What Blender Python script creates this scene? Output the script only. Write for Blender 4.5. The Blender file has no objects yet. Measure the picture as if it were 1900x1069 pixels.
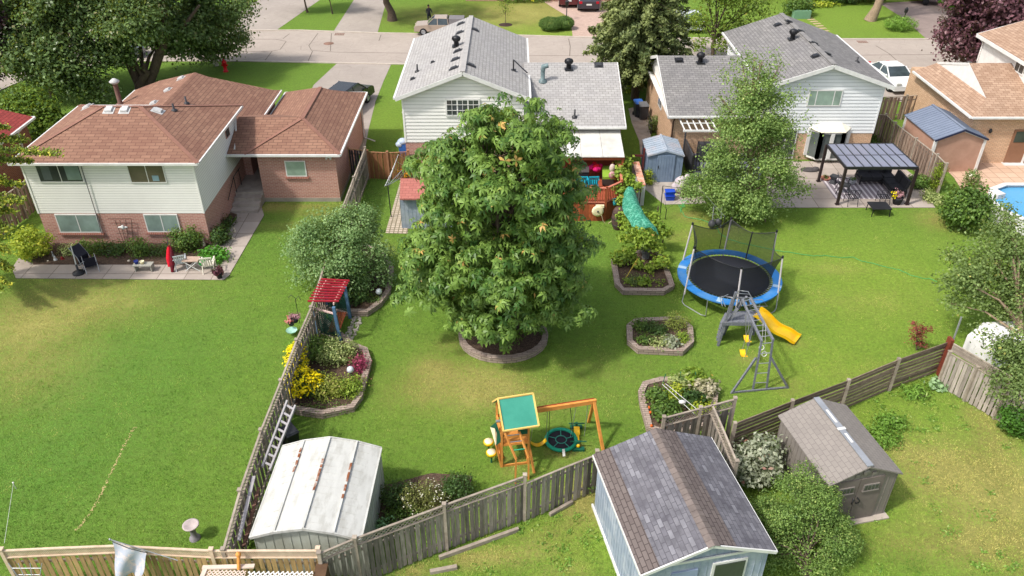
import bpy, math, random
import numpy as np
from mathutils import Vector, Matrix
R = math.radians
random.seed(7); rng = np.random.default_rng(11)
scene = bpy.context.scene
COL = scene.collection
# ------------------------------------------------------------------ camera, world, sun
H = 20.0; FPX = 1490.0; PITCH = R(33.6); SP, CP = math.sin(PITCH), math.cos(PITCH)
cam_d = bpy.data.cameras.new('camera'); cam = bpy.data.objects.new('camera', cam_d); COL.objects.link(cam)
cam_d.sensor_width = 36; cam_d.lens = 36 * FPX / 1900.0; cam_d.clip_start = .1; cam_d.clip_end = 3000
cam.location = (0, 0, H); cam.rotation_euler = (R(90) - PITCH, 0, 0); scene.camera = cam
SUN_AZ, SUN_EL = R(241), R(53)          # clockwise from +Y
w = bpy.data.worlds.new('World'); scene.world = w; w.use_nodes = True
nt = w.node_tree; nt.nodes.clear()
sky = nt.nodes.new('ShaderNodeTexSky'); sky.sky_type = 'NISHITA'; sky.sun_disc = False
sky.sun_elevation = SUN_EL; sky.sun_rotation = SUN_AZ; sky.dust_density = 3.0; sky.air_density = .9; sky.ozone_density = .6
bg = nt.nodes.new('ShaderNodeBackground'); bg.inputs['Strength'].default_value = .15
wo = nt.nodes.new('ShaderNodeOutputWorld')
hs = nt.nodes.new('ShaderNodeHueSaturation'); hs.inputs['Saturation'].default_value = .55; nt.links.new(sky.outputs[0], hs.inputs['Color']); nt.links.new(hs.outputs[0], bg.inputs[0]); nt.links.new(bg.outputs[0], wo.inputs[0])
sl = bpy.data.lights.new('sun', 'SUN'); so = bpy.data.objects.new('sun', sl); COL.objects.link(so)
sl.energy = 2.35; sl.angle = R(4); sl.color = (1.0, .95, .88)
sdir = Vector((math.sin(SUN_AZ) * math.cos(SUN_EL), math.cos(SUN_AZ) * math.cos(SUN_EL), math.sin(SUN_EL)))
so.rotation_euler = sdir.to_track_quat('Z', 'Y').to_euler(); so.location = (-20, 0, 40)
scene.view_settings.view_transform = 'Standard'; scene.view_settings.look = 'None'
scene.view_settings.exposure = 0.62; scene.view_settings.gamma = 1.0
scene.cycles.max_bounces = 6; scene.cycles.transparent_max_bounces = 12

# ------------------------------------------------------------------ photograph pixel -> place in the world
def G(x, y, z=0.0):
    dy = y - 534.5; t = (H - z) / (FPX * SP + dy * CP)
    return Vector(((x - 950) * t, t * (FPX * CP - dy * SP), z))
def WY(x, y, Y):
    dy = y - 534.5; t = Y / (FPX * CP - dy * SP)
    return Vector(((x - 950) * t, Y, H - t * (FPX * SP + dy * CP)))
def WX(x, y, X):
    dy = y - 534.5; t = X / (x - 950.0)
    return Vector((X, t * (FPX * CP - dy * SP), H - t * (FPX * SP + dy * CP)))
def hgt(yt, yb):
    return WY(950, yt, G(950, yb).y).z
def ridge(py, Y0, z0, sl_):
    dy = py - 534.5; k = (FPX * SP + dy * CP) / (FPX * CP - dy * SP)
    Y = (H - z0 + sl_ * Y0) / (sl_ + k); return Y, H - Y * k
def V(*a): return Vector(a)
def at(p, z=0.0): return Vector((p[0], p[1], z))

# ------------------------------------------------------------------ objects
ORG = {}
def _tag(o, label=None, cat=None, group=None, kind=None):
    if label: o['label'] = label
    if cat: o['category'] = cat
    if group: o['group'] = group
    if kind: o['kind'] = kind
    return o
def thing(name, label, cat, loc=(0, 0, 0), rz=0.0, group=None):
    o = bpy.data.objects.new(name, None); COL.objects.link(o); o.empty_display_size = .2
    o.location = loc; o.rotation_euler = (0, 0, rz); ORG[o.name] = (Vector(loc), rz)
    return _tag(o, label, cat, group)
def dup(root, loc, rz=None, label=None, scale=None):
    def cp(o, par):
        c = o.copy(); COL.objects.link(c); c.parent = par
        for ch in o.children: cp(ch, c)
        return c
    r = cp(root, None); r.location = loc
    if rz is not None: r.rotation_euler = (0, 0, rz)
    if label: r['label'] = label
    if scale: r.scale = (scale, scale, scale)
    return r
def link_mesh(name, me, parent=None, loc=None, local=False):
    o = bpy.data.objects.new(name, me); COL.objects.link(o)
    n = len(me.vertices)
    co = np.empty(n * 3, np.float32); me.vertices.foreach_get('co', co); co = co.reshape(-1, 3)
    if parent is not None:
        L, rz = ORG[parent.name]
        o.parent = parent; ORG[o.name] = (L, rz)
    else:
        if loc is None:
            mn = co.min(0); mx = co.max(0); loc = ((mn[0] + mx[0]) / 2, (mn[1] + mx[1]) / 2, mn[2])
        L, rz = Vector(loc), 0.0; o.location = L; ORG[o.name] = (L, rz)
    if not local:
        co = co - np.array(L, np.float32)
        if rz:
            c, s = math.cos(-rz), math.sin(-rz)
            x = co[:, 0] * c - co[:, 1] * s; y = co[:, 0] * s + co[:, 1] * c
            co = np.stack([x, y, co[:, 2]], 1)
        me.vertices.foreach_set('co', co.astype(np.float32).ravel())
    me.update()
    return o

class MB:
    """collects shapes (in world coordinates) that become ONE mesh"""
    def __init__(s): s.v = []; s.f = []; s.r = []; s.sm = []; s.st = []
    def face(s, pts, r=None, smooth=False):
        n = len(s.v); s.v += [tuple(p) for p in pts]; s.f.append(tuple(range(n, n + len(pts))))
        s.r.append(random.random() if r is None else r); s.sm.append(smooth)
    def raw(s, vs, fs, r=None, smooth=False):
        s.st.append((len(s.v), len(s.f))); n = len(s.v); s.v += [tuple(p) for p in vs]; r = random.random() if r is None else r
        for f in fs: s.f.append(tuple(n + i for i in f)); s.r.append(r); s.sm.append(smooth)
    def hexa(s, p, r=None):   # p[0..3] bottom loop ccw, p[4..7] top loop
        s.raw(p, [(3, 2, 1, 0), (4, 5, 6, 7), (0, 1, 5, 4), (1, 2, 6, 5), (2, 3, 7, 6), (3, 0, 4, 7)], r)
    def box(s, c, size, rz=0.0, rx=0.0, ry=0.0, r=None):
        hx, hy, hz = size[0] / 2, size[1] / 2, size[2] / 2
        M = Matrix.Translation(Vector(c)) @ Matrix.Rotation(rz, 4, 'Z') @ Matrix.Rotation(ry, 4, 'Y') @ Matrix.Rotation(rx, 4, 'X')
        s.hexa([M @ Vector(q) for q in ((-hx, -hy, -hz), (hx, -hy, -hz), (hx, hy, -hz), (-hx, hy, -hz), (-hx, -hy, hz), (hx, -hy, hz), (hx, hy, hz), (-hx, hy, hz))], r)
    def b0(s, x0, x1, y0, y1, z0, z1, r=None): s.box(((x0 + x1) / 2, (y0 + y1) / 2, (z0 + z1) / 2), (x1 - x0, y1 - y0, z1 - z0), r=r)
    def beam(s, p, q, w_, h_, up=(0, 0, 1), r=None):
        p, q = Vector(p), Vector(q); d = (q - p).normalized(); up = Vector(up)
        if abs(d.dot(up)) > .98: up = Vector((0, 1, 0))
        sx = d.cross(up).normalized() * w_ / 2; sz = sx.cross(d).normalized() * h_ / 2
        s.hexa([p - sx - sz, p + sx - sz, q + sx - sz, q - sx - sz, p - sx + sz, p + sx + sz, q + sx + sz, q - sx + sz], r)
    def tube(s, pts, rad, n=7, r=None, smooth=True, cap=True):
        pts = [Vector(p) for p in pts]; m = len(pts)
        rr = rad if isinstance(rad, (list, tuple)) else [rad] * m
        vs = []; prev = None
        for i, p in enumerate(pts):
            d = (pts[min(i + 1, m - 1)] - pts[max(i - 1, 0)])
            d = d.normalized() if d.length > 1e-9 else Vector((0, 0, 1))
            if prev is None:
                a = d.cross(Vector((0, 0, 1)));  a = a.normalized() if a.length > .05 else Vector((1, 0, 0))
            else:
                a = prev - d * prev.dot(d); a = a.normalized() if a.length > 1e-6 else Vector((1, 0, 0))
            prev = a; b = d.cross(a)
            for k in range(n):
                t = 2 * math.pi * k / n; vs.append(p + (a * math.cos(t) + b * math.sin(t)) * rr[i])
        fs = [(i * n + k, i * n + (k + 1) % n, (i + 1) * n + (k + 1) % n, (i + 1) * n + k) for i in range(m - 1) for k in range(n)]
        s.raw(vs, fs, r, smooth)
        if cap: s.raw([vs[k] for k in range(n)], [tuple(reversed(range(n)))], r); s.raw([vs[(m - 1) * n + k] for k in range(n)], [tuple(range(n))], r)
    def lathe(s, c, prof, n=20, r=None, smooth=True, axis=None):
        c = Vector(c); vs = []; m = len(prof)
        Q = Matrix.Identity(3) if axis is None else Vector(axis).to_track_quat('Z', 'Y').to_matrix()
        for rad, z in prof:
            for k in range(n):
                t = 2 * math.pi * k / n; vs.append(c + Q @ Vector((rad * math.cos(t), rad * math.sin(t), z)))
        fs = [(i * n + k, i * n + (k + 1) % n, (i + 1) * n + (k + 1) % n, (i + 1) * n + k) for i in range(m - 1) for k in range(n)]
        s.raw(vs, fs, r, smooth)
    def ball(s, c, rad, n=12, r=None):
        sc = rad if isinstance(rad, (tuple, list)) else (rad,) * 3; m = n // 2; vs = []
        for i in range(m + 1):
            a = math.pi * i / m
            for k in range(n):
                t = 2 * math.pi * k / n
                vs.append((c[0] + sc[0] * math.sin(a) * math.cos(t), c[1] + sc[1] * math.sin(a) * math.sin(t), c[2] - sc[2] * math.cos(a)))
        s.raw(vs, [(i * n + k, i * n + (k + 1) % n, (i + 1) * n + (k + 1) % n, (i + 1) * n + k) for i in range(m) for k in range(n)], r, True)
    def prism(s, poly, z0, z1, r=None):
        n = len(poly); area = sum(poly[i][0] * poly[(i + 1) % n][1] - poly[(i + 1) % n][0] * poly[i][1] for i in range(n))
        if area < 0: poly = list(reversed(poly))
        vs = [(p[0], p[1], z0) for p in poly] + [(p[0], p[1], z1) for p in poly]
        s.raw(vs, [tuple(reversed(range(n))), tuple(range(n, 2 * n))] + [(i, (i + 1) % n, n + (i + 1) % n, n + i) for i in range(n)], r)
    def slab(s, pts, t, r=None):   # sloping polygon with a vertical thickness t below
        pts = [Vector(p) for p in pts]; n = len(pts)
        nz = sum(pts[i].x * pts[(i + 1) % n].y - pts[(i + 1) % n].x * pts[i].y for i in range(n))
        if nz < 0: pts.reverse()
        lo = [p - Vector((0, 0, t)) for p in pts]
        s.raw(pts + lo, [tuple(range(n)), tuple(range(2 * n - 1, n - 1, -1))] + [(i + n, (i + 1) % n + n, (i + 1) % n, i) for i in range(n)], r)
    def panel(s, pts, t, r=None):  # any planar polygon thickened along its own normal (pts ccw seen from the outside), t inwards
        pts = [Vector(p) for p in pts]; n = len(pts)
        nn = (pts[1] - pts[0]).cross(pts[2] - pts[0]).normalized(); lo = [p - nn * t for p in pts]
        s.raw(pts + lo, [tuple(range(n)), tuple(range(2 * n - 1, n - 1, -1))] + [(i + n, (i + 1) % n + n, (i + 1) % n, i) for i in range(n)], r)
    def siding(s, p0, p1, z0, z1, ex=.16, lip=.022, l=None, rr=None):
        """clapboards on the wall from p0 to p1 (outside on the right hand of p0->p1); l(z)/rr(z): limits in metres along the wall"""
        p0 = at(p0); p1 = at(p1); L = (p1 - p0).length; d = (p1 - p0) / L; nn = Vector((d.y, -d.x, 0))
        z = z0
        while z < z1 - .01:
            zt = min(z + ex, z1)
            a0 = l(z) if l else 0; a1 = l(zt) if l else 0; b0 = rr(z) if rr else L; b1 = rr(zt) if rr else L
            if b0 - a0 < .05: break
            if b1 < a1: a1 = b1 = (a1 + b1) / 2
            q = [p0 + d * a0 + nn * lip + V(0, 0, z), p0 + d * b0 + nn * lip + V(0, 0, z), p0 + d * b1 + nn * .003 + V(0, 0, zt), p0 + d * a1 + nn * .003 + V(0, 0, zt)]
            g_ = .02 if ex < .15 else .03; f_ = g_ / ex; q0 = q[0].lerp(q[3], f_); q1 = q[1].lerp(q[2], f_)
            s.face([q[0], q[1], q1, q0], 0.0); s.face([q0, q1, q[2], q[3]], .5)  # lap shadow painted in: lower strip of each board takes a darker tone
            s.face([p0 + d * a0 + V(0, 0, z), p0 + d * b0 + V(0, 0, z), p0 + d * b0 + nn * lip + V(0, 0, z), p0 + d * a0 + nn * lip + V(0, 0, z)], .5)
            z = zt
    def each(s, name, m, parent):
        """every shape that was added becomes an object of its own"""
        st = s.st + [(len(s.v), len(s.f))]; out = []
        for (v0, f0), (v1, f1) in zip(st[:-1], st[1:]):
            q = MB(); q.v = s.v[v0:v1]; q.f = [tuple(i - v0 for i in f) for f in s.f[f0:f1]]; q.r = s.r[f0:f1]; q.sm = s.sm[f0:f1]; out.append(q.build(name, m, parent))
        return out
    def build(s, name, m, parent=None, loc=None, label=None, cat=None, group=None, kind=None):
        me = bpy.data.meshes.new(name); me.from_pydata(s.v, [], s.f)
        me.validate(verbose=False)
        n = len(me.polygons)
        co = np.array([tuple(v.co) for v in me.vertices], np.float64).reshape(-1, 3)
        nl = len(me.loops); vi = np.empty(nl, np.int32); me.loops.foreach_get('vertex_index', vi)
        nr = np.empty(n * 3); me.polygons.foreach_get('normal', nr); nr = nr.reshape(-1, 3)
        tot = np.empty(n, np.int32); me.polygons.foreach_get('loop_total', tot)
        ln = np.repeat(nr, tot, axis=0)
        hz = np.abs(ln[:, 2]) > .97
        u = np.stack([-ln[:, 1], ln[:, 0], np.zeros(nl)], 1); un = np.linalg.norm(u, axis=1); un[un < 1e-9] = 1; u /= un[:, None]
        u[hz] = (1, 0, 0); vv = np.cross(ln, u); vv[hz] = (0, 1, 0)
        P = co[vi]; uv = np.stack([(P * u).sum(1), (P * vv).sum(1)], 1)
        lay = me.uv_layers.new(name='UVMap'); lay.data.foreach_set('uv', uv.astype(np.float32).ravel())
        if n == len(s.r):
            at_ = me.attributes.new('rnd', 'FLOAT', 'FACE'); at_.data.foreach_set('value', np.array(s.r, np.float32))
            me.polygons.foreach_set('use_smooth', np.array(s.sm, bool))
        me.materials.append(m)
        o = link_mesh(name, me, parent, loc)
        return _tag(o, label, cat, group, kind)

# ------------------------------------------------------------------ materials
def S(r, g, b, k=1.0):
    f = lambda c: ((c / 255) / 12.92 if c / 255 <= .04045 else ((c / 255 + .055) / 1.055) ** 2.4) * k
    return (min(f(r), .9), min(f(g), .9), min(f(b), .9), 1)
class NT:
    def __init__(s, name):
        s.m = bpy.data.materials.new(name); s.m.use_nodes = True; s.t = s.m.node_tree; s.t.nodes.clear()
        s.out = s.n('ShaderNodeOutputMaterial'); s.b = s.n('ShaderNodeBsdfPrincipled'); s.l(s.b.outputs[0], s.out.inputs[0])
    def n(s, t): return s.t.nodes.new(t)
    def l(s, a, b): s.t.links.new(a, b)
    def val(s, x): return x
    def set(s, inp, v):
        if hasattr(v, 'is_linked') or hasattr(v, 'links'): s.l(v, inp)
        else: inp.default_value = v
    def mix(s, f, a, b, mode='MIX'):
        m = s.n('ShaderNodeMix'); m.data_type = 'RGBA'; m.blend_type = mode; m.clamp_factor = True
        s.set(m.inputs[0], f); s.set(m.inputs[6], a); s.set(m.inputs[7], b); return m.outputs[2]
    def math(s, op, a, b=0.0, c=0.0, cl=False):
        m = s.n('ShaderNodeMath'); m.operation = op; m.use_clamp = cl; s.set(m.inputs[0], a); s.set(m.inputs[1], b); s.set(m.inputs[2], c); return m.outputs[0]
    def coord(s, which='Object', sc=(1, 1, 1), rot=(0, 0, 0)):
        t = s.n('ShaderNodeTexCoord'); mp = s.n('ShaderNodeMapping'); s.l(t.outputs[which], mp.inputs[0])
        mp.inputs['Scale'].default_value = sc; mp.inputs['Rotation'].default_value = rot; return mp.outputs[0]
    def noise(s, co, sc, det=4, ro=.6, lo=.3, hi=.7):
        t = s.n('ShaderNodeTexNoise'); s.l(co, t.inputs['Vector']); t.inputs['Scale'].default_value = sc
        t.inputs['Detail'].default_value = det; t.inputs['Roughness'].default_value = ro
        r = s.n('ShaderNodeMapRange'); s.l(t.outputs[0], r.inputs[0]); r.inputs[1].default_value = lo; r.inputs[2].default_value = hi; return r.outputs[0]
    def attr(s, name):
        a = s.n('ShaderNodeAttribute'); a.attribute_name = name; return a.outputs['Fac']
    def bump(s, h, st=.5, dist=.02):
        b = s.n('ShaderNodeBump'); s.l(h, b.inputs['Height']); b.inputs['Strength'].default_value = st; b.inputs['Distance'].default_value = dist
        s.l(b.outputs[0], s.b.inputs['Normal'])
    def fin(s, col, rough=.8, spec=.3, metallic=0.0):
        s.set(s.b.inputs['Base Color'], col); s.set(s.b.inputs['Roughness'], rough)
        s.b.inputs['Specular IOR Level'].default_value = spec; s.b.inputs['Metallic'].default_value = metallic; return s.m
_mc = {}
def mat(name, c1, c2=None, sc=2.0, rough=.8, spec=.25, rnd=.0, bump=0.0, bs=20.0, metallic=0.0, st=(1, 1, 1), c3=None, sc3=12.0, a3=.5):
    if name in _mc: return _mc[name]
    N = NT(name); co = N.coord('Object', st)
    if c2 is None: c2 = tuple(min(.9, x * .82) for x in c1[:3]) + (1,)
    col = N.mix(N.noise(co, sc), c1, c2)
    if c3: col = N.mix(N.math('MULTIPLY', N.noise(co, sc3, lo=.48, hi=.62), a3), col, c3)
    fine = N.noise(co, 45, 2, lo=.2, hi=.8)
    col = N.mix(N.math('MULTIPLY', fine, .12), col, (0, 0, 0, 1))
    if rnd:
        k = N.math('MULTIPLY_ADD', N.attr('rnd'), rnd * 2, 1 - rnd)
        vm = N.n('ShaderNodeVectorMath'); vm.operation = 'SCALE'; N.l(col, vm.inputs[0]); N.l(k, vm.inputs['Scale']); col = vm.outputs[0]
    if bump: N.bump(N.noise(co, bs, 3, lo=0, hi=1), bump)
    _mc[name] = N.fin(col, rough, spec, metallic); return _mc[name]
def bricks(name, c1, c2, mortar, w_=.24, h_=.085, ms=.012, rough=.9, bump=.4, vary=.35, vs=.7, off=.5, big=None, fine=.15):
    N = NT(name); uv = N.coord('UV'); t = N.n('ShaderNodeTexBrick'); N.l(uv, t.inputs['Vector'])
    t.inputs['Color1'].default_value = c1; t.inputs['Color2'].default_value = c2; t.inputs['Mortar'].default_value = mortar
    t.inputs['Scale'].default_value = 1; t.inputs['Mortar Size'].default_value = ms; t.inputs['Mortar Smooth'].default_value = .3
    t.inputs['Brick Width'].default_value = w_; t.inputs['Row Height'].default_value = h_; t.offset = off
    col = N.mix(N.math('MULTIPLY', N.noise(uv, vs, 4), vary), t.outputs[0], big or tuple(x * .55 for x in c1[:3]) + (1,))
    col = N.mix(N.math('MULTIPLY', N.noise(uv, 30, 2, lo=.2, hi=.8), fine), col, (0, 0, 0, 1))
    inv = N.math('SUBTRACT', 1.0, t.outputs[1]); N.bump(inv, bump, .02)
    return N.fin(col, rough, .2)
def glass(name, c, rough=.08):
    N = NT(name); co = N.coord('Object'); col = N.mix(N.noise(co, 1.2), c, tuple(x * .6 for x in c[:3]) + (1,)); return N.fin(col, rough, .6)

mt_brick_pink = bricks('pink_brick', S(194, 140, 126), S(176, 122, 110), S(208, 184, 170), vary=.22)
mt_brick_tan = bricks('tan_brick', S(226, 190, 156), S(210, 172, 138), S(166, 140, 120), vary=.15)
mt_sh_red = bricks('red_brown_shingles', S(160, 124, 103), S(138, 104, 87), S(88, 64, 58), w_=.46, h_=.2, ms=.014, vary=.45, vs=.5, big=S(122, 84, 72))
mt_sh_pale = bricks('pale_grey_shingles', S(178, 175, 171), S(162, 159, 155), S(118, 115, 112), w_=.33, h_=.2, ms=.012, vary=.35, vs=.5, big=S(150, 148, 150))
mt_sh_grey = bricks('grey_shingles', S(150, 147, 144), S(128, 126, 123), S(88, 86, 85), w_=.34, h_=.19, ms=.014, vary=.4, vs=.6, big=S(110, 108, 112))
mt_sh_tan = bricks('tan_shingles', S(188, 160, 137), S(160, 133, 112), S(122, 92, 74), w_=.36, h_=.19, ms=.012, vary=.35, vs=.5, big=S(150, 116, 92))
mt_sh_pink = bricks('faded_red_shingles', S(186, 120, 108), S(172, 106, 96), S(130, 80, 74), w_=.33, h_=.19, ms=.01, vary=.2)
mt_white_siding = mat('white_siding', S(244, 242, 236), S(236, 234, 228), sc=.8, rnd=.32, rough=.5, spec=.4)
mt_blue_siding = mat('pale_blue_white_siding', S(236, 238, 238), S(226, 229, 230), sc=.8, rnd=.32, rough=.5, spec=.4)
mt_cap_red = mat('red_ridge_cap', S(148, 108, 92), S(132, 95, 82), sc=3)
mt_cap_pale = mat('pale_ridge_cap', S(178, 175, 171), S(158, 155, 152), sc=3)
mt_cap_grey = mat('grey_ridge_cap', S(146, 143, 140), S(124, 122, 120), sc=3)
mt_white = mat('white_painted_metal', S(230, 229, 225), S(212, 211, 207), sc=3, rough=.45, spec=.4)
mt_conc = mat('concrete', S(188, 178, 168), S(160, 150, 140), sc=.6, rough=.9, c3=S(128, 118, 110), sc3=1.6, a3=.4, bump=.2)
mt_foundation = mat('grey_foundation_concrete', S(165, 158, 145), S(140, 132, 120), sc=1.5, rough=.9)
mt_win_teal = glass('curtained_window_glass', S(140, 160, 152), .12)
mt_win_dark = glass('dark_window_glass', S(75, 80, 78), .1)
mt_win_green = glass('green_curtain_window', S(150, 172, 155), .15)
mt_black = mat('black_metal', S(38, 38, 42), S(28, 28, 30), sc=4, rough=.45, spec=.5)
mt_darkgrey = mat('dark_grey_plastic', S(70, 72, 76), S(58, 58, 62), sc=3, rough=.5)
mt_steel = mat('galvanised_steel', S(185, 188, 190), S(165, 168, 172), sc=5, rough=.35, spec=.5, metallic=.6)
mt_vent_grey = mat('grey_roof_vent_metal', S(70, 72, 76), S(50, 50, 54), sc=4, rough=.5)
mt_vent_silver = mat('silver_roof_vent_metal', S(205, 205, 203), S(180, 178, 176), sc=4, rough=.4)
mt_wood_old = mat('weathered_fence_wood', S(160, 150, 140), S(122, 112, 104), sc=3.0, st=(8, 8, 1), rnd=.4, rough=.95, c3=S(92, 98, 80), sc3=1.3, a3=.5, bump=.3)
mt_wood_rail = mat('weathered_rail_wood', S(176, 164, 148), S(140, 128, 116), sc=4, rnd=.12, rough=.9)
mt_wood_brown = mat('brown_stained_wood', S(142, 122, 108), S(104, 88, 78), sc=3, st=(8, 8, 1), rnd=.3, rough=.9, c3=S(170, 150, 135), sc3=1.6, a3=.55)
mt_wood_new = mat('new_fence_wood', S(190, 158, 112), S(160, 130, 90), sc=3, st=(6, 6, 1), rnd=.22, rough=.85, c3=S(120, 105, 80), sc3=1.5, a3=.4)
mt_wood_red = mat('red_cedar_stain', S(178, 98, 62), S(140, 72, 46), sc=3, st=(6, 6, 2), rnd=.2, rough=.75)
mt_wood_orange = mat('honey_stained_cedar', S(228, 158, 82), S(206, 134, 62), sc=4, rnd=.12, rough=.65, spec=.3)
mt_soil = mat('dark_soil', S(92, 74, 62), S(62, 50, 42), sc=6, rough=1, c3=S(130, 108, 90), sc3=18, a3=.5, bump=.6)
mt_edging = bricks('edging_blocks', S(182, 165, 152), S(160, 142, 130), S(110, 96, 86), w_=.4, h_=.11, ms=.012, vary=.3, vs=2)
mt_bark = mat('grey_brown_bark', S(112, 96, 84), S(78, 66, 58), sc=5, st=(3, 3, 1), rough=.95, bump=.6, bs=14)
mt_bark_pale = mat('pale_bark', S(165, 145, 120), S(130, 112, 94), sc=5, st=(3, 3, 1), rough=.95, bump=.6, bs=14)
# ------------------------------------------------------------------ foliage
def leafmat(name, c1, c2, c3=None, a3=.15, rough=.5, tr=.3, spec=.25):
    N = NT(name); r = N.attr('rnd')
    cr = N.n('ShaderNodeValToRGB'); N.l(r, cr.inputs[0]); e = cr.color_ramp.elements
    e[0].position = .1; e[0].color = c2; e[1].position = .8 if c3 else .95; e[1].color = c1
    if c3: k = e.new(1 - a3 * .5); k.color = c3; e[1].position = max(.3, 1 - a3)
    col = cr.outputs[0]
    N.fin(col, rough, spec)
    tl = N.n('ShaderNodeBsdfTranslucent'); N.l(N.mix(.5, col, S(190, 200, 60)), tl.inputs[0])
    mx = N.n('ShaderNodeMixShader'); mx.inputs[0].default_value = tr
    N.l(N.b.outputs[0], mx.inputs[1]); N.l(tl.outputs[0], mx.inputs[2]); N.l(mx.outputs[0], N.out.inputs[0])
    return N.m
def unit(a):
    n = np.linalg.norm(a, axis=1, keepdims=True); n[n < 1e-9] = 1; return a / n
def leaves(name, C, Nn, size, m, parent=None, kind='leaf', asp=.32, droop=.5, k=6, rnd=None, loc=None, extra=None):
    n = len(C); C = np.asarray(C, float); Nn = unit(np.asarray(Nn, float))
    size = np.broadcast_to(np.asarray(size, float), (n,)) * rng.uniform(.7, 1.25, n)
    rv = rng.normal(size=(n, 3)); U = unit(np.cross(Nn, rv)); W = np.cross(Nn, U)
    if rnd is None: rnd = rng.random(n)
    if kind == 'palm':
        Q = []; RR = []
        for j in range(k):
            t = 2 * math.pi * j / k + rng.uniform(-.25, .25, n)
            e = U * np.cos(t)[:, None] + W * np.sin(t)[:, None]; p = np.cross(Nn, e)
            L = (size * rng.uniform(.75, 1.1, n))[:, None]
            mid = C + e * L * .55 + Nn * L * .10; tip = C + e * L - Nn * L * droop - np.array([0, 0, 1]) * L * .15
            Q.append(np.stack([C, mid + p * L * asp * .5, tip, mid - p * L * asp * .5], 1)); RR.append(rnd + rng.uniform(-.12, .12, n))
        Q = np.concatenate(Q); rnd = np.concatenate(RR)
    elif kind == 'blade':
        p = W * (size * asp)[:, None]; tip = C + Nn * size[:, None]
        Q = np.stack([C - p * .5, C + p * .5, tip + p * .12, tip - p * .12], 1)
    else:
        a = U * (size * .5)[:, None]; b = W * (size * asp)[:, None]; f = Nn * (size * .1)[:, None]
        Q = np.stack([C - a, C + b + f, C + a * 1.1 - f, C - b + f], 1)
    if extra is not None: Q = np.concatenate([Q, extra[0]]); rnd = np.concatenate([rnd, extra[1]])
    nq = len(Q); me = bpy.data.meshes.new(name)
    me.vertices.add(nq * 4); me.vertices.foreach_set('co', Q.reshape(-1).astype(np.float32))
    me.loops.add(nq * 4); me.loops.foreach_set('vertex_index', np.arange(nq * 4, dtype=np.int32))
    me.polygons.add(nq); me.polygons.foreach_set('loop_start', np.arange(0, nq * 4, 4, dtype=np.int32))
    me.polygons.foreach_set('loop_total', np.full(nq, 4, np.int32))
    me.update(calc_edges=True)
    a_ = me.attributes.new('rnd', 'FLOAT', 'FACE'); a_.data.foreach_set('value', np.clip(rnd, 0, 1).astype(np.float32))
    me.materials.append(m)
    return link_mesh(name, me, parent, loc)
def crown(blobs, n, cl=.35, per=28, shell=.55, upb=.45, zmin=.05, jit=.6, clip=None, flat=.75, hemi=False):
    B = np.array([b[:6] if len(b) >= 6 else (b[0], b[1], b[2], b[3], b[3], b[3]) for b in blobs], float)
    ar = (B[:, 3] * B[:, 4] * B[:, 5]) ** (2 / 3); ar /= ar.sum()
    nc = max(1, int(n / per)); bi = rng.choice(len(B), nc, p=ar)
    d = unit(rng.normal(size=(nc, 3)))
    if hemi: d[:, 2] = np.abs(d[:, 2]) - .12
    r = shell + (1 - shell) * rng.random(nc) ** .6
    P = B[bi, :3] + d * B[bi, 3:6] * r[:, None]
    cr = rng.random(nc)
    li = rng.integers(0, nc, n)
    off = rng.normal(size=(n, 3)) * cl * np.array([1, 1, flat])
    C = P[li] + off
    out = unit(unit(d[li]) / B[bi[li], 3:6] * B[bi[li], 3:6].mean(1, keepdims=True))
    Nn = unit(out * .55 + off / cl * .25 + np.array([0, 0, upb]) + rng.normal(size=(n, 3)) * jit)
    k = C[:, 2] > zmin
    rn = np.clip(cr[li] * .45 + rng.random(n) * .55, 0, 1)
    return C[k], Nn[k], rn[k]
def limbs(mb, base, top, r0, blobs, nl=None, r1=None, lean=0):
    base = Vector(base); top = Vector(top); n = 6; pts = []
    for i in range(n + 1):
        t = i / n; pts.append(base.lerp(top, t) + Vector((random.uniform(-1, 1), random.uniform(-1, 1), 0)) * r0 * .5 * (0 < i < n))
    mb.tube(pts, [r0 * (1.35 if i == 0 else 1) * (1 - .75 * i / n) for i in range(n + 1)], 9)
    for b in (blobs if nl is None else random.sample(list(blobs), min(nl, len(blobs)))):
        c = Vector(b[:3]); t = random.uniform(.3, .85); s = base.lerp(top, t)
        if c.z < s.z + .2: s = base.lerp(top, max(.12, min(t, (c.z - base.z) / max(.1, top.z - base.z) * .7)))
        mid = s.lerp(c, .5) + Vector((random.uniform(-.2, .2), random.uniform(-.2, .2), .25)); q = r0 * .42
        mb.tube([s, mid, c], [q, q * .6, q * .2], 6)
        for _ in range(3):
            e = c + Vector((random.uniform(-1, 1), random.uniform(-1, 1), random.uniform(-.3, 1))) * b[3] * .75
            mb.tube([mid.lerp(c, .4), mid.lerp(e, .75), e], [q * .4, q * .25, q * .08], 5)
def tree(name, label, cat, base, top, r0, blobs, n, m, size, kind='leaf', group=None, cl=.35, per=28, shell=.5, bark=None, asp=.32, droop=.5, k=6, nl=None, jit=.6, upb=.45, zmin=.05):
    base = Vector(base); t = thing(name, label, cat, base, group=group)
    mb = MB(); limbs(mb, base - Vector((0, 0, .1)), top, r0, blobs, nl); mb.build('trunk', bark or mt_bark, t)
    C, Nn, rn = crown(blobs, n, cl, per, shell, jit=jit, upb=upb, zmin=zmin)
    leaves('crown', C, Nn, size, m, t, kind, asp, droop, k, rn)
    return t
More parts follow.
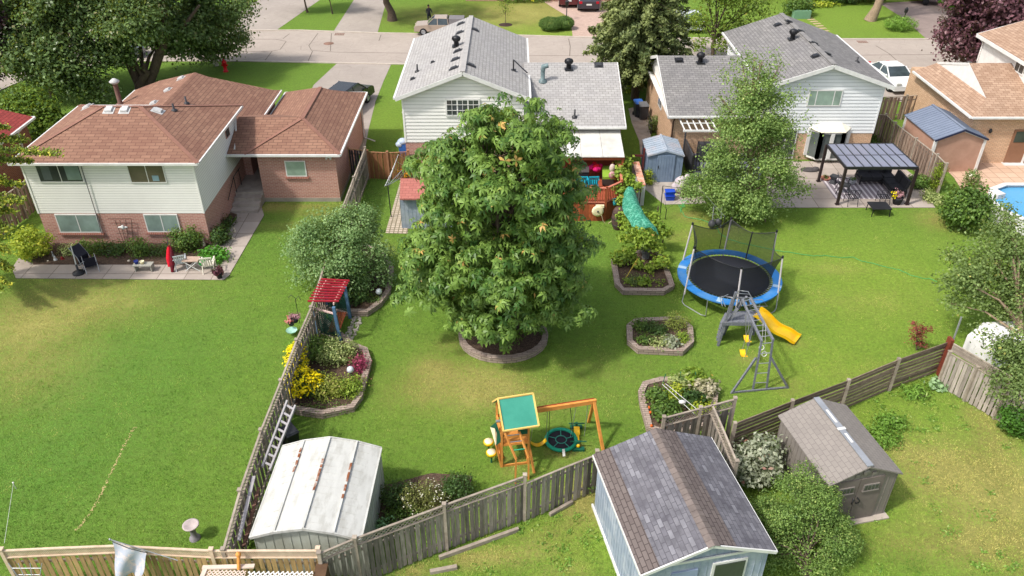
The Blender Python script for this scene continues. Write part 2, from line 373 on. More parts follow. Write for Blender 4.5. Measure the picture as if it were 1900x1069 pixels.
def shrub(name, label, cat, c, r, n, m, size, kind='leaf', flowers=None, group=None, cl=.12, blobs=None, asp=.35, k=5, stem=True, shell=.35, upb=.5, zmin=.03, nstem=7):
    """c ground point, r=(rx,ry,height)"""
    c = Vector(c); t = thing(name, label, cat, c, group=group)
    bl = blobs or [(c.x, c.y, c.z + r[2] * .52, r[0], r[1], r[2] * .5)]
    if stem:
        mb = MB()
        for i in range(nstem):
            b = random.choice(bl); e = Vector(b[:3]) + Vector((random.uniform(-.7, .7) * b[3], random.uniform(-.7, .7) * b[4], random.uniform(0, .6) * b[5]))
            s = Vector((c.x + (e.x - c.x) * .3, c.y + (e.y - c.y) * .3, c.z - .03)); mb.tube([s, s.lerp(e, .5) + V(0, 0, .05), e], [.018, .012, .005], 4)
        mb.build('stem', mt_bark, t)
    C, Nn, rn = crown(bl, n, cl, 14, shell, zmin=c.z + zmin, upb=upb)
    leaves('foliage', C, Nn, size, m, t, kind, asp, .4, k, rn)
    if flowers:
        fm, fn, fs, flo = flowers
        C, Nn, rn = crown(bl, fn, cl * .6, 6, .92, zmin=c.z + r[2] * flo, upb=1.2, jit=.3)
        leaves('flower', C, Nn, fs, fm, t, 'leaf', .48, rnd=rn)['kind'] = 'stuff'
    return t
# ------------------------------------------------------------------ the ground
def blob_sum(X, Y, lst):
    s = np.zeros_like(X)
    for px, py, rx, ry, a in lst:
        g = G(px, py); s += a * np.exp(-(((X - g.x) / rx) ** 2 + ((Y - g.y) / ry) ** 2))
    return s
xs = np.concatenate([[-900, -400, -200, -120, -80], np.arange(-55, 55.1, .5), [80, 120, 200, 400, 900]])
ys = np.concatenate([[-300, -100, -30, 0], np.arange(8, 96, .5), [120, 180, 300, 600, 1500]])
XX, YY = np.meshgrid(xs, ys); nx, ny = len(xs), len(ys)
dry = blob_sum(XX, YY, [(110, 570, 3, 2.2, .5), (30, 620, 2.5, 2.5, .45), (250, 560, 3, 1.2, .25), (60, 700, 2, 2, .35), (200, 520, 4, .6, .3),
    (1040, 838, .5, .35, .7), (1066, 838, .3, .3, .6), (1385, 668, .45, .3, .5), (1480, 640, .4, .3, .45), (957, 866, .5, .4, .6), (800, 685, .9, .7, .8), (880, 705, 1.6, .9, .8), (940, 740, 2.2, .9, .65), (770, 730, 1.4, 1, .35), (600, 400, 1.6, .4, .5), (540, 420, 2, .4, .4),
    (560, 385, 2, .3, .9), (500, 385, .8, .4, .8), (1100, 690, 2, 1.2, .15), (700, 470, .6, .8, .6), (860, 640, 1.5, .5, .4),
    (1740, 410, 1, 1, .7), (1550, 500, 1.5, .5, .3), (1280, 400, .8, .5, .8), (1260, 440, .7, .5, .5), (1600, 560, 3, 1, .18), (1330, 420, 1.5, .8, .4),
    (1800, 880, 2.5, 1.5, .7), (1860, 930, 1.5, 2, .6), (1780, 1010, 1.6, .9, .5), (1720, 870, .8, 1.2, .4), (1830, 790, .6, 1.2, .7), (1660, 1010, 1, .6, .35),
    (1880, 1020, 1.5, 1.2, .45), (1080, 930, .55, .9, 1.4), (1020, 1000, .7, .5, .5), (960, 1030, .8, .4, .5), (1050, 1060, .8, .4, .4), (880, 1040, .8, .25, .9), (760, 1062, .5, .2, .9),
    (1470, 720, .5, .3, .6), (1000, 20, 5, 4, .65), (950, 30, 5, 4, .5), (780, 30, 3, 3, .45), (1450, 60, 3, 3, .3), (1660, 830, .4, .6, .3), (1620, 700, 2, 1, .12)])
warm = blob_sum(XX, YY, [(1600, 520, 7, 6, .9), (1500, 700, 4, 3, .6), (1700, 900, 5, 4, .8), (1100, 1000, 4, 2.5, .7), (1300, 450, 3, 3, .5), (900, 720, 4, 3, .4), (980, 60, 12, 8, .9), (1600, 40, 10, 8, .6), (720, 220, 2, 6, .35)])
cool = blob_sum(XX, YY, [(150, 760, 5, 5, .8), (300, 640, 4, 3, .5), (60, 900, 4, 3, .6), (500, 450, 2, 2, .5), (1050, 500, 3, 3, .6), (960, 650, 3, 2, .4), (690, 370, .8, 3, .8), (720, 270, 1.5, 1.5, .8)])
me = bpy.data.meshes.new('lawn')
zz = np.zeros_like(XX)
vs = np.stack([XX, YY, zz], 2).reshape(-1, 3)
idx = np.arange(nx * ny).reshape(ny, nx)
fs = np.stack([idx[:-1, :-1], idx[:-1, 1:], idx[1:, 1:], idx[1:, :-1]], 2).reshape(-1, 4)
me.from_pydata(vs.tolist(), [], fs.tolist())
for nme, arr in (('dry', dry), ('warm', warm), ('cool', cool)):
    a_ = me.attributes.new(nme, 'FLOAT', 'POINT'); a_.data.foreach_set('value', arr.astype(np.float32).ravel())
def grass_material():
    N = NT('lawn_grass'); co = N.coord('Object')
    big = N.noise(co, .35, 5, .6, .3, .7); mid = N.noise(co, 1.6, 6, .7, .3, .7); fine = N.noise(co, 7, 6, .8, .36, .64); vf = N.noise(co, 26, 3, .75, .36, .64)
    streak = N.noise(N.coord('Object', (1.1, 5.5, 1), (0, 0, R(22))), 1.2, 5, .65, .3, .7)
    g = N.mix(N.math('MULTIPLY', mid, .9), S(104, 146, 50), S(68, 110, 36))
    g = N.mix(N.math('MULTIPLY', streak, .55), g, S(116, 158, 52))
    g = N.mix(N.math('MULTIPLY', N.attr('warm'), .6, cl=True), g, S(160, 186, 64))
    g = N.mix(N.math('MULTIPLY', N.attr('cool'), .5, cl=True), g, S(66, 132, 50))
    d = N.math('MULTIPLY', N.math('ADD', N.attr('dry'), .1), N.math('MULTIPLY_ADD', fine, 1.5, N.math('MULTIPLY', mid, .8)), cl=True)
    d = N.math('MINIMUM', d, .92)
    g = N.mix(d, g, N.mix(big, S(198, 178, 112), S(158, 136, 84)))
    g = N.mix(N.math('MULTIPLY', fine, .62), g, S(38, 66, 22))
    g = N.mix(N.math('MULTIPLY', vf, .34), g, S(150, 182, 84))
    N.bump(N.math('ADD', N.math('MULTIPLY', fine, .5), vf), .6, .05)
    return N.fin(g, .95, .08)
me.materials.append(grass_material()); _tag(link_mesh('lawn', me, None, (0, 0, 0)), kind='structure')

NOLAWN = []
def sheet(name, pts, z, m, kind='structure', px=True, z0=-.05, **k):
    NOLAWN.append([tuple((G(*p) if px else p)[:2]) for p in pts])
    mb = MB(); mb.prism([G(*p) if px else p for p in pts], z0, z, .5); return mb.build(name, m, kind=kind, **k)
def offset_strip(mb, pts, wd, z0, z1, closed=False, seg=None):
    pts = [at(p) for p in pts]; n = len(pts); L = []; Rr = []
    for i in range(n):
        a = pts[(i - 1) % n] if closed or i > 0 else pts[i]; b = pts[(i + 1) % n] if closed or i < n - 1 else pts[i]
        d = (b - a).normalized(); nn = Vector((-d.y, d.x, 0)) * wd / 2; L.append(pts[i] + nn); Rr.append(pts[i] - nn)
    for i in range(n if closed else n - 1):
        j = (i + 1) % n
        mb.hexa([at(Rr[i], z0), at(Rr[j], z0), at(L[j], z0), at(L[i], z0), at(Rr[i], z1), at(Rr[j], z1), at(L[j], z1), at(L[i], z1)])
def asphalt(name, c1, c2, c3):
    N = NT(name); co = N.coord('Object'); g = N.mix(N.noise(co, .25, 5), c1, c2)
    g = N.mix(N.math('MULTIPLY', N.noise(co, 2.2, 6, .7), .4), g, c3); g = N.mix(N.math('MULTIPLY', N.noise(co, 40, 2), .18), g, (0.02, .02, .02, 1))
    vo = N.n('ShaderNodeTexVoronoi'); vo.feature = 'DISTANCE_TO_EDGE'; N.l(N.coord('Object', (.12, .2, 1)), vo.inputs['Vector'])
    cr = N.math('MULTIPLY', N.math('LESS_THAN', vo.outputs['Distance'], .006), .35); g = N.mix(cr, g, S(112, 102, 94))
    return N.fin(g, .95, .15)
mt_road = asphalt('road_asphalt', S(184, 172, 161), S(168, 157, 147), S(154, 143, 134))
mt_drive = asphalt('driveway_asphalt', S(178, 168, 158), S(160, 150, 142), S(148, 138, 130))
mt_drive_dark = asphalt('dark_driveway_asphalt', S(150, 134, 128), S(132, 118, 112), S(168, 152, 144))
mt_paver = bricks('pink_pavers', S(206, 180, 164), S(190, 162, 148), S(160, 138, 126), .22, .12, .01, vary=.2)
far = [(-400, 30), (300, 55), (450, 57), (560, 57), (703, 62), (952, 66), (1102, 70), (1400, 72), (1547, 73), (1716, 73), (2100, 78), (2700, 84)]
near = [(2700, 140), (2100, 134), (1679, 129), (1623, 130), (1150, 121), (726, 119.5), (450, 114), (245, 114), (130, 128), (47, 148), (0, 168), (-120, 230), (-420, 300)]
sheet('road', far + near, .006, mt_road)
mb = MB(); offset_strip(mb, [G(*p) for p in far], .16, -.02, .07); offset_strip(mb, [G(*p) for p in near], .16, -.02, .07)
mb.build('kerb', mat('kerb_concrete', S(205, 194, 180), S(186, 174, 162), sc=2), kind='structure')
mb = MB()
for pl in ([(450, 73), (512, 73), (531, 77), (520, 92), (505, 95), (450, 96)], [(537, 63), (525, 72)], [(505, 95), (492, 112)], [(590, 62), (573, 85), (578, 94), (625, 97), (760, 99)], [(615, 62), (613, 95)], [(580, 95), (572, 113)],
           [(707, 65), (703, 76)], [(1055, 72), (1058, 86), (1057, 104)], [(980, 103), (1100, 104)], [(1625, 85), (1650, 100), (1680, 127)], [(1560, 103), (1760, 101)]):
    offset_strip(mb, [G(*p) for p in pl], .07, .007, .0105)
mb.build('road_joint', mat('tar_joint', S(128, 116, 106), S(110, 100, 92)), kind='structure')
def manhole(px, py, r_, lab):
    mb = MB(); p = G(px, py); mb.lathe(p, [(0, .02), (r_ * .8, .02), (r_ * .82, .012), (r_ * .9, .022), (r_, .02), (r_, 0)], 20)
    mb.build('manhole_cover', mat('rusty_iron', S(150, 118, 102), S(120, 92, 80), sc=6), label=lab, cat='manhole cover')
manhole(610, 81, .42, 'round rusty manhole cover in the middle of the road')
def drain(px, py, lab):
    p = G(px, py); mb = MB()
    for k in range(6): mb.box((p.x - .35 + k * .14, p.y, .012), (.07, .45, .024))
    mb.beam((p.x - .42, p.y - .25, .01), (p.x + .42, p.y - .25, .01), .05, .03); mb.beam((p.x - .42, p.y + .25, .01), (p.x + .42, p.y + .25, .01), .05, .03)
    mb.build('storm_drain', mat('rusty_iron', S(150, 118, 102)), label=lab, cat='storm drain')
drain(630, 64, 'brown storm drain grate at the far kerb beside the driveway'); drain(1600, 78, 'storm drain grate by the far kerb on the right'); drain(1672, 129, 'storm drain grate at the near kerb near the white car')
sheet('driveway', [(625, 118), (726, 119), (712, 150), (697, 188), (684, 240), (676, 285), (655, 290), (640, 262), (560, 205), (582, 158)], .0105, mt_drive)
sheet('driveway', [(442, 21.5), (516, 56.5), (450, 57), (430, 57), (410, 45)], .0095, mt_road)
sheet('driveway', [(440, 24), (484, -2), (520, -30), (640, -30), (595, -1), (516, 54), (512, 57.5), (450, 57.5)], .0105, mt_drive)
sheet('driveway', [(618, 60), (658, -2), (668, -30), (735, -30), (718, -1), (700, 63)], .0105, mt_drive)
sheet('brick_driveway', [(1063, 69.5), (1058, 36), (1052, 30), (1022, 12), (1010, 4), (1015, -14), (1170, -14), (1140, 0), (1118, 70)], .0115, mt_paver)
sheet('driveway', [(1720, 73.5), (1676, 34), (1632, 6), (1735, 0), (1762, 15), (1792, 42), (1778, 74)], .0105, mt_drive_dark)
sheet('driveway', [(1632, 129), (1780, 131), (1760, 175), (1690, 195), (1635, 178)], .0105, mt_drive)
mt_tile = bricks('terrace_slabs', S(214, 184, 160), S(200, 170, 146), S(160, 132, 112), .6, .6, .02, vary=.25, off=0, vs=.6, big=S(180, 146, 120))
sheet('terrace', [(1700, 240), (1960, 240), (1990, 400), (1900, 440), (1800, 380), (1770, 330), (1740, 300)], .02, mt_tile)
mt_slab = bricks('patio_slabs', S(190, 178, 168), S(174, 162, 152), S(118, 108, 98), 1.25, 1.25, .02, vary=.5, off=0, vs=.7, big=S(140, 128, 118))
sheet('patio', [(1425, 386), (1735, 386), (1700, 330), (1660, 300), (1585, 300), (1420, 300)], .03, mt_slab)
sheet('patio', [(30, 517), (415, 520), (425, 512), (490, 400), (484, 380), (455, 380), (436, 412), (360, 492), (60, 489), (35, 480), (22, 500)], .03, mt_slab)
sheet('side_path', [(1166, 202), (1195, 195), (1215, 205), (1200, 300), (1262, 330), (1276, 375), (1230, 378), (1195, 350), (1186, 262), (1172, 228)], .02, mt_conc)
sheet('path_slab', [(1230, 352), (1300, 340), (1310, 378), (1232, 380)], .026, mt_conc)
mt_cobble = bricks('cobble_path', S(205, 190, 170), S(185, 170, 150), S(120, 112, 88), .22, .22, .03, vary=.3, off=0)
sheet('paved_path', [(715, 433), (742, 340), (772, 340), (762, 395), (756, 434)], .02, mt_cobble)
mb = MB()
for i in range(150):
    t = random.random(); p = G(643 + 22 * t + random.uniform(-9, 9), 637 - 48 * t + random.uniform(-3, 3)); mb.ball((p.x, p.y, .01), (random.uniform(.03, .08), random.uniform(.03, .08), .03), 6)
mb.build('gravel', mat('pale_gravel', S(190, 184, 172), S(150, 142, 130), sc=8, rnd=.25), kind='stuff', label='pale gravel strip beside the arbor bench at the lawn edge', cat='gravel')
# ------------------------------------------------------------------ building pieces
def window(par, p0, p1, z0, z1, gl, cols=2, rows=1, fr=.05, frame=None, sill=None, out=.05, name='window', muntin=.02, seg=None):
    """window on a wall, p0->p1 with the outside on the right hand"""
    p0 = at(p0); p1 = at(p1); L = (p1 - p0).length; d = (p1 - p0) / L; nn = Vector((d.y, -d.x, 0)); fm = frame or mt_white
    mb = MB(); P = lambda a, z, o: p0 + d * a + nn * o + V(0, 0, z)
    def bar(a0, a1, za, zb, o0, o1): mb.hexa([P(a0, za, o1), P(a1, za, o1), P(a1, za, o0), P(a0, za, o0), P(a0, zb, o1), P(a1, zb, o1), P(a1, zb, o0), P(a0, zb, o0)])
    bar(0, L, z0, z0 + fr, -.05, out); bar(0, L, z1 - fr, z1, -.05, out); bar(0, fr, z0 + fr, z1 - fr, -.05, out - .003); bar(L - fr, L, z0 + fr, z1 - fr, -.05, out - .003)
    for a in (seg or [i / cols for i in range(1, cols)]): bar(L * a - fr * .4, L * a + fr * .4, z0 + fr, z1 - fr, -.04, out)
    wf = mb.build(name, fm, par)
    mb = MB(); q = [P(fr * .5, z0 + fr * .5, out - .008), P(L - fr * .5, z0 + fr * .5, out - .008), P(L - fr * .5, z1 - fr * .5, out - .008), P(fr * .5, z1 - fr * .5, out - .008)]
    mb.panel(q, .01); mb.build('pane', gl, wf)
    if rows > 1 or muntin and cols < 0:
        pass
    if sill:
        mb = MB(); 
        s0, s1 = -.08, L + .08
        bar_ = [P(s0, z0 - .11, .09), P(s1, z0 - .11, .09), P(s1, z0 - .11, -.02), P(s0, z0 - .11, -.02), P(s0, z0 - .012, .07), P(s1, z0 - .012, .07), P(s1, z0, -.02), P(s0, z0, -.02)]
        mb.hexa(bar_); mb.build('sill', sill, wf)
    return wf
def gutter(mb, p, q, r_=.06):
    p, q = Vector(p), Vector(q); mb.beam(p - V(0, 0, .05), q - V(0, 0, .05), .11, .11)
def pipe(par, pts, r_=.04, m=None, name='downpipe'):
    mb = MB(); mb.tube(pts, r_, 6); return mb.build(name, m or mt_white, par)
def roof_z(facet, x, y):
    a, b, c = [Vector(p) for p in facet[:3]]; n = (b - a).cross(c - a); return a.z - (n.x * (x - a.x) + n.y * (y - a.y)) / n.z
def on_roof(facet, px, py, dz=0):
    a, b, c = [Vector(p) for p in facet[:3]]; n = (b - a).cross(c - a); z = a.z
    for _ in range(40):
        g = G(px, py, z); z = z * .3 + .7 * (a.z - (n.x * (g.x - a.x) + n.y * (g.y - a.y)) / n.z)
    g = G(px, py, z); 
    if n.z < 0: n = -n
    return g + V(0, 0, dz), n.normalized()
def box_vent(par, facet, px, py, w_=.36, l_=.36, h_=.12, m=None, rz=0):
    p, n = on_roof(facet, px, py); mb = MB()
    q = n.to_track_quat('Z', 'Y').to_matrix()
    dn = Vector((n.x, n.y, 0)); dn = dn.normalized() if dn.length > .01 else V(0, -1, 0); c = dn.cross(V(0, 0, 1)).normalized(); dd = n.cross(c).normalized()
    if dd.z > 0: dd = -dd
    def pt(a, b, h): return p + c * a + dd * b + n * h
    def bx(a, b, h0, h1, ta=.85): mb.hexa([pt(-a, -b, h0), pt(a, -b, h0), pt(a, b, h0), pt(-a, b, h0), pt(-a * ta, -b * ta, h1), pt(a * ta, -b * ta, h1), pt(a * ta, b * ta, h1), pt(-a * ta, b * ta, h1)])
    bx(w_ * .62, l_ * .68, -.02, .018, 1); bx(w_ * .34, l_ * .34, .01, .06, 1); bx(w_ * .42, l_ * .46, .04, min(h_, .11))
    return mb.build('roof_vent', m or mt_vent_grey, par)
def turbine(par, facet, px, py, s=1.0):
    p, n = on_roof(facet, px, py); mb = MB()
    mb.box(p + V(0, 0, .02), (.5 * s, .5 * s, .05)); mb.lathe(p, [(.15 * s, -.1), (.14 * s, .3 * s), (.2 * s, .32 * s), (.23 * s, .42 * s), (.21 * s, .55 * s), (.1 * s, .62 * s), (0, .63 * s)], 18)
    for k in range(18):
        t = 2 * math.pi * k / 18; c = V(math.cos(t), math.sin(t), 0); mb.tube([p + c * .19 * s + V(0, 0, .33 * s), p + c * .255 * s + V(0, 0, .44 * s), p + c * .2 * s + V(0, 0, .57 * s)], .014 * s, 4)
    return mb.build('turbine_vent', mt_black, par)
def stack(par, facet, px, py, h_=.45, r_=.05, m=None, cap=False):
    p, n = on_roof(facet, px, py); mb = MB(); mb.lathe(p, [(r_ * 3.2, -.03), (r_ * 3.0, .03), (r_ * 1.4, .08), (r_, .1), (r_, h_), (r_ * .7, h_), (r_ * .7, h_ - .1)], 12)
    if cap: mb.lathe(p + V(0, 0, h_), [(r_ * 1.7, 0), (r_ * 1.8, .06), (0, .14)], 12)
    return mb.build('vent_pipe', m or mt_black, par)
def fascia(par, pts, h_=.16, w_=.04, m=None, name='fascia', dz=-.06):
    mb = MB()
    for a, b in zip(pts[:-1], pts[1:]): mb.beam(Vector(a) + V(0, 0, dz), Vector(b) + V(0, 0, dz), w_, h_)
    return mb.each(name, m or mt_white, par)

# ------------------------------------------------------------------ left house
A = thing('brick_house', 'wide house with red-brown hip roofs, white siding above pink brick, on the left', 'house', (-18.6, 37, 0))
ax0, ax1, ay0, ay1 = -22.62, -14.72, 33.95, 40.5; zs = 1.74; ze = 4.5
mb = MB(); mb.b0(ax0, ax1, ay0, ay1, -.1, zs - .01); mb.b0(-22.3, -14.3, 40.5, 46.5, -.1, 3.1); mb.build('brick_wall', mt_brick_pink, A)
mb = MB(); mb.b0(ax0 + .01, ax1 - .01, ay0 + .01, ay1, zs, ze - .05, .5)
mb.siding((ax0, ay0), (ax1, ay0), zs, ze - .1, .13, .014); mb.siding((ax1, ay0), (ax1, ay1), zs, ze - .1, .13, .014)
mb.b0(ax0 - .035, ax0 + .05, ay0 - .035, ay0 + .05, zs, ze - .1, .5); mb.b0(ax1 - .05, ax1 + .035, ay0 - .036, ay0 + .05, zs, ze - .1, .5)
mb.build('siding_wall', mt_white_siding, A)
e = [V(-22.95, 33.6, ze), V(-14.32, 33.6, ze), V(-14.32, 40.85, ze), V(-22.95, 40.85, ze)]; r0, r1 = V(-19.75, 37.2, 5.83), V(-18.0, 37.2, 5.83)
fA_front = [e[0], e[1], r1, r0]; fA_right = [e[1], e[2], r1]; fA_left = [e[3], e[0], r0]; fA_back = [e[2], e[3], r0, r1]
mb = MB()
for f in (fA_front, fA_right, fA_left, fA_back): mb.slab(f, .1, .5)
mb.build('roof', mt_sh_red, A)
mb = MB()
for a, b in ((e[0], r0), (e[1], r1), (e[2], r1), (e[3], r0), (r0, r1)): mb.beam(a + V(0, 0, .008), b + V(0, 0, .008), .2, .03, r=.5)
mb.each('ridge_cap', mt_cap_red, A)
mb = MB()
for a, b in zip(e, e[1:] + e[:1]): gutter(mb, a, b)
mb.each('gutter', mt_white, A)
mb = MB(); mb.b0(-22.9, -14.37, 33.65, 40.8, ze - .13, ze - .1); mb.each('soffit', mt_white, A)
def wfront(par, a, b, ztop_px, Y, gl, **k):
    p = WY(a[0], a[1], Y); q = WY(b[0], b[1], Y); zt = WY(a[0], ztop_px, Y).z if ztop_px else None
    return window(par, (p.x, Y), (q.x, Y), min(p.z, q.z), k.pop('zt', zt), gl, **k)
w1_ = wfront(A, (75, 337), (158, 338), 304, 33.94, mt_win_dark, zt=4.35, fr=.045)
def curtain(par, px0, px1, y0, y1, m): p, q = WY(px0, y1, 33.88), WY(px1, y1, 33.88); mb = MB(); mb.b0(p.x, q.x, 33.884, 33.89, p.z, WY(px0, y0, 33.88).z, .5); mb.build('curtain', m, par)
curtain(w1_, 126, 152, 308, 334, mt_win_teal); curtain(w1_, 82, 98, 309, 334, glass('grey_net_curtain', S(104, 112, 112)))
w2_ = wfront(A, (244, 339), (311, 339), 304, 33.94, glass('brown_window_glass', S(104, 98, 84)), zt=4.35, fr=.045); curtain(w2_, 284, 296, 326, 336, mat('pale_blue_card', S(150, 180, 190)))
brick_sill = bricks('brick_sill', S(165, 105, 90), S(150, 92, 78), S(185, 160, 146), .09, .3, .01)
wfront(A, (113, 431), (190, 430), 397, 33.94, mt_win_teal, zt=zs - .04, fr=.05, sill=brick_sill)
wfront(A, (275, 430), (337, 430), 397, 33.94, mt_win_teal, zt=zs - .04, fr=.05, sill=brick_sill)
pw = WX(421, 247, ax1); window(A, (ax1, pw.y - .3), (ax1, pw.y + .3), pw.z - .2, pw.z + .25, mt_win_dark, cols=1, fr=.03, frame=mt_brick_pink)
for px, py, k in ((162, 199, 0), (203, 204, 1), (232, 204, 1), (293, 206, 2)): box_vent(A, (fA_left, fA_front, fA_right)[k], px, py, .42, .42, .14, mt_vent_silver)
stack(A, fA_right, 323, 205, .35, .05, mt_vent_grey)
# rear wing
bl_, br_, by0, by1 = -22.65, -13.88, 40.4, 46.8; rz_ = 4.9; rx_ = -18.07
def hitr(px, py, x0, z0, sl_):
    z = z0
    for _ in range(30): z = z0 + sl_ * (G(px, py, z).x - x0)
    return G(px, py, z)
sR = -(rz_ - 3.2) / (br_ - rx_); h1 = hitr(463, 168, br_, 3.2, sR)
fB_r = [V(br_, by0, 3.2), V(br_, by1, 3.2), V(h1.x, h1.y, h1.z), V(rx_, 44.95, rz_), V(rx_, 39.5, rz_)]
fB_l = [V(bl_, by0, 3.2), V(rx_, 39.5, rz_), V(rx_, 44.95, rz_), V(-20.9, by1 - .4, 3.9), V(bl_, by1, 3.2)]
mb = MB(); mb.slab(fB_r, .1, .5); mb.slab(fB_l, .1, .5); mb.slab([fB_r[1], fB_l[4], fB_l[3], fB_r[3], fB_r[2]], .1, .5); mb.build('rear_roof', mt_sh_red, A)
mb = MB(); gutter(mb, fB_r[0], fB_r[1]); gutter(mb, fB_l[0], fB_l[4]); mb.each('gutter', mt_white, A)
for px, py in ((336, 146), (311, 168), (285, 192)): box_vent(A, fB_l, px, py, .42, .36, .12, mt_vent_silver)
stack(A, fB_r, 346, 192, .38, .05, mt_vent_grey); 
p, n = on_roof(fB_l, 224, 194); mb = MB(); mb.lathe(p, [(.3, -.05), (.28, .02), (.13, .12), (.13, 1.25)], 14); mb.build('chimney_pipe', mat('rusty_brown_flue', S(120, 90, 80), S(95, 70, 64), sc=5), A)
mb = MB(); mb.lathe(p + V(0, 0, 1.22), [(.15, 0), (.27, .1), (.27, .16), (.08, .3), (0, .32)], 14); mb.build('chimney_cap', mt_vent_silver, A)
# garage wing
gx0, gx1, gy0, gy1 = -13.25, -9.2, 38.5, 47.2; ge = 2.85
mb = MB(); mb.b0(gx0, gx1, gy0, gy1, .22, ge - .1); mb.build('garage_wall', mt_brick_pink, A)
mb = MB(); mb.b0(gx0 - .02, gx1 + .02, gy0 - .02, gy1 + .02, -.1, .22); mb.build('foundation', mt_foundation, A)
gl, gr, gf, gb = -13.8, -8.88, 38.25, 47.4; grz = 3.88; grx = -11.15; ya = 40.6; yb = 45.4
hA = hitr(625, 170, gr, ge, -(grz - ge) / (gr - grx)); hB = hitr(568, 168, gl, ge, (grz - ge) / (grx - gl))
fG_f = [V(gl, gf, ge), V(gr, gf, ge), V(grx, ya, grz)]; fG_r = [V(gr, gf, ge), V(gr, gb, ge), hA, V(grx, yb, grz), V(grx, ya, grz)]
fG_l = [V(gl, gf, ge), V(grx, ya, grz), V(grx, yb, grz), hB, V(gl, gb, ge)]
mb = MB()
for f in (fG_f, fG_r, fG_l, [V(gr, gb, ge), V(gl, gb, ge), hB, V(grx, yb, grz), hA]): mb.slab(f, .1, .5)
mb.build('garage_roof', mt_sh_red, A)
mb = MB()
for a, b in ((fG_f[0], fG_f[2]), (fG_f[1], fG_f[2]), (V(grx, ya, grz), V(grx, yb, grz))): mb.beam(a + V(0, 0, .008), b + V(0, 0, .008), .2, .03, r=.5)
mb.each('ridge_cap', mt_cap_red, A)
ty, tz = ridge(217, 38.25, ge, .34)
mb = MB(); mb.slab([V(ax1 + .03, 38.25, ge - .01), V(-13.0, 38.25, ge - .01), V(-11.2, ty, tz), V(ax1 + .03, ty, tz)], .08, .5); mb.slab([V(ax1 + .03, ty, tz), V(-11.2, ty, tz), V(-11.2, ty + 1.6, tz - .5), V(ax1 + .03, ty + 1.6, tz - .5)], .08, .5); mb.build('porch_roof', mt_sh_red, A)
mb = MB(); gutter(mb, (ax1 - .35, 38.2, ge), (gr + .03, 38.2, ge)); gutter(mb, (gr + .03, 38.2, ge), (gr + .03, gb, ge)); gutter(mb, (gl, 43.4, ge), (gl, gb, ge)); gutter(mb, (gl, gb, ge), (gr, gb, ge)); mb.each('gutter', mt_white, A)
pipe(A, [V(ax1 + .4, 40.7, 4.35), V(ax1 + .1, 40.4, 4.1), V(ax1 + .12, 39.9, 3.3), V(ax1 + .35, 38.6, 2.95)], .045)
pipe(A, [V(gr, 46.7, 2.75), V(gx1 + .06, 46.6, 2.5), V(gx1 + .06, 46.5, .3), V(gx1 + .75, 46.3, .12)], .045)
a_, b_ = WY(532, 325, 38.5), WY(570, 325, 38.5); window(A, (a_.x, 38.5), (b_.x, 38.5), WY(532, 327, 38.5).z, WY(532, 298, 38.5).z, mt_win_green, cols=1, fr=.05, sill=brick_sill)
mb = MB(); mb.box((gx1 - .3, 38.42, 2.62), (.3, .1, .08)); mb.ball((gx1 - .42, 38.36, 2.56), .06, 8); mb.ball((gx1 - .2, 38.36, 2.56), .06, 8); mb.build('security_light', mt_white, A)
mb = MB(); mb.b0(ax1, gx0, 38.4, 41.6, -.1, .62)
for k in range(4): mb.b0(ax1 + .02, gx0 - .02 - .0 * k, 38.4 - .42 * (k + 1), 38.41 - .42 * k, -.1, .62 - .15 * (k + 1), .5)
mb.build('steps', mt_conc, A)
mb = MB(); mb.b0(ax1, gx0, 41.6, 41.7, .6, 3.1, .5); mb.build('entry_wall', mat('dark_red_brick', S(96, 62, 54), sc=4), A)
mb = MB(); mb.b0(-14.25, -13.45, 41.54, 41.6, .62, 2.6); d_ = mb.build('door', mat('brown_door', S(88, 48, 40), sc=4), A); mb = MB(); mb.lathe((-13.85, 41.53, 1.9), [(.1, -.02), (.14, 0), (.1, .02)], 12, axis=(0, -1, 0)); mb.build('door_glass', mt_win_teal, d_)
pipe(A, [WY(149, 308, 33.9) + V(.05, -.04, 0), WY(178, 396, 33.88), WY(188, 432, 33.85)], .018, mt_darkgrey, 'cable')
mb = MB()
a_ = WX(485, 305, -14.3)
for k in range(2): mb.tube([V(-14.6, 38.3 + k * .9, 1.55), V(-14.6, 38.3 + k * .9, .65)], .02, 5)
mb.tube([V(-14.6, 36.9, .9), V(-14.6, 38.3, 1.55), V(-14.6, 39.4, 1.55)], .022, 5); mb.build('handrail', mt_black, A)

# ------------------------------------------------------------------ centre house
Dh = thing('split_level_house', 'white-sided house with pale grey gable roof, behind the big chestnut tree', 'house', (-2.6, 46, 0))
dx0, dx1, dy0, dy1 = -5.98, .65, 42.1, 52.3; de = 4.6; dz = WY(757, 264, 42.1).z; drx = -2.62; drz = 6.02
mb = MB(); mb.b0(dx0, dx1, dy0, dy1, -.1, dz - .01); mb.b0(dx1, 6.0, 41.75, 51.5, -.1, 3.1); mb.build('brick_wall', mt_brick_pink, Dh)
sl_ = (drz - de) / (drx + 6.3); lf = lambda z: max(0, (z - (de + .05)) / sl_); W_ = dx1 - dx0
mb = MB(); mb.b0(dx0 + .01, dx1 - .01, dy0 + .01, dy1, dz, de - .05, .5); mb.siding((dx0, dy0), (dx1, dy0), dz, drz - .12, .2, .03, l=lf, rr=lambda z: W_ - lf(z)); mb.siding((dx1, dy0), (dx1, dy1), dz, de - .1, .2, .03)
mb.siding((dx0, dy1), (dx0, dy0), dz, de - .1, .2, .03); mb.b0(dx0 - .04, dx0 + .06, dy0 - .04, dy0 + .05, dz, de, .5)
mb.build('siding_wall', mt_white_siding, Dh)
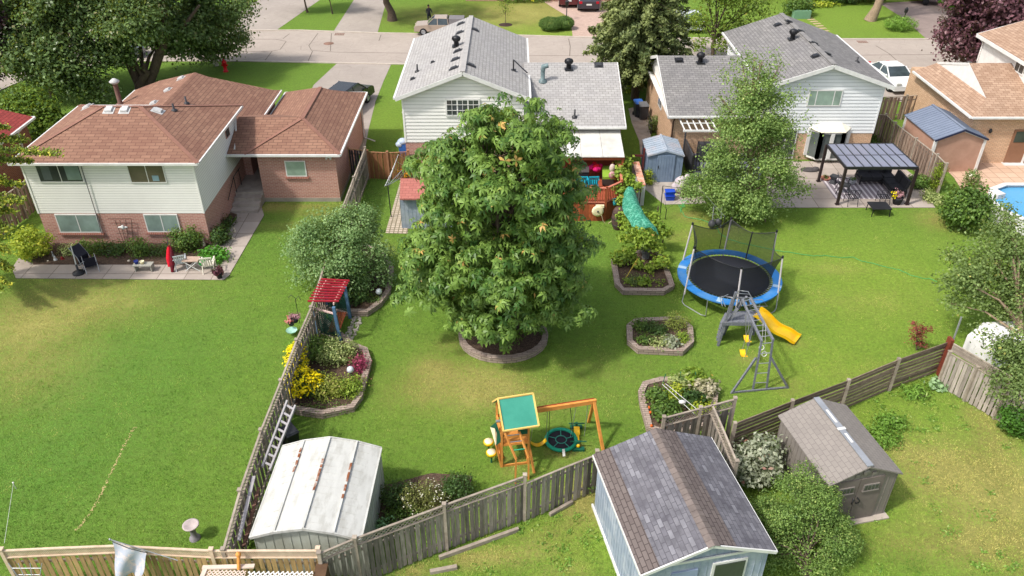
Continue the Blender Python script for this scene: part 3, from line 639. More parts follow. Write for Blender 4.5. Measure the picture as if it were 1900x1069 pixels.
fD_l = [V(-6.32, 41.74, de), V(drx, 41.74, drz), V(drx, 52.6, drz), V(-6.32, 52.6, de)]; fD_r = [V(drx, 41.74, drz), V(.95, 41.74, de), V(.95, 52.6, de), V(drx, 52.6, drz)]
mb = MB(); mb.slab(fD_l, .1, .5); mb.slab(fD_r, .1, .5); mb.build('roof', mt_sh_pale, Dh)
mb = MB(); mb.beam((drx, 41.73, drz + .015), (drx, 52.6, drz + .015), .28, .03, r=.5); mb.build('ridge_cap', mt_cap_pale, Dh)
fascia(Dh, [(-6.32, 41.72, de - .06), (drx, 41.72, drz - .06), (.95, 41.72, de - .06)], .2, .05)
mb = MB(); gutter(mb, (-6.36, 41.7, de), (-6.36, 52.6, de)); gutter(mb, (.99, 41.7, de), (.99, 52.6, de)); mb.each('gutter', mt_white, Dh)
mb = MB(); mb.slab([(-6.3, 41.75, de - .13), (drx, 41.75, drz - .13), (drx, 42.1, drz - .13), (-6.3, 42.1, de - .13)], .02); mb.slab([(.93, 41.75, de - .13), (drx, 41.75, drz - .13), (drx, 42.1, drz - .13), (.93, 42.1, de - .13)], .02); mb.each('soffit', mt_white, Dh)
a_, b_ = WY(827, 211, 42.05), WY(891, 211, 42.05); zt_ = WY(827, 183, 42.05).z
wf = window(Dh, (a_.x, 42.06), (b_.x, 42.06), a_.z - .15, zt_, mt_win_dark, seg=[.345, .655], fr=.09)
mb = MB(); L_ = b_.x - a_.x
for c0 in (.19, .5, .81):
    mb.b0(a_.x + L_ * c0 - .012, a_.x + L_ * c0 + .012, 41.985, 42.01, a_.z - .1, zt_ - .05)
for zz_ in (.33, .66): mb.b0(a_.x + .06, b_.x - .06, 41.98, 42.006, a_.z - .12 + (zt_ - a_.z + .12) * zz_ - .012, a_.z - .12 + (zt_ - a_.z + .12) * zz_ + .012)
mb.build('muntin', mt_white, wf)
pipe(Dh, [V(-6.0, 45.5, 2.4), V(-6.5, 45.3, 2.35)], .06)
for px, py in ((855, 44.5), (853, 61), (849.5, 95), (845, 110.5), (842, 127)): box_vent(Dh, fD_l, px, py, .3, .42, .1)
for px, py in ((881, 55.5), (874, 121.5)): box_vent(Dh, fD_r, px, py, .3, .42, .1)
turbine(Dh, fD_l, 847, 86); stack(Dh, fD_l, 774.5, 133, .42, .05); box_vent(Dh, fD_l, 803, 116, .16, .2, .1); box_vent(Dh, fD_l, 766, 147, .2, .24, .12)
le = 3.2; lry, lrz = ridge(116, 41.1, le, .33)
fL_f = [V(.7, 41.1, le), V(6.16, 41.1, le), V(6.16, lry, lrz), V(.7, lry, lrz)]
mb = MB(); mb.slab(fL_f, .1, .5); mb.slab([V(.7, lry, lrz), V(6.16, lry, lrz), V(6.16, lry + 5.4, le), V(.7, lry + 5.4, le)], .1, .5); mb.build('wing_roof', mt_sh_pale, Dh)
mb = MB(); mb.panel([(6.0, 41.75, 3.05), (6.0, 51.5, 3.05), (6.0, lry, lrz - .12)], .05); mb.build('gable_wall', mt_white_siding, Dh)
mb = MB(); gutter(mb, (1.0, 41.03, le), (6.2, 41.03, le)); mb.each('gutter', mt_white, Dh); fascia(Dh, [(6.18, 41.05, le), (6.18, lry, lrz), (6.18, lry + 5.4, le)], .14, .04)
turbine(Dh, fL_f, 1055, 128); box_vent(Dh, fL_f, 1111, 121, .42, .36, .13); stack(Dh, fL_f, 1066, 217, .42, .05)
box_vent(Dh, fL_f, 1066, 218, .2, .2, .06)
p, n = on_roof(fL_f, 1007, 151); mb = MB(); mb.lathe(p, [(.26, -.04), (.22, .08), (.12, .14), (.12, .65)], 12); mb.tube([p + V(0, 0, .6), p + V(.02, 0, .85), p + V(.3, 0, .92)], [.14, .16, .13], 10); mb.build('exhaust_pipe', mat('weathered_zinc', S(120, 140, 142), S(90, 104, 106), sc=4, rough=.4), Dh)
p, n = on_roof(fD_r, 953, 131); q_ = V(1.02, 44.2, 4.6); mb = MB(); mb.box(p + V(0, 0, .03), (.28, .28, .05)); mb.tube([p, p + V(0, 0, .62), WY(978, 135, 43.6)], .04, 6); mb.build('flue_pipe', mt_black, Dh)
aw = thing('patio_awning', 'white three-panel awning roof on a red timber frame over the deck', 'awning', (4.2, 40.2, 0))
mb = MB()
for k in range(4): 
    x0, x1 = 1.4 + k * 1.13, 1.4 + (k + 1) * 1.13 - .015
    mb.slab([V(x0, 38.9, 2.42), V(x1, 38.9, 2.42), V(x1, 41.68, 2.92), V(x0, 41.68, 2.92)], .04)
mb.build('roof_panel', mat('white_awning_panel', S(214, 212, 204), S(204, 202, 194), sc=1, rough=.6, c3=S(172, 170, 162), sc3=.9, a3=.5), aw)
mb = MB()
mb.b0(1.3, 5.95, 39.0, 39.12, 2.18, 2.36); mb.b0(1.3, 5.95, 39.3, 39.36, 2.2, 2.34)
for k in range(6): mb.b0(1.5 + k * .87, 1.56 + k * .87, 39.13, 41.7, 2.26, 2.36)
mb.each('beam', mt_wood_red, aw)
for x in (3.05, 5.85, 1.4): mb = MB(); mb.b0(x - .06, x + .06, 39.02, 39.12, 1.0, 2.18); mb.build('post', mt_wood_red, aw)

# ------------------------------------------------------------------ right house
Eh = thing('split_level_house', 'house with dark grey gable roof, pale siding and tan brick, right of the spruce', 'house', (16, 47, 0))
ex1 = 20.95; ey0 = 43.85; ee = 4.6; erx, erz = 17.7, 5.83; exl = 2 * erx - ex1; ez = WY(1612, 247, ey0).z
mb = MB(); mb.b0(exl, ex1, ey0, 53.6, -.1, ez - .01); mb.b0(9.15, exl, 43.55, 52.9, -.1, 2.95); mb.build('brick_wall', mt_brick_tan, Eh)
sl_ = (erz - ee) / (21.35 - erx); Wd = ex1 - exl; lf2 = lambda z: max(0, (z - (ee + .02)) / sl_)
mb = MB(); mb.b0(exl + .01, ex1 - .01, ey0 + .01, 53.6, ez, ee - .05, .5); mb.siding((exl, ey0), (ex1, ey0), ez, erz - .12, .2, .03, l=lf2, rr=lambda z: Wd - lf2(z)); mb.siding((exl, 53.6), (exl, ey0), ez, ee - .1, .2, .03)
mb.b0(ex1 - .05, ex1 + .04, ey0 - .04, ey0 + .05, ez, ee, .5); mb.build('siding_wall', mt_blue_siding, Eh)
yb_ = 53.95
fE_l = [V(2 * erx - 21.35, 43.5, ee), V(erx, 43.5, erz), V(erx, yb_, erz), V(2 * erx - 21.35, yb_, ee)]; fE_r = [V(erx, 43.5, erz), V(21.35, 43.5, ee), V(21.35, yb_ - .6, ee), V(erx, yb_, erz)]
mb = MB(); mb.slab(fE_l, .1, .5); mb.slab(fE_r, .1, .5); mb.build('roof', mt_sh_grey, Eh)
mb = MB(); mb.beam((erx, 43.5, erz + .015), (erx, yb_, erz + .015), .28, .03, r=.5); mb.build('ridge_cap', mt_cap_grey, Eh)
fascia(Eh, [(2 * erx - 21.35, 43.47, ee - .06), (erx, 43.47, erz - .06), (21.35, 43.47, ee - .06)], .22, .05)
mb = MB(); gutter(mb, (21.39, 43.5, ee), (21.39, yb_ - .6, ee)); gutter(mb, (fE_l[0].x - .04, 43.5, ee), (fE_l[0].x - .04, yb_, ee)); mb.each('gutter', mt_white, Eh)
mb = MB()
for a, b in ((2 * erx - 21.33, erx), (21.33, erx)): mb.slab([(a, 43.5, ee - .13), (b, 43.5, erz - .13), (b, ey0, erz - .13), (a, ey0, ee - .13)], .02)
mb.each('soffit', mt_white, Eh)
a_, b_ = WY(1496, 195, ey0), WY(1558, 195, ey0); zt_ = WY(1500, 167, ey0).z
window(Eh, (a_.x, ey0 - .02), (b_.x, ey0 - .02), a_.z - .05, zt_ + .02, mt_win_green, seg=[.24, .76], fr=.06)
for px, py in ((1443, 46.5), (1513, 104.5)): box_vent(Eh, fE_l, px, py, .4, .36, .12, mt_black)
for px, py in ((1464.5, 41), (1486, 59), (1510.5, 81), (1535, 101)): box_vent(Eh, fE_r, px, py, .3, .42, .1, mt_black)
turbine(Eh, fE_l, 1470, 73); stack(Eh, fE_r, 1590, 115, .3, .05); 
e3 = 3.0; ery, erz2 = ridge(103, 43.16, e3, .33)
fM = [V(8.83, 43.16, e3), V(exl + .4, 43.16, e3), V(exl + .4, ery, erz2), V(8.83, ery, erz2)]
mb = MB(); mb.slab(fM, .1, .5); mb.slab([V(8.83, ery, erz2), V(exl + .4, ery, erz2), V(exl + .4, 53.3, e3 + .1), V(8.83, 53.3, e3 + .1)], .1, .5); mb.build('wing_roof', mt_sh_grey, Eh)
mb = MB(); mb.panel([(9.14, 52.9, 2.96), (9.14, 43.55, 2.96), (9.14, ery, erz2 - .14)], .05); mb.build('gable_wall', mt_white_siding, Eh)
fascia(Eh, [(8.81, 43.1, e3), (8.81, ery, erz2), (8.81, 53.3, e3 + .1)], .18, .04); mb = MB(); gutter(mb, (8.83, 43.1, e3), (exl, 43.1, e3)); mb.each('gutter', mt_white, Eh)
mb = MB(); mb.b0(8.85, 9.15, 43.2, 53.2, 2.8, 2.85); mb.each('soffit', mt_white, Eh)
box_vent(Eh, fM, 1260, 112, .42, .36, .14, mt_black); turbine(Eh, fM, 1299, 116)
pw = WX(1226, 183, 9.13); window(Eh, (9.13, pw.y + .55), (9.13, pw.y - .55), pw.z - .55, pw.z + .5, mt_win_dark, cols=2, fr=.06)
pipe(Eh, [V(9.25, 43.2, 2.85), V(9.22, 43.48, 2.5), V(9.22, 43.48, .1)], .04, mat('brown_pipe', S(70, 48, 42)))
# bay window
bw = MB(); bx0, bx1, byy = WY(1508, 300, ey0 - .55).x, WY(1553, 300, ey0 - .55).x, ey0 - .6
foot = [(bx0 - .35, ey0), (bx0 + .15, byy), (bx1 + .0, byy), (bx1 + .5, ey0)]
zb0, zb1 = .35, 1.95
bm = MB(); bm.prism(foot, zb0 - .12, zb0); bm.prism(foot, zb1 - .1, zb1 + .06)
for (a, b), nn_ in zip(zip(foot[:-1], foot[1:]), (1, 2, 1)):
    a, b = at(a), at(b)
    for k in range(nn_ + 1): q = a.lerp(b, k / nn_); bm.box((q.x, q.y, (zb0 + zb1) / 2), (.2, .2, zb1 - zb0))
bay = bm.build('bay_window', mt_white, Eh)
bm = MB()
for a, b in zip(foot[:-1], foot[1:]): bm.panel([at(a, zb0), at(b, zb0), at(b, zb1 - .1), at(a, zb1 - .1)], .02)
bm.build('pane', glass('bay_glass', S(98, 106, 104)), bay)
bm = MB(); c0, c1 = V((bx0 + .3), ey0, zb1 + .4), V(bx1 - .1, ey0, zb1 + .4); F4 = [V(foot[0][0] - .1, ey0, zb1 + .06), V(foot[1][0] - .05, byy - .12, zb1 + .06), V(foot[2][0] + .05, byy - .12, zb1 + .06), V(foot[3][0] + .1, ey0, zb1 + .06)]
bm.slab([F4[0], F4[1], c0], .03); bm.slab([F4[1], F4[2], c1, c0], .03); bm.slab([F4[2], F4[3], c1], .03); bm.build('bay_roof', mat('cream_bay_roof', S(240, 232, 215), S(228, 218, 200), sc=2, rough=.6), Eh)
bm = MB(); a_ = WY(1465, 300, ey0); bm.b0(a_.x - 1.2, a_.x + .1, ey0 - .08, ey0, .1, 1.95); dr_ = bm.build('patio_door', mt_white, Eh)
bm = MB(); bm.b0(a_.x - 1.12, a_.x - .6, ey0 - .1, ey0 - .08, .2, 1.85); bm.b0(a_.x - .5, a_.x + .02, ey0 - .1, ey0 - .08, .2, 1.85); bm.build('pane', mt_win_dark, dr_)
# black metal trellis canopy over the rear door
tc = thing('door_canopy', 'small canopy frame of white slats under the grey roof by the dark deck', 'canopy', (11.2, 42.9, 0))
mb = MB(); yy0, yy1 = 42.15, 43.5; X0, X1 = WY(1271, 243, yy0).x, WY(1330, 243, yy0).x; zc = WY(1271, 243, yy0).z
for k in range(6): x = X0 + (X1 - X0) * k / 5; mb.beam((x, yy0, zc), (x - .15, yy1, zc + .28), .06, .06)
mb.beam((X0 - .1, yy0, zc), (X1 + .1, yy0, zc), .1, .1); mb.beam((X0 - .15, yy0 + .7, zc + .17), (X1, yy0 + .7, zc + .17), .05, .05); mb.each('slat_frame', mt_white, tc)
mb = MB(); mb.tube([V(X0 + .05, yy0, zc), V(X0 + .05, yy0, 0)], .045, 6); mb.build('post', mt_darkgrey, tc)

# ------------------------------------------------------------------ far right house
Fh = thing('bungalow', 'tan-shingled house with tan brick walls at the right edge', 'house', (29, 48, 0))
fz = 3.0; fxL = G(1804, 217, fz).x - .0; fy0 = G(1804, 217, fz).y
fxl_ = fxL - .05; fw = fxL + .35
mb = MB(); mb.b0(fw, 40, fy0 + .35, 52, -.1, fz - .1); mb.build('brick_wall', mt_brick_tan, Fh)
fry, frz = ridge(117, fy0, fz, .36)
tip = hitr(1831, 183, 0, 0, 0) if False else None
# front facet plane z = fz + .36*(y-fy0); left facet plane z = fz + sL*(x-fxL)
def onplane_front(px, py):
    z = fz
    for _ in range(60): z = .4 * z + .6 * (fz + .36 * (G(px, py, z).y - fy0))
    return G(px, py, z)
T = onplane_front(1831, 183); sL = (T.z - fz) / (T.x - fxL); AP = onplane_front(1799, 117); 
zL = fz + sL * (T.x - fxL)
ff = [V(fxL, fy0, fz), V(42, fy0, fz), V(42, AP.y, AP.z), V(AP.x, AP.y, AP.z), T]
fl = [V(fxL, fy0, fz), T, V(T.x, 50.9, zL), V(fxL, 50.9, fz)]
mb = MB(); mb.slab(ff, .1, .5); mb.slab(fl, .1, .5); mb.slab([V(AP.x, AP.y, AP.z), V(42, AP.y, AP.z), V(42, AP.y + 4, AP.z - 1.4), V(AP.x, AP.y + 4, AP.z - 1.4)], .1, .5); mb.build('roof', mt_sh_tan, Fh)
mb = MB(); mb.slab([T + V(0, 0, -.02), V(T.x + .02, AP.y + 3.4, zL - .02), V(AP.x, AP.y, AP.z - .03)], .12); mb.build('gable_wall', mt_white, Fh)
fascia(Fh, [V(AP.x, AP.y, AP.z), V(T.x, AP.y + 3.4, zL + .05)], .14, .06)
mb = MB(); gutter(mb, (fxL, fy0 - .05, fz), (42, fy0 - .05, fz)); gutter(mb, (fxL - .05, fy0, fz), (fxL - .05, 50.9, fz)); mb.each('gutter', mt_white, Fh)
ux = G(1814, 64, 5.2).x
mb = MB(); mb.b0(ux + .35, 42, 44.0, 51.1, 2.9, 5.15); mb.build('upper_wall', mt_white, Fh)
mb = MB(); mb.slab([V(ux, 43.6, 5.25), V(ux, 51.4, 5.25), V(33.5, 51.4, 6.45), V(33.5, 43.6, 6.45)], .12, .5); mb.slab([V(33.5, 43.6, 6.45), V(33.5, 51.4, 6.45), V(38, 51.4, 5.0), V(38, 43.6, 5.0)], .12, .5); mb.build('upper_roof', mt_sh_tan, Fh)
fascia(Fh, [V(ux - .03, 43.6, 5.2), V(ux - .03, 51.4, 5.2), V(33.5, 51.4, 6.4)], .2, .05); pipe(Fh, [V(ux + .05, 51.2, 5.1), V(ux + .3, 51.0, 4.8), V(ux + .3, 51.0, 3.6)], .045)
pw = WX(1895, 122, ux + .35); window(Fh, (ux + .35, pw.y + .55), (ux + .35, pw.y - .45), pw.z - .45, pw.z + .4, mt_win_dark, cols=2, fr=.06)
dy_ = fy0 + .35; a_ = WY(1868, 282, dy_); mb = MB(); mb.b0(a_.x, a_.x + 1.0, dy_ - .06, dy_, .05, 2.1); dr_ = mb.build('door', mat('brown_panel_door', S(150, 110, 85)), Fh)
mb = MB(); mb.b0(a_.x + .12, a_.x + .95, dy_ - .085, dy_ - .06, 1.35, 2.0); mb.build('door_glass', mt_win_dark, dr_); mb = MB(); mb.b0(a_.x + 1.0, a_.x + 1.12, dy_ - .1, dy_, .05, 2.1); mb.b0(a_.x - .1, a_.x + 1.12, dy_ - .4, dy_, 0, .06); mb.build('door_frame', mt_white, dr_)
pw = WX(1765, 205, fw); window(Fh, (fw, pw.y + 1.0), (fw, pw.y - 1.0), .9, 1.9, mt_win_dark, cols=2, fr=.07, out=.3, frame=mt_wood_rail)
mb = MB(); p = WY(1838, 243, dy_ - .08); mb.lathe(p, [(.07, -.12), (.1, .0), (.06, .1), (0, .16)], 10); mb.build('wall_lamp', mt_black, Fh)

# ------------------------------------------------------------------ house at the far left edge, strip of its red roof
Lh = thing('brick_house', 'low brick house with red roof and white gutter at the far left edge', 'house', (-27.5, 42, 0))
c1_ = G(62, 217, 3.0)
mb = MB(); mb.b0(c1_.x - 8, c1_.x - .35, c1_.y - 7.0, c1_.y - .3, -.1, 2.9); mb.build('brick_wall', bricks('brown_brick', S(150, 92, 66), S(128, 76, 54), S(150, 130, 118)), Lh)
mb = MB(); mb.slab([V(c1_.x, c1_.y, 3), V(c1_.x, c1_.y - 7.4, 3), V(c1_.x - 4, c1_.y - 7.4, 4.2), V(c1_.x - 4, c1_.y - .2, 4.2)], .1, .5); mb.slab([V(c1_.x - 4, c1_.y - 7.4, 4.2), V(c1_.x - 4, c1_.y - .2, 4.2), V(c1_.x - 8.4, c1_.y, 3), V(c1_.x - 8.4, c1_.y - 7.4, 3)], .1, .5)
mb.build('roof', bricks('dark_red_shingles', S(165, 75, 70), S(140, 62, 58), S(90, 42, 40), .33, .19), Lh)
mb = MB(); gutter(mb, (c1_.x + .05, c1_.y, 3), (c1_.x + .05, c1_.y - 7.4, 3)); gutter(mb, (c1_.x + .05, c1_.y + .05, 3), (c1_.x - 8.4, c1_.y + .05, 3)); mb.each('gutter', mt_white, Lh)
pipe(Lh, [V(c1_.x, c1_.y - 1.2, 2.9), V(c1_.x - .3, c1_.y - 1.4, 2.6), V(c1_.x - .3, c1_.y - 1.4, .2)], .05)

# ------------------------------------------------------------------ houses across the street (only their fronts' feet show)
def front_house(cx, y0, wd, dp, lab, brick, roofm, garage=0):
    t = thing('brick_house', lab, 'house', (cx, y0 + dp / 2, 0))
    mb = MB(); mb.b0(cx - wd / 2, cx + wd / 2, y0, y0 + dp, -.1, 3); mb.build('brick_wall', brick, t)
    mb = MB(); a, b, c, d = V(cx - wd / 2 - .5, y0 - .5, 3), V(cx + wd / 2 + .5, y0 - .5, 3), V(cx + wd / 2 + .5, y0 + dp + .5, 3), V(cx - wd / 2 - .5, y0 + dp + .5, 3)
    p, q = V(cx - wd / 2 + 3, y0 + dp / 2, 5), V(cx + wd / 2 - 3, y0 + dp / 2, 5)
    for f in ([a, b, q, p], [b, c, q], [c, d, p, q], [d, a, p]): mb.slab(f, .12, .5)
    mb.build('roof', roofm, t)
    for k in (-.3, .12): window(t, (cx + wd * k, y0), (cx + wd * (k + .16), y0), .9, 2.2, mt_win_dark, cols=2, fr=.07)
    if garage:
        mb = MB(); mb.b0(cx + garage - 1.3, cx + garage + 1.3, y0 - .05, y0, 0, 2.2); mb.build('garage_door', mat('brown_garage_door', S(110, 70, 58), sc=3), t)
    return t
front_house(3.5, 80.6, 16, 9, 'red brick house behind the block-paved driveway at the top edge', mt_brick_pink, mt_sh_red, 3.2)
front_house(33, 81.3, 20, 9, 'brick house across the street behind the hedge, top right', mt_brick_pink, mt_sh_grey, 9)
# ------------------------------------------------------------------ fences
EDGES = []
def fence(label, pts, h=1.85, lat=.3, m=None, mr=None, step=.15, bw=.13, postw=.1, alt=True, post_ext=.08, gaps=0.0, group=None, posts=None, base=0.05, cap=True, name='board_fence', cat='fence', lw=.025, lstep=.14):
    m = m or mt_wood_old; mr = mr or mt_wood_rail
    pts = [at(p) for p in pts]; EDGES.extend(zip(pts[:-1], pts[1:])); t = thing(name, label, cat, pts[0], group=group); hb = h - lat
    for i in range(len(pts) - 1):
        a, b = pts[i], pts[i + 1]; L = (b - a).length; d = (b - a) / L; nn = V(d.y, -d.x, 0); rz = math.atan2(d.y, d.x)
        mb = MB(); n = max(1, int(L / step)); st_ = L / n
        for k in range(n):
            if random.random() < gaps: continue
            o = .025 if (alt and k % 2) else -.005
            c = a + d * st_ * (k + .5) + nn * (o + random.uniform(-.004, .004)); hh = hb - base - random.uniform(0, .045)
            mb.box(c + V(0, 0, base + hh / 2), (bw * random.uniform(.94, 1.03), .018, hh), rz + random.uniform(-.03, .03), ry=random.uniform(-.014, .014))
        mb.build('boards', m, t)
        mb = MB()
        for zz in (.35, hb - .28): mb.beam(a + nn * -.045 + V(0, 0, zz), b + nn * -.045 + V(0, 0, zz), .05, .085)
        mb.beam(a + nn * .01 + V(0, 0, hb + .015), b + nn * .01 + V(0, 0, hb + .015), .06, .035)
        if lat and cap: mb.beam(a + V(0, 0, h + .015), b + V(0, 0, h + .015), .065, .04)
        mb.each('rail', mr, t)
        if lat:
            mb = MB(); H_ = h - hb - .03; s_ = lstep; k = -int(H_ / s_) - 1
            while k * s_ < L:
                for sg in (1, -1):
                    x0 = k * s_; x1 = x0 + H_; z0, z1 = (hb + .03, h) if sg > 0 else (h, hb + .03)
                    c0, c1 = max(0, x0), min(L, x1)
                    if c1 - c0 > .02:
                        f0 = (c0 - x0) / H_; f1 = (c1 - x0) / H_
                        mb.beam(a + d * c0 + nn * (.004 * sg) + V(0, 0, z0 + (z1 - z0) * f0), a + d * c1 + nn * (.004 * sg) + V(0, 0, z0 + (z1 - z0) * f1), lw * .35, lw, up=nn.cross(d))
                k += 1
            mb.build('lattice', mr, t)
    for p in (pts if posts is None else posts):
        mb = MB(); mb.box(at(p) + V(0, 0, (h + post_ext) / 2), (postw, postw, h + post_ext)); mb.box(at(p) + V(0, 0, h + post_ext + .02), (postw + .03, postw + .03, .035)); mb.build('post', mr, t)
    return t
def lerp_pts(a, b, n): a, b = at(a), at(b); return [a.lerp(b, i / n) for i in range(n + 1)]
fence('long weathered grey fence with lattice top between the left lawn and the centre yard', [G(677, 275, 1.95)] + [G(656, 330, 1.95), G(634, 389, 1.95), G(607, 475, 1.95), G(577, 571, 1.95), G(550, 632, 1.95), G(521, 707, 1.95), G(484, 799, 1.95), G(445, 911, 1.95), G(414, 1021, 1.95)], 1.92, .3)
fence('weathered grey board fence with lattice running below the wooden playset', [G(592, 1028, 1.97), G(658, 1000, 1.97), G(824, 938, 1.97), G(974, 884, 1.97)], 1.95, .27)
fence('lower grey board fence without lattice beside the blue shed', [G(977, 897, 1.7), G(1040, 871, 1.7), G(1108, 844, 1.7), G(1170, 820, 1.7), G(1228, 798, 1.7)], 1.7, 0, posts=[G(1108, 840, 1.7)])
fence('short lattice-topped fence behind the shingled shed roof, in front of the vegetable bed', [G(1232, 776, 1.95), G(1300, 758, 1.95), G(1364, 741, 1.95)], 1.93, .34)
fence('short lattice fence running towards the viewer right of the shingled shed', [G(1322, 752, 1.95), G(1343, 800, 1.95), G(1367, 858, 1.95)], 1.93, .36, posts=[G(1367, 858, 1.95)])
fence('newer golden wood fence with fine lattice along the bottom left edge', [G(5, 1022, 1.95), G(110, 1017, 1.95), G(212, 1013, 1.95), G(392, 1022, 1.95), G(592, 1022, 1.95)], 1.93, .26, mt_wood_new, mat('pale_new_rail', S(222, 200, 175), S(196, 172, 146), sc=4), step=.17, bw=.13, lstep=.06, lw=.02, posts=[G(3, 1022, 1.95), G(392, 1022, 1.95), G(590, 1020, 1.95)])
fence('brown stained board fence between the pergola patio and the tan metal-roofed shed', [G(1623, 211, 1.75), G(1644, 213, 1.75), G(1662, 229, 1.75), G(1701, 258, 1.75), G(1740, 288, 1.75), G(1757, 305, 1.75)], 1.72, 0, mt_wood_brown, mt_wood_rail, step=.14)
fence('dark brown gate fence with diagonal brace beside the white car', [G(1630, 178, 1.7), G(1684, 176, 1.7), G(1722, 173, 1.7)], 1.6, 0, mt_wood_brown, mt_wood_rail, gaps=.08)
fence('brown cedar gate with diagonal brace at the end of the grass side yard', [G(681, 279, 1.75), G(718, 281, 1.75), G(757, 279, 1.75)], 1.65, 0, mt_wood_red if False else mat('brown_gate_wood', S(160, 112, 76), S(128, 86, 58), sc=3, st=(8, 8, 1), rnd=.2, rough=.85), mat('red_rail', S(176, 128, 96), S(150, 104, 76)), step=.13)
fence('narrow dark grey gate between the brick garage and the weathered fence', [G(645, 276, 1.6), G(676, 277, 1.7)], 1.6, 0, mat('dark_gate_wood', S(92, 92, 98), S(70, 70, 76), rnd=.1), mt_wood_new)
fence('brown board fence left of the brick house wall', [G(-30, 388, 1.8), G(0, 366, 1.8), G(29, 347, 1.8), G(60, 322, 1.8)], 1.75, 0, mt_wood_brown, mt_wood_rail)
fence('grey board fence with louvred top under the grey-leaved tree on the right', [G(1768, 640, 1.95), G(1820, 668, 1.95), G(1878, 700, 1.95), G(1960, 745, 1.95)], 1.55, 0, mat('pale_weathered_wood', S(176, 166, 156), S(140, 130, 120), sc=3, st=(8, 8, 1), rnd=.25, rough=.95), mt_wood_rail)
# louvres above it + horizontal slat fence
def slat_fence(label, pts, h, n, name='slat_fence', m=None):
    pts = [at(p) for p in pts]; t = thing(name, label, 'fence', pts[0])
    for i, (a, b) in enumerate(zip(pts[:-1], pts[1:])):
        d = (b - a).normalized(); nn = V(d.y, -d.x, 0); mb = MB()
        for k in range(n):
            z = .12 + (h - .16) * k / (n - 1); o = nn * random.uniform(-.01, .01)
            mb.beam(a + o + V(0, 0, z + random.uniform(-.012, .012)), b + o + V(0, 0, z + random.uniform(-.012, .012)), .025, .115)
            if k % 2: mb.beam(a - nn * .06 + V(0, 0, z + .1), b - nn * .06 + V(0, 0, z + .1), .02, .06)
        mb.build('slats', m or mat('dark_weathered_slats', S(154, 136, 120), S(112, 96, 84), sc=2, st=(2, 2, 8), rnd=.25, rough=.95), t)
    for p in pts:
        mb = MB(); mb.box(p + V(0, 0, h / 2 + .03), (.11, .13, h + .06)); mb.build('post', mt_wood_rail, t)
    return t
slat_fence('long fence of dark horizontal slats behind the grey resin shed', [G(1364, 786, 1.5), G(1471, 744, 1.5), G(1575, 706, 1.5), G(1668, 667, 1.5), G(1762, 634, 1.5)], 1.5, 9)
mb = MB(); a, b = G(1770, 637, 1.95), G(1880, 700, 1.95)
for k in range(7): mb.beam(at(a, 1.6 + k * .055), at(b, 1.6 + k * .055), .06, .02)
mb.build('louvre_topper', mt_wood_rail, label='row of pale louvre slats on top of the grey fence, lower right', cat='louvre')
mb = MB(); b = G(1745, 697); tp = WY(1784, 588, b.y + .25); mb.tube([b, tp], .035, 8); mb.build('metal_pole', mt_steel, label='tall leaning galvanised pole at the corner of two fences', cat='pole')
mb = MB(); q = G(1741, 696); mb.beam(q + V(0, 0, 0), WY(1765, 628, q.y + .08), .12, .3); mb.build('post', mat('rust_red_post', S(140, 70, 50), S(105, 50, 38), sc=4), label='thick rust-red post beside the leaning metal pole', cat='post')
mb = MB(); mb.beam(G(798, 1064) + V(0, 0, .06), G(848, 1052, .06), .12, .12); mb.build('timber', mt_wood_rail, label='short loose timber on the lawn under the weathered fence', cat='timber')
mb = MB(); mb.beam(G(815, 1035, .08), G(962, 982, .08), .1, .14); mb.beam(G(1020, 955, .08), G(1062, 931, .08), .1, .12); mb.build('timber', mt_wood_rail, label='long timber kickboard lying at the foot of the weathered fence', cat='timber')
# trellis & planter by the golden fence
t = thing('planter_box', 'white lattice planter screen at the bottom edge beside the golden fence', 'planter', (-6.6, 13.6, 0))
mb = MB(); fx0, fx1, fyy = -7.1, -5.35, 13.75
def lattice(mb, O, U, W, lu, lw_, s_, wd):
    O, U, W = Vector(O), Vector(U).normalized(), Vector(W).normalized(); nn = U.cross(W)
    k = -int(lw_ / s_) - 1
    while k * s_ < lu:
        for sg in (1, -1):
            x0 = k * s_; x1 = x0 + lw_; c0, c1 = max(0, x0), min(lu, x1)
            if c1 - c0 > .02:
                f0, f1 = (c0 - x0) / lw_, (c1 - x0) / lw_
                if sg < 0: f0, f1 = 1 - f0, 1 - f1
                mb.beam(O + U * c0 + W * lw_ * f0 + nn * .006 * sg, O + U * c1 + W * lw_ * f1 + nn * .006 * sg, wd, .01, up=nn)
        k += 1
lattice(mb, (fx0, fyy - .9, 1.55), (1, 0, 0), (0, 1, .12), 1.75, .95, .13, .035); mb.build('lattice', mt_white, t)
mb = MB(); mb.beam((-8.4, 13.95, 1.62), (-7.0, 14.0, 1.62), .12, .05); mb.beam((-8.4, 13.2, 1.5), (-8.3, 13.95, 1.62), .12, .05); lattice(mb, (-8.3, 13.1, 1.5), (1, 0, 0), (0, 1, .1), 1.1, .8, .11, .03); mb.build('side_screen', mat('pink_white_wood', S(222, 204, 190), S(206, 184, 168)), t)
mb = MB(); mb.b0(-5.35, -5.02, 13.2, 14.1, .3, 1.6); mb.build('box', mat('dark_planter_wood', S(110, 84, 62), S(80, 60, 44)), t)
mb = MB(); p = G(263, 1048, 1.55); mb.tube([V(-7.4, 13.9, 1.62), V(-7.4, 14.1, 1.95)], .05, 6); mb.ball((-7.4, 14.1, 1.98), .08, 8); mb.build('finial', mt_wood_orange, t)
t = thing('trellis', 'fan-shaped metal trellis leaning on the golden fence at bottom left', 'trellis', G(60, 1050, 1.0))
mb = MB()
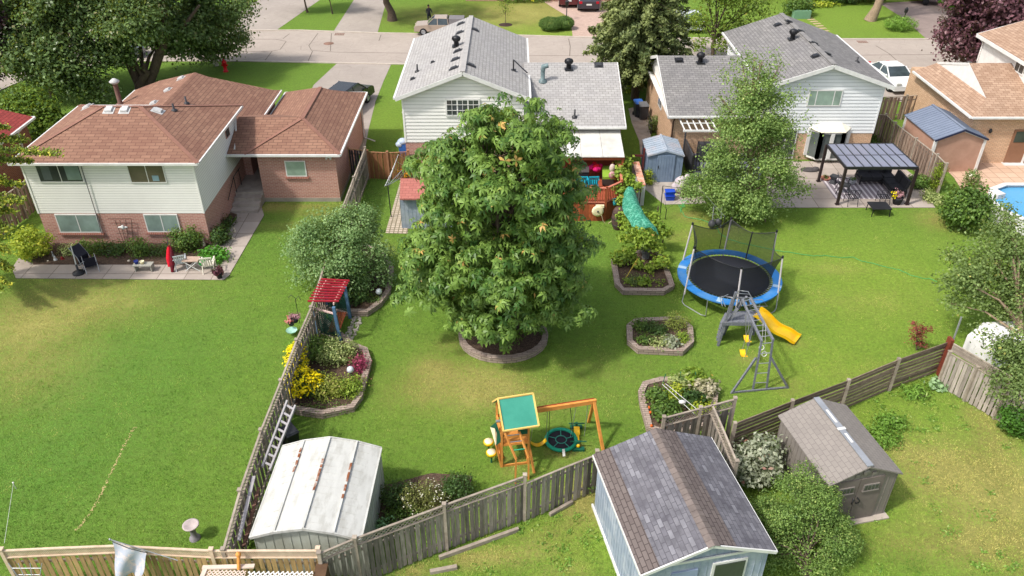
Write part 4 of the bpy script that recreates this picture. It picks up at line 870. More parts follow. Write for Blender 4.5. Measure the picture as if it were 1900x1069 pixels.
for x0, x1 in ((22, 60), (40, 66), (62, 72), (84, 80)): mb.tube([G(x0, 1026, 1.95) + V(0, -.25, -.1), G(x1, 1076, 1.2) + V(0, -.3, 0)], .012, 5)
for (x0, x1, y, z) in ((30, 84, 1040, 1.72), (42, 82, 1052, 1.52), (58, 80, 1062, 1.3)): mb.tube([G(x0, y, z) + V(0, -.25, 0), G(x1, y, z) + V(0, -.25, 0)], .012, 5)
mb.build('frame', mt_steel, t)
# flag
t = thing('flag', 'grey flag on a pole above the golden fence, hanging in folds', 'flag', G(208, 1003, 1.9))
mb = MB(); mb.tube([G(204, 1001, 2.5), G(330, 1040, 1.9)], .014, 6); mb.ball(G(204, 1001, 2.5), .035, 8); mb.build('pole', mt_steel, t)
mb = MB(); nx_, nz_ = 14, 12; rows = []
for j in range(nz_ + 1):
    row = []
    for i in range(nx_ + 1):
        u, v = i / nx_, j / nz_
        tp = G(208 + 66 * u, 1004 + 22 * u, 2.45 - .15 * u); bt = G(214 + 50 * u, 1069 - 0 * u, 1.35 - .1 * math.sin(3 * u))
        p = tp.lerp(bt, v); p.y += .09 * math.sin(u * 9 + v * 3) * (.3 + v); p.x += .03 * math.sin(v * 6 + u * 4); row.append(p)
    rows.append(row)
mb.raw([p for r_ in rows for p in r_], [(j * (nx_ + 1) + i, j * (nx_ + 1) + i + 1, (j + 1) * (nx_ + 1) + i + 1, (j + 1) * (nx_ + 1) + i) for j in range(nz_) for i in range(nx_)], .5, True)
N = NT('grey_flag_cloth'); co = N.coord('Object'); N.fin(N.mix(N.noise(co, 5, 5, .7, .5, .6), S(172, 178, 192), S(206, 192, 190)), .8, .2); mb.build('cloth', N.m, t)
mb = MB(); mb.tube([G(208, 1005, 2.46), G(240, 1018, 2.38), G(274, 1026, 2.31)], .012, 5); mb.build('cloth_hem', mt_black, t)

# ------------------------------------------------------------------ sheds
def frame_of(FL, FR, BL, z):
    a, b, c = G(*FL, z), G(*FR, z), G(*BL, z); u = (b - a).normalized(); L = (c - a).length; v = V(-u.y, u.x, 0); return a, u, v, (b - a).length, L
def shed(name, label, FL, FR, BL, ez, rise, wallm, roofm, ov=.12, base=0, hip=None, wall_ins=.12, ribs=None, vert=.0, rot=None, thick=.05):
    a, u, v, Wd, L = frame_of(FL, FR, BL, ez); rz = math.atan2(u.y, u.x)
    c = at(a + u * Wd / 2 + v * L / 2); t = thing(name, label, 'shed', c)
    P = lambda x, y, z: at(a) + u * x + v * y + V(0, 0, z)
    w0, w1, l0, l1 = wall_ins, Wd - wall_ins, wall_ins, L - wall_ins; hz = ez - .04 + rise * (wall_ins / (Wd / 2))
    mb = MB()
    mb.hexa([P(w0, l0, base), P(w1, l0, base), P(w1, l1, base), P(w0, l1, base), P(w0, l0, hz), P(w1, l0, hz), P(w1, l1, hz), P(w0, l1, hz)], .5)
    prof = hip or [(0, 0), (Wd / 2, rise), (Wd, 0)]
    def rz_at(x):
        for (x0, z0), (x1, z1) in zip(prof[:-1], prof[1:]):
            if x0 <= x <= x1: return z0 + (z1 - z0) * (x - x0) / (x1 - x0)
        return 0
    tops = [(w0, hz)] + [(x, ez + z - .06) for x, z in prof[1:-1]] + [(w1, hz)]
    for yy in (l0, l1):
        q = [P(x, yy, z) for x, z in tops]; q2 = [p + v * (.03 if yy == l0 else -.03) for p in q]
        n_ = len(q); mb.raw(q + q2, [tuple(range(n_)), tuple(range(2 * n_ - 1, n_ - 1, -1))] + [(i, (i + 1) % n_, (i + 1) % n_ + n_, i + n_) for i in range(n_)], .5)
    if vert:
        for x in np.arange(w0, w1 + .01, vert):
            for yy, s_ in ((l0, -1), (l1, 1)): mb.box(P(x, yy + s_ * .006, (base + ez + rz_at(x) * .8) / 2 + 0), (.02, .014, ez - base + rz_at(x) - .12), rz, r=.5)
        for y in np.arange(l0, l1 + .01, vert):
            for xx, s_ in ((w0, -1), (w1, 1)): mb.box(P(xx + s_ * .006, y, (base + hz) / 2), (.014, .02, hz - base - .03), rz, r=.5)
    mb.build('wall', wallm, t)
    mb = MB()
    for (x0, z0), (x1, z1) in zip(prof[:-1], prof[1:]): mb.slab([P(x0, 0, ez + z0), P(x1, 0, ez + z1), P(x1, L, ez + z1), P(x0, L, ez + z0)], thick, .5)
    mb.build('roof', roofm, t)
    return t, P, Wd, L, rz, rz_at
# white metal shed, bottom left
mt_wm = mat('white_enamelled_metal', S(206, 206, 200), S(192, 192, 186), sc=1.5, rough=.45, spec=.3, c3=S(160, 158, 148), sc3=2.2, a3=.42, st=(2.5, .8, 1))
mt_wm2 = mat('cream_metal_wall', S(196, 202, 192), S(170, 172, 160), sc=1.5, rough=.45)
hp = [(0, 0), (.72, .26), (1.56, .42), (2.4, .26), (3.14, 0)]
t, P, Wd, L, rz, ra = shed('metal_shed', 'white metal shed with ribbed low roof and rusty seams in the bottom left corner', (463.5, 997), (674, 1001), (521, 829), 1.7, .42, mt_wm2, mt_wm, hip=hp, vert=.26, wall_ins=.08)
mb = MB()
for (x, z) in hp[1:-1]: mb.beam(P(x, -.01, 1.7 + z + .02), P(x, L + .01, 1.7 + z + .02), .055, .05)
for (x, z) in ((0, 0), (3.14, 0)): mb.beam(P(x, -.01, 1.7 + z - .02), P(x, L + .01, 1.7 + z - .02), .05, .07)
for yy in (-.02, L + .02):
    for a, b in zip(hp[:-1], hp[1:]): mb.beam(P(a[0], yy, 1.7 + a[1] - .01), P(b[0], yy, 1.7 + b[1] - .01), .04, .09)
mb.each('roof_rib', mt_wm, t)
mb = MB()
for (x, z), y0, y1 in ((hp[1], 2.2, 3.2), (hp[2], 1.35, 2.6), (hp[3], 1.2, 2.6)):
    y = y0
    while y < y1:
        l_ = random.uniform(.12, .34); mb.beam(P(x + random.uniform(-.01, .01), y, 1.7 + z + .036), P(x, min(y1, y + l_), 1.7 + z + .036), .062, .03); y += l_ + random.choice((0, 0, .05, .12))
mb.each('rusted_seam', mat('rust', S(150, 92, 58), S(116, 68, 44), sc=7, c3=S(200, 190, 180), sc3=5, a3=.5, rough=.95), t)
mb = MB()
for k in range(13):
    y = .25 + k * L / 13.2
    for a, b in zip(hp[:-1], hp[1:]): mb.beam(P(a[0] + .03, y, 1.7 + a[1] + .003), P(b[0] - .03, y, 1.7 + b[1] + .003), .025, .008)
mb.build('roof_seam', mt_wm, t)
# shingled blue-grey shed
def patch_shingles():
    N = NT('mottled_grey_shingles'); uv = N.coord('UV')
    t = N.n('ShaderNodeTexBrick'); N.l(uv, t.inputs['Vector']); t.inputs['Scale'].default_value = 1; t.inputs['Brick Width'].default_value = .3; t.inputs['Row Height'].default_value = .14; t.inputs['Mortar Size'].default_value = .006
    t.inputs['Color1'].default_value = (0, 0, 0, 1); t.inputs['Color2'].default_value = (1, 1, 1, 1); t.inputs['Mortar'].default_value = (.3, .3, .3, 1); t.offset = .5
    cr = N.n('ShaderNodeValToRGB'); N.l(t.outputs[0], cr.inputs[0]); e = cr.color_ramp.elements; cr.color_ramp.interpolation = 'CONSTANT'
    e[0].color = S(94, 93, 99); e[1].position = .3; e[1].color = S(106, 105, 111); k = e.new(.55); k.color = S(118, 117, 122); k = e.new(.72); k.color = S(146, 146, 152); k = e.new(.84); k.color = S(84, 82, 90)
    t2 = N.n('ShaderNodeTexBrick'); N.l(uv, t2.inputs['Vector']); t2.inputs['Scale'].default_value = 1; t2.inputs['Brick Width'].default_value = .3; t2.inputs['Row Height'].default_value = .14; t2.inputs['Mortar Size'].default_value = .01
    col = N.mix(t2.outputs[1], N.mix(.45, cr.outputs[0], N.mix(N.noise(uv, 2.3, 2, lo=.42, hi=.58), S(94, 93, 98), S(134, 133, 139))), S(82, 80, 86)); col = N.mix(N.math('MULTIPLY', N.noise(uv, .9, 4), .4), col, S(122, 120, 126)); col = N.mix(N.math('MULTIPLY', N.noise(uv, 40, 2, lo=.2, hi=.8), .18), col, (0, 0, 0, 1))
    N.bump(N.math('SUBTRACT', 1, t2.outputs[1]), .5); return N.fin(col, .95, .15)
mt_patch = patch_shingles(); mt_tab = bricks('taupe_shingles', S(120, 110, 106), S(106, 96, 93), S(68, 60, 58), .3, .14, .012, vary=.25, vs=2)
mt_bluew = mat('pale_blue_boards', S(158, 170, 186), S(138, 150, 166), sc=1.2, c3=S(190, 196, 204), sc3=2, rough=.6)
t, P, Wd, L, rz, ra = shed('garden_shed', 'large pale blue shed with mottled grey shingle roof at the bottom', (1189, 1066), (1441, 1021), (1104, 843), 2.3, .72, mt_bluew, mt_patch, vert=.2, wall_ins=.14, thick=.07)
mb = MB(); h0 = 2.3
for x0, x1 in ((0, .5), (Wd / 2 + .18, Wd / 2 + .68)): mb.slab([P(x0, 0, h0 + ra(x0) + .012), P(x1, 0, h0 + ra(x1) + .012), P(x1, L, h0 + ra(x1) + .012), P(x0, L, h0 + ra(x0) + .012)], .01, .5)
mb.each('starter_shingles', mt_tab, t)
mb = MB(); y = L
while y > .1:
    for s_ in (-1, 1): mb.slab([P(Wd / 2, y - .24, h0 + .72 + .045), P(Wd / 2 + s_ * .17, y - .24, h0 + ra(Wd / 2 + .17) + .04), P(Wd / 2 + s_ * .17, y, h0 + ra(Wd / 2 + .17) + .022), P(Wd / 2, y, h0 + .72 + .028)], .015)
    y -= .2
mb.build('ridge_cap', mat('taupe_cap', S(126, 115, 109), S(108, 98, 94), sc=5, rnd=.12), t)
mb = MB()
for a, b in ((0, Wd / 2), (Wd / 2, Wd)): mb.beam(P(a, -.03, h0 + ra(a) - .05), P(b, -.03, h0 + ra(b) - .05), .04, .1)
mb.beam(P(-.01, 0, h0 - .05), P(-.01, L, h0 - .05), .03, .08); mb.beam(P(Wd + .01, 0, h0 - .05), P(Wd + .01, L, h0 - .05), .03, .08); mb.beam(P(.2, .1, h0 + .03), P(Wd - .2, .1, h0 + .03), .03, .08)
mb.each('fascia', mt_white, t)
mb = MB(); mb.box(P(Wd * .68, .12, 1.5), (1.0, .05, 1.1), rz); wn = mb.build('window', mt_white, t); mb = MB(); mb.box(P(Wd * .68, .09, 1.5), (.86, .03, .96), rz); mb.build('pane', mt_win_dark, wn)
mb = MB(); mb.box(P(Wd * .34, .11, 1.0), (.75, .05, 1.9), rz); mb.build('door', mat('pale_blue_door', S(150, 165, 190)), t)
mb = MB(); mb.beam(P(.1, 0, .05), P(.1, L, .05), .06, .1); mb.build('base_trim', mt_white, t)
# taupe resin shed
mt_res = mat('taupe_resin', S(138, 131, 124), S(122, 115, 110), sc=1.2, rough=.55); mt_resroof = bricks('moulded_resin_shingles', S(148, 141, 134), S(140, 133, 127), S(116, 109, 104), .24, .16, .008, vary=.25, vs=1, bump=.3, rough=.6)
t, P, Wd, L, rz, ra = shed('resin_shed', 'taupe plastic shed with double doors on the lawn at lower right', (1538, 903), (1676, 879), (1437, 772), 1.9, .55, mt_res, mt_resroof, vert=.2, wall_ins=.1, base=.05)
mb = MB(); mb.beam(P(Wd / 2, .02, 2.47), P(Wd / 2, L - .02, 2.47), .2, .035); mb.build('ridge_skylight', mat('grey_translucent_plastic', S(150, 154, 160), S(132, 136, 142), rough=.25, spec=.6), t)
mb = MB(); mb.beam(P(Wd / 2, 1.9, 2.495), P(Wd / 2, 2.5, 2.495), .07, .012); mb.beam(P(Wd / 2, 1.0, 2.495), P(Wd / 2, 1.4, 2.495), .07, .012); mb.beam(P(Wd / 2 - .13, 1.62, 2.49), P(Wd / 2 + .13, 1.62, 2.49), .1, .03); mb.build('skylight_patch', mt_white, t)
mb = MB(); mb.hexa([P(0, -.1, 0), P(Wd, -.1, 0), P(Wd, L, 0), P(0, L, 0), P(0, -.1, .05), P(Wd, -.1, .05), P(Wd, L, .05), P(0, L, .05)]); mb.build('floor_base', mat('beige_base', S(190, 178, 165)), t)
for s_ in (-1, 1):
    cx = Wd / 2 - .12 + s_ * .42
    mb = MB(); mb.box(P(cx, .085, .98), (.82, .04, 1.8), rz); dd = mb.build('door', mat('taupe_door', S(124, 114, 108), S(112, 102, 96)), t)
    mb = MB(); mb.box(P(cx, .05, 1.5), (.52, .03, .24), rz); mb.box(P(cx, .045, 1.35), (.56, .06, .04), rz); mb.build('window_frame', mt_res, dd)
    mb = MB()
    for k in range(4): mb.box(P(cx - .18 + k * .12, .03, 1.5), (.08, .02, .18), rz)
    mb.build('pane', mt_win_dark, dd)
    mb = MB(); mb.tube([P(cx - s_ * .36, .05, .85), P(cx - s_ * .3, -.01, .92), P(cx - s_ * .3, -.01, 1.02), P(cx - s_ * .36, .05, 1.09)], .022, 6); mb.build('handle', mt_black, dd)
mb = MB(); mb.lathe(P(Wd / 2, .08, 2.15), [(.1, -.02), (.13, .01), (.1, .04), (0, .03)], 12, axis=P(0, -1, 0) - P(0, 0, 0))
for s_ in (-1, 1): mb.box(P(Wd / 2 + s_ * .28, .08, 2.07), (.13, .04, .1), rz)
mb.build('gable_ornament', mt_res, t)
# small blue-grey metal shed by the right house
mt_bgm = mat('blue_grey_metal', S(132, 150, 172), S(114, 132, 156), sc=2, rough=.45); mt_bgr = mat('faded_metal_roof', S(172, 184, 196), S(150, 162, 176), sc=1.2, rough=.4, c3=S(196, 180, 176), sc3=1.5, a3=.4)
t, P, Wd, L, rz, ra = shed('metal_shed', 'small blue-grey metal shed with pale ribbed roof beside the dark deck', (1201.6, 289), (1270.6, 289), (1191, 259), 1.62, .3, mt_bgm, mt_bgr, vert=.22, wall_ins=.06)
mb = MB()
for k in range(9):
    y = .05 + k * (L - .1) / 8
    for a, b in ((0, Wd / 2), (Wd / 2, Wd)): mb.beam(P(a, y, 1.62 + ra(a) + .012), P(b, y, 1.62 + ra(b) + .012), .03, .03)
mb.beam(P(Wd / 2, 0, 1.95), P(Wd / 2, L, 1.95), .1, .04); mb.beam(P(0, -.01, 1.6), P(Wd / 2, -.01, 1.9), .04, .08); mb.beam(P(Wd / 2, -.01, 1.9), P(Wd, -.01, 1.6), .04, .08); mb.build('roof_rib', mt_bgr, t)
mb = MB(); mb.box(P(Wd * .52, .03, .82), (1.0, .04, 1.6), rz)
for k in range(7): mb.box(P(Wd * .52 - .45 + k * .15, .005, .82), (.025, .02, 1.56), rz)
dd = mb.build('door', mt_bgm, t); mb = MB(); mb.box(P(Wd * .52 - .42, -.01, .95), (.04, .05, .14), rz); mb.build('handle', mt_black, dd)
# tan shed with blue-grey metal roof
mt_tanw = mat('tan_painted_boards', S(188, 150, 130), S(172, 134, 114), sc=2, rough=.7); mt_blr = mat('slate_blue_metal_roof', S(126, 136, 154), S(112, 122, 140), sc=1, rough=.35, spec=.5)
t, P, Wd, L, rz, ra = shed('garden_shed', 'tan shed with slate-blue metal roof and white corners on the right terrace', (1735.5, 260), (1835, 258), (1680, 213), 2.05, .6, mt_tanw, mt_blr, vert=0, wall_ins=.12)
mb = MB()
for k in range(16):
    y = .05 + k * (L - .1) / 15
    for a, b in ((0, Wd / 2), (Wd / 2, Wd)): mb.beam(P(a, y, 2.05 + ra(a) + .01), P(b, y, 2.05 + ra(b) + .01), .03, .025)
mb.beam(P(Wd / 2, 0, 2.67), P(Wd / 2, L, 2.67), .14, .03); mb.build('roof_rib', mt_blr, t)
mb = MB()
for a, b in ((0, Wd / 2), (Wd / 2, Wd)): mb.beam(P(a, -.02, 2.0 + ra(a)), P(b, -.02, 2.0 + ra(b)), .04, .1)
mb.each('fascia', mat('navy_trim', S(45, 50, 75)), t)
mb = MB()
for a, b in ((.1, Wd / 2), (Wd / 2, Wd - .1)): mb.beam(P(a, .08, 1.94 + ra(a)), P(b, .08, 1.94 + ra(b)), .05, .09)
for x, y in ((.12, .12), (Wd - .12, .12), (.12, L - .12)): mb.box(P(x, y, 1.0), (.14, .14, 2.0), rz)
mb.each('corner_trim', mt_white, t)
# lean-to beside chestnut
t = thing('lean_to_shed', 'small shed with faded red lean-to roof and pale blue wall left of the chestnut tree', 'shed', (-4.6, 36.3, 0))
mb = MB(); x0 = G(746, 424).x; mb.b0(x0, x0 + 2.6, 35.55, 36.9, 0, 1.75, .5)
for k in range(14): mb.b0(x0 + k * .19, x0 + k * .19 + .015, 35.54, 35.56, 0, 1.74, .5)
mb.build('wall', mt_bluew, t)
a, b, c, d = G(741.5, 369, 1.8), G(812, 369, 1.8), G(812, 331, 2.15), G(743, 331, 2.15); mb = MB(); mb.slab([a, b, c, d], .07, .5); mb.build('roof', mt_sh_pink, t)

# ------------------------------------------------------------------ raised beds
def bed(label, pts, closed=True, h=.25, wd=.22, soil=True, soilpts=None, px=True):
    P_ = [G(*p) if px else at(p) for p in pts]; EDGES.extend(zip(P_, P_[1:] + P_[:1])); t = thing('raised_bed', label, 'garden bed', at(sum(P_, Vector()) / len(P_)))
    mb = MB(); offset_strip(mb, P_, wd, -.03, h * .55, closed); offset_strip(mb, P_, wd + .02, h * .55, h, closed)
    mb.build('edging', mt_edging, t)
    mb = MB(); mb.prism([(p.x, p.y) for p in (P_ if soilpts is None else [G(*q) for q in soilpts])], -.02, h * .7); mb.build('soil', mt_soil, t)
    return t
rc = G(934, 629); ring = [rc + V(1.72 * math.cos(k * math.pi / 12), 1.5 * math.sin(k * math.pi / 12), 0) for k in range(24)]
bed('round raised bed of edging blocks around the chestnut trunk', ring, px=False)
b2 = [(590, 590), (653, 646), (678, 656), (685, 678), (668, 742), (655, 762), (600, 774), (548, 766), (520, 760), (560, 640)]
bed('large curved raised bed with yellow flowers along the weathered fence', b2)
b3 = [(596, 575), (628, 584), (682, 585), (704, 569), (720, 548), (727, 505), (712, 480), (640, 440), (600, 500)]
bed('curved raised bed beneath the apple tree next to the red arbor', b3)
b4 = [(1160, 478), (1138, 490), (1145, 533), (1156, 545), (1230, 546), (1246, 537), (1240, 520), (1228, 490), (1215, 470)]
bed('raised bed of grape vine and herbs beside the trampoline', b4)
b5 = [(1180, 602), (1167, 612), (1168, 640), (1184, 654), (1264, 658), (1281, 641), (1279, 615), (1262, 598)]
bed('small oblong raised bed on the lawn left of the grey climbing frame', b5)
b6 = [(1225, 712), (1196, 720), (1189, 735), (1192, 755), (1204, 800), (1240, 812), (1320, 790), (1325, 740), (1300, 712)]
bed('vegetable bed behind the lattice-topped fence and shingled shed', b6)
b7 = [(706, 905), (694, 958), (705, 985), (760, 975), (870, 925), (875, 885), (800, 880)]
t = thing('garden_bed', 'planted corner bed between the white shed and the weathered fence', 'garden bed', G(780, 920)); mb = MB(); mb.prism([tuple(G(*p)[:2]) for p in b7], -.02, .06); mb.build('soil', mt_soil, t)
mb = MB(); offset_strip(mb, [G(709, 902), G(704, 925), G(697, 956)], .2, 0, .16); mb.build('edging', mt_edging, t)
mb = MB(); mb.prism([tuple(G(*p)[:2]) for p in ((62, 492), (360, 492), (372, 470), (440, 400), (425, 395), (380, 440), (50, 440))], -.02, .08); mb.build('garden_bed', mt_soil, label='narrow planted bed along the foot of the pink brick wall', cat='garden bed')
# ------------------------------------------------------------------ play equipment
def trampoline():
    c = G(1353, 512, .88); R0 = 2.22; t = thing('trampoline', 'round trampoline with blue pad and black safety net on the right lawn', 'trampoline', at(c))
    P = lambda a, r_, z: V(c.x + r_ * math.cos(a), c.y + r_ * math.sin(a), z)
    mb = MB(); n = 48
    for i in range(n):
        a0, a1 = 2 * math.pi * i / n, 2 * math.pi * (i + 1) / n
        mb.hexa([P(a0, R0 - .36, .85), P(a0, R0 + .03, .84), P(a1, R0 + .03, .84), P(a1, R0 - .36, .85), P(a0, R0 - .36, .89), P(a0, R0 + .03, .9), P(a1, R0 + .03, .9), P(a1, R0 - .36, .89)], .5)
    mb.build('pad', mat('blue_vinyl', S(52, 132, 205), S(44, 118, 190), sc=1.5, rough=.4, spec=.4, c3=S(120, 165, 200), sc3=1.3, a3=.35), t)
    mb = MB(); mb.lathe((c.x, c.y, .86), [(0, 0), (R0 - .5, 0), (R0 - .5, .012), (0, .012)], 48); mb.build('mat', mat('black_mesh_mat', S(56, 58, 66), S(48, 50, 58), sc=1, rough=.7), t)
    mb = MB()
    for i in range(72): a = 2 * math.pi * i / 72; mb.tube([P(a, R0 - .5, .87), P(a, R0 - .3, .875)], .014, 4)
    for i in range(n): mb.tube([P(2 * math.pi * i / n, R0 - .04, .82), P(2 * math.pi * (i + 1) / n, R0 - .04, .82)], .03, 5, cap=False)
    mb.build('frame', mt_steel, t)
    for k in range(4):
        a = R(38 + 90 * k); mb = MB(); mb.tube([P(a - .28, R0, .83), P(a - .3, R0 + .05, .05), P(a - .2, R0 + .06, .02), P(a + .2, R0 + .06, .02), P(a + .3, R0 + .05, .05), P(a + .28, R0, .83)], .024, 7); mb.build('leg', mt_steel, t)
    for px, py in ((1267, 496), (1437, 530), (1330, 569)):
        g = G(px, py, .9); a = math.atan2(g.y - c.y, g.x - c.x)
        mb = MB(); mb.hexa([P(a - .05, R0 - .34, .895), P(a - .05, R0 + .02, .905), P(a + .05, R0 + .02, .905), P(a + .05, R0 - .34, .895), P(a - .05, R0 - .34, .902), P(a - .05, R0 + .02, .912), P(a + .05, R0 + .02, .912), P(a + .05, R0 - .34, .902)]); mb.build('tape_patch', mat('pale_blue_tape', S(170, 200, 225)), t)
    bases = [(1271, 532), (1364, 552), (1439, 541), (1437, 490), (1345, 469), (1268, 483)]; tops = [(1288, 461), (1376, 499), (1452, 479), (1441, 431), (1357, 407), (1285, 417)]
    pt = []
    for b, tp in zip(bases, tops):
        g = G(*b, .9); a = math.atan2(g.y - c.y, g.x - c.x); q = P(a, R0 + .06, .1); q1 = P(a, R0 + .02, 0); top = WY(tp[0], tp[1], q.y)
        mb = MB(); mb.tube([P(a, R0 + .04, .5), top], .038, 8); pp = mb.build('pole', mat('grey_foam_sleeve', S(215, 208, 208), S(196, 190, 192), sc=6), t)
        mb = MB(); mb.tube([top, top + V(0, 0, .1)], .05, 8); mb.build('pole_cap', mt_black, pp); pt.append((a, top))
    N = NT('black_safety_net'); N.fin(S(30, 32, 34), .8, .2); tr = N.n('ShaderNodeBsdfTransparent'); mx = N.n('ShaderNodeMixShader'); mx.inputs[0].default_value = .62
    N.l(tr.outputs[0], mx.inputs[1]); N.l(N.b.outputs[0], mx.inputs[2]); N.l(mx.outputs[0], N.out.inputs[0])
    nr, ns = 8, 12
    mb = MB(); mh = MB()
    for k in range(6):
        (a0, t0), (a1, t1) = pt[k], pt[(k + 1) % 6]
        while a1 < a0: a1 += 2 * math.pi
        grid = []
        for i in range(ns + 1):
            u = i / ns; top = t0.lerp(t1, u) - V(0, 0, .24 * math.sin(math.pi * u)); cc = V(c.x, c.y, top.z); top = top.lerp(cc, .1 * math.sin(math.pi * u))
            bot = P(a0 + (a1 - a0) * u, R0 - .42, .9); grid.append([top.lerp(bot, j / nr).lerp(V(c.x, c.y, 0) + V(0, 0, top.z + (bot.z - top.z) * j / nr), .05 * math.sin(math.pi * j / nr)) for j in range(nr + 1)])
        fl = [p for g in grid for p in g]; mb.raw(fl, [(i * (nr + 1) + j, (i + 1) * (nr + 1) + j, (i + 1) * (nr + 1) + j + 1, i * (nr + 1) + j + 1) for i in range(ns) for j in range(nr)], .5, True)
        mh.tube([g[0] for g in grid], .016, 5)
    mb.build('net', N.m, t)
    a = (pt[3][0] + pt[4][0]) / 2 if pt[4][0] > pt[3][0] else pt[3][0] + .5
    mh.tube([P(a, R0 - .45, .9), P(a, R0 - .2, 2.2)], .03, 5); mh.build('net_rope', mt_black, t)
trampoline()
mt_gw = mat('grey_blue_painted_timber', S(122, 127, 136), S(94, 99, 110), sc=3, st=(4, 4, 4), rnd=.12, rough=.8, c3=S(152, 146, 140), sc3=5, a3=.5)
mt_yel = mat('yellow_plastic', S(250, 200, 30), S(240, 180, 20), sc=2, rough=.35, spec=.5)
def climbing_frame():
    t = thing('playground_climber', 'weathered grey climbing frame with monkey bars and yellow slide beside the trampoline', 'climbing frame', G(1400, 640))
    nl, nr_ = G(1397, 723), G(1422, 722); yn = (nl.y + nr_.y) / 2; zt = WY(1422, 631, yn).z
    tl, tr_ = WY(1413, 632, yn), WY(1434, 630, yn); fl_, fr_ = G(1377, 556, zt + .05), G(1392, 553, zt + .05)
    def part(nm, f, m=mt_gw):
        mb = MB(); f(mb); return mb.build(nm, m, t)
    part('beam', lambda m: m.beam(tl + (tl - fl_) * .02, fl_, .07, .09)); part('beam', lambda m: m.beam(tr_ + (tr_ - fr_) * .02, fr_, .07, .09))
    def rungs(m, a, b, c, d, n, r_=.017):
        for k in range(n): u = (k + .7) / n; m.tube([a.lerp(b, u), c.lerp(d, u)], r_, 6)
    part('rung', lambda m: rungs(m, tl, fl_, tr_, fr_, 8), mt_steel)
    part('leg', lambda m: m.beam(nl, tl, .065, .065)); part('leg', lambda m: m.beam(nr_, tr_, .065, .065)); part('ladder_rung', lambda m: rungs(m, nl, tl, nr_, tr_, 5), mt_steel)
    b0_, b1_ = G(1357, 730), G(1462, 720); part('brace', lambda m: m.beam(WY(1403, 664, yn), b0_, .06, .08)); part('brace', lambda m: m.beam(WY(1431, 664, yn), b1_, .08, .09)); part('base_rail', lambda m: m.beam(b0_ + V(0, 0, .04), b1_ + V(0, 0, .04), .06, .06))
    # tower
    pz = 1.2; A_, B_, C_, D_ = G(1340, 597, pz), G(1397, 597, pz), G(1406, 577, pz), G(1350, 577, pz)
    part('platform', lambda m: m.slab([A_, B_, C_, D_], .09))
    apex = G(1378, 553, 2.25)
    for q in (A_, D_): part('post', lambda m: m.beam(at(q), at(q, 1.5).lerp(at(apex, 2.2), .4) + V(0, 0, .5), .09, .09))
    ft = at(G(1334, 632)); 
    for q, s_ in ((A_, 0), (D_, 1)):
        foot = G(1331, 632) if s_ == 0 else G(1343, 618); part('ladder_side', lambda m: m.beam(foot, q + (V(.5, 0, .65)), .05, .12))
    def treads(m):
        a0, a1 = G(1331, 630), G(1342, 617)
        for k in range(6): u = (k + .5) / 6.2; m.beam(a0.lerp(A_, u), a1.lerp(D_, u), .16, .03)
    part('tread', treads)
    for q in (B_, C_): part('post', lambda m: m.beam(at(q), at(q, pz + .1), .09, .09))
    part('front_panel', lambda m: m.beam(A_ - V(0, .03, .08), B_ - V(0, .03, .08), .04, .16))
    def rails(m):
        z = pz + .75
        L = [G(1338, 550, z), G(1360, 552, z), G(1376, 555, z)]; m.tube([A_ + V(-.1, .0, .75), V(A_.x - .1, A_.y, pz + .8) + V(0, .5, 0), D_ + V(-.1, 0, .8)], .016, 6)
        m.tube([G(1346, 569, z), G(1338, 550, z), G(1371, 553, z), G(1376, 568, z)], .016, 6); m.tube([G(1395, 569, z), G(1424, 568, z), G(1414, 556, z), G(1392, 557, z)], .016, 6)
        m.tube([at(D_, 1.3), G(1371, 539, 2.5), G(1388, 541, 2.5), at(C_, 1.3)], .018, 6)
        for u in (.4, .65, .85): m.tube([at(D_, 1.3).lerp(G(1371, 539, 2.5), u), at(C_, 1.3).lerp(G(1388, 541, 2.5), u)], .014, 5)
    part('handrail', rails, mt_steel)
    part('a_frame_leg', lambda m: m.beam(G(1350, 600), G(1385, 551, 2.3), .08, .08)); part('a_frame_leg', lambda m: m.beam(G(1397, 590), G(1385, 551, 2.3), .08, .08))
    # slide
    mb = MB(); s0, s1 = G(1404, 583, 1.2), G(1480, 630, .12); n = 14; vs = []
    w_ = V(.2, .26, 0)
    pts = []
    for i in range(n + 1):
        u = i / n; p = s0.lerp(s1, u); p.z = 1.2 * (1 - u) ** 1.25 + .1 + .05 * math.sin(u * 10) * (u < .9)
        pts.append(p)
    for i in range(n):
        a, b = pts[i], pts[i + 1]; mb.hexa([a - w_ - V(0, 0, .03), a + w_ - V(0, 0, .03), b + w_ - V(0, 0, .03), b - w_ - V(0, 0, .03), a - w_, a + w_, b + w_, b - w_], .5)
        for s_ in (-1, 1): mb.beam(a + w_ * s_ + V(0, 0, .04), b + w_ * s_ + V(0, 0, .04), .035, .12, r=.5)
    sl = mb.build('slide', mt_yel, t)
    return tl, fl_
tl_, fl_ = climbing_frame()
def swing(label, u, seatpx, z0, off, kind='swing_seat', grp='yellow swings on the climbing frame'):
    top = tl_.lerp(fl_, u) + V(off, 0, -.05); s = WY(seatpx[0], seatpx[1], top.y - .02); t = thing('swing', label, 'swing', s, group=grp)
    d = (fl_ - tl_).normalized() * .2
    mb = MB()
    for sg in (-1, 1): mb.tube([top + d * sg, s + d * sg], .012, 5)
    mb.build('rope', mt_steel, t)
    mb = MB(); pts = [s + d * (k / 4) - V(0, 0, .1 * (1 - (k / 4) ** 2)) for k in range(-4, 5)]
    for a, b in zip(pts[:-1], pts[1:]): mb.beam(a, b, .2, .03, r=.5)
    mb.build('seat', mt_yel, t)
swing('upper yellow swing seat hanging from the grey monkey bars', .55, (1387, 628), .5, -.12); swing('lower yellow swing seat hanging nearest the viewer from the grey monkey bars', .32, (1380, 655), .4, -.14)
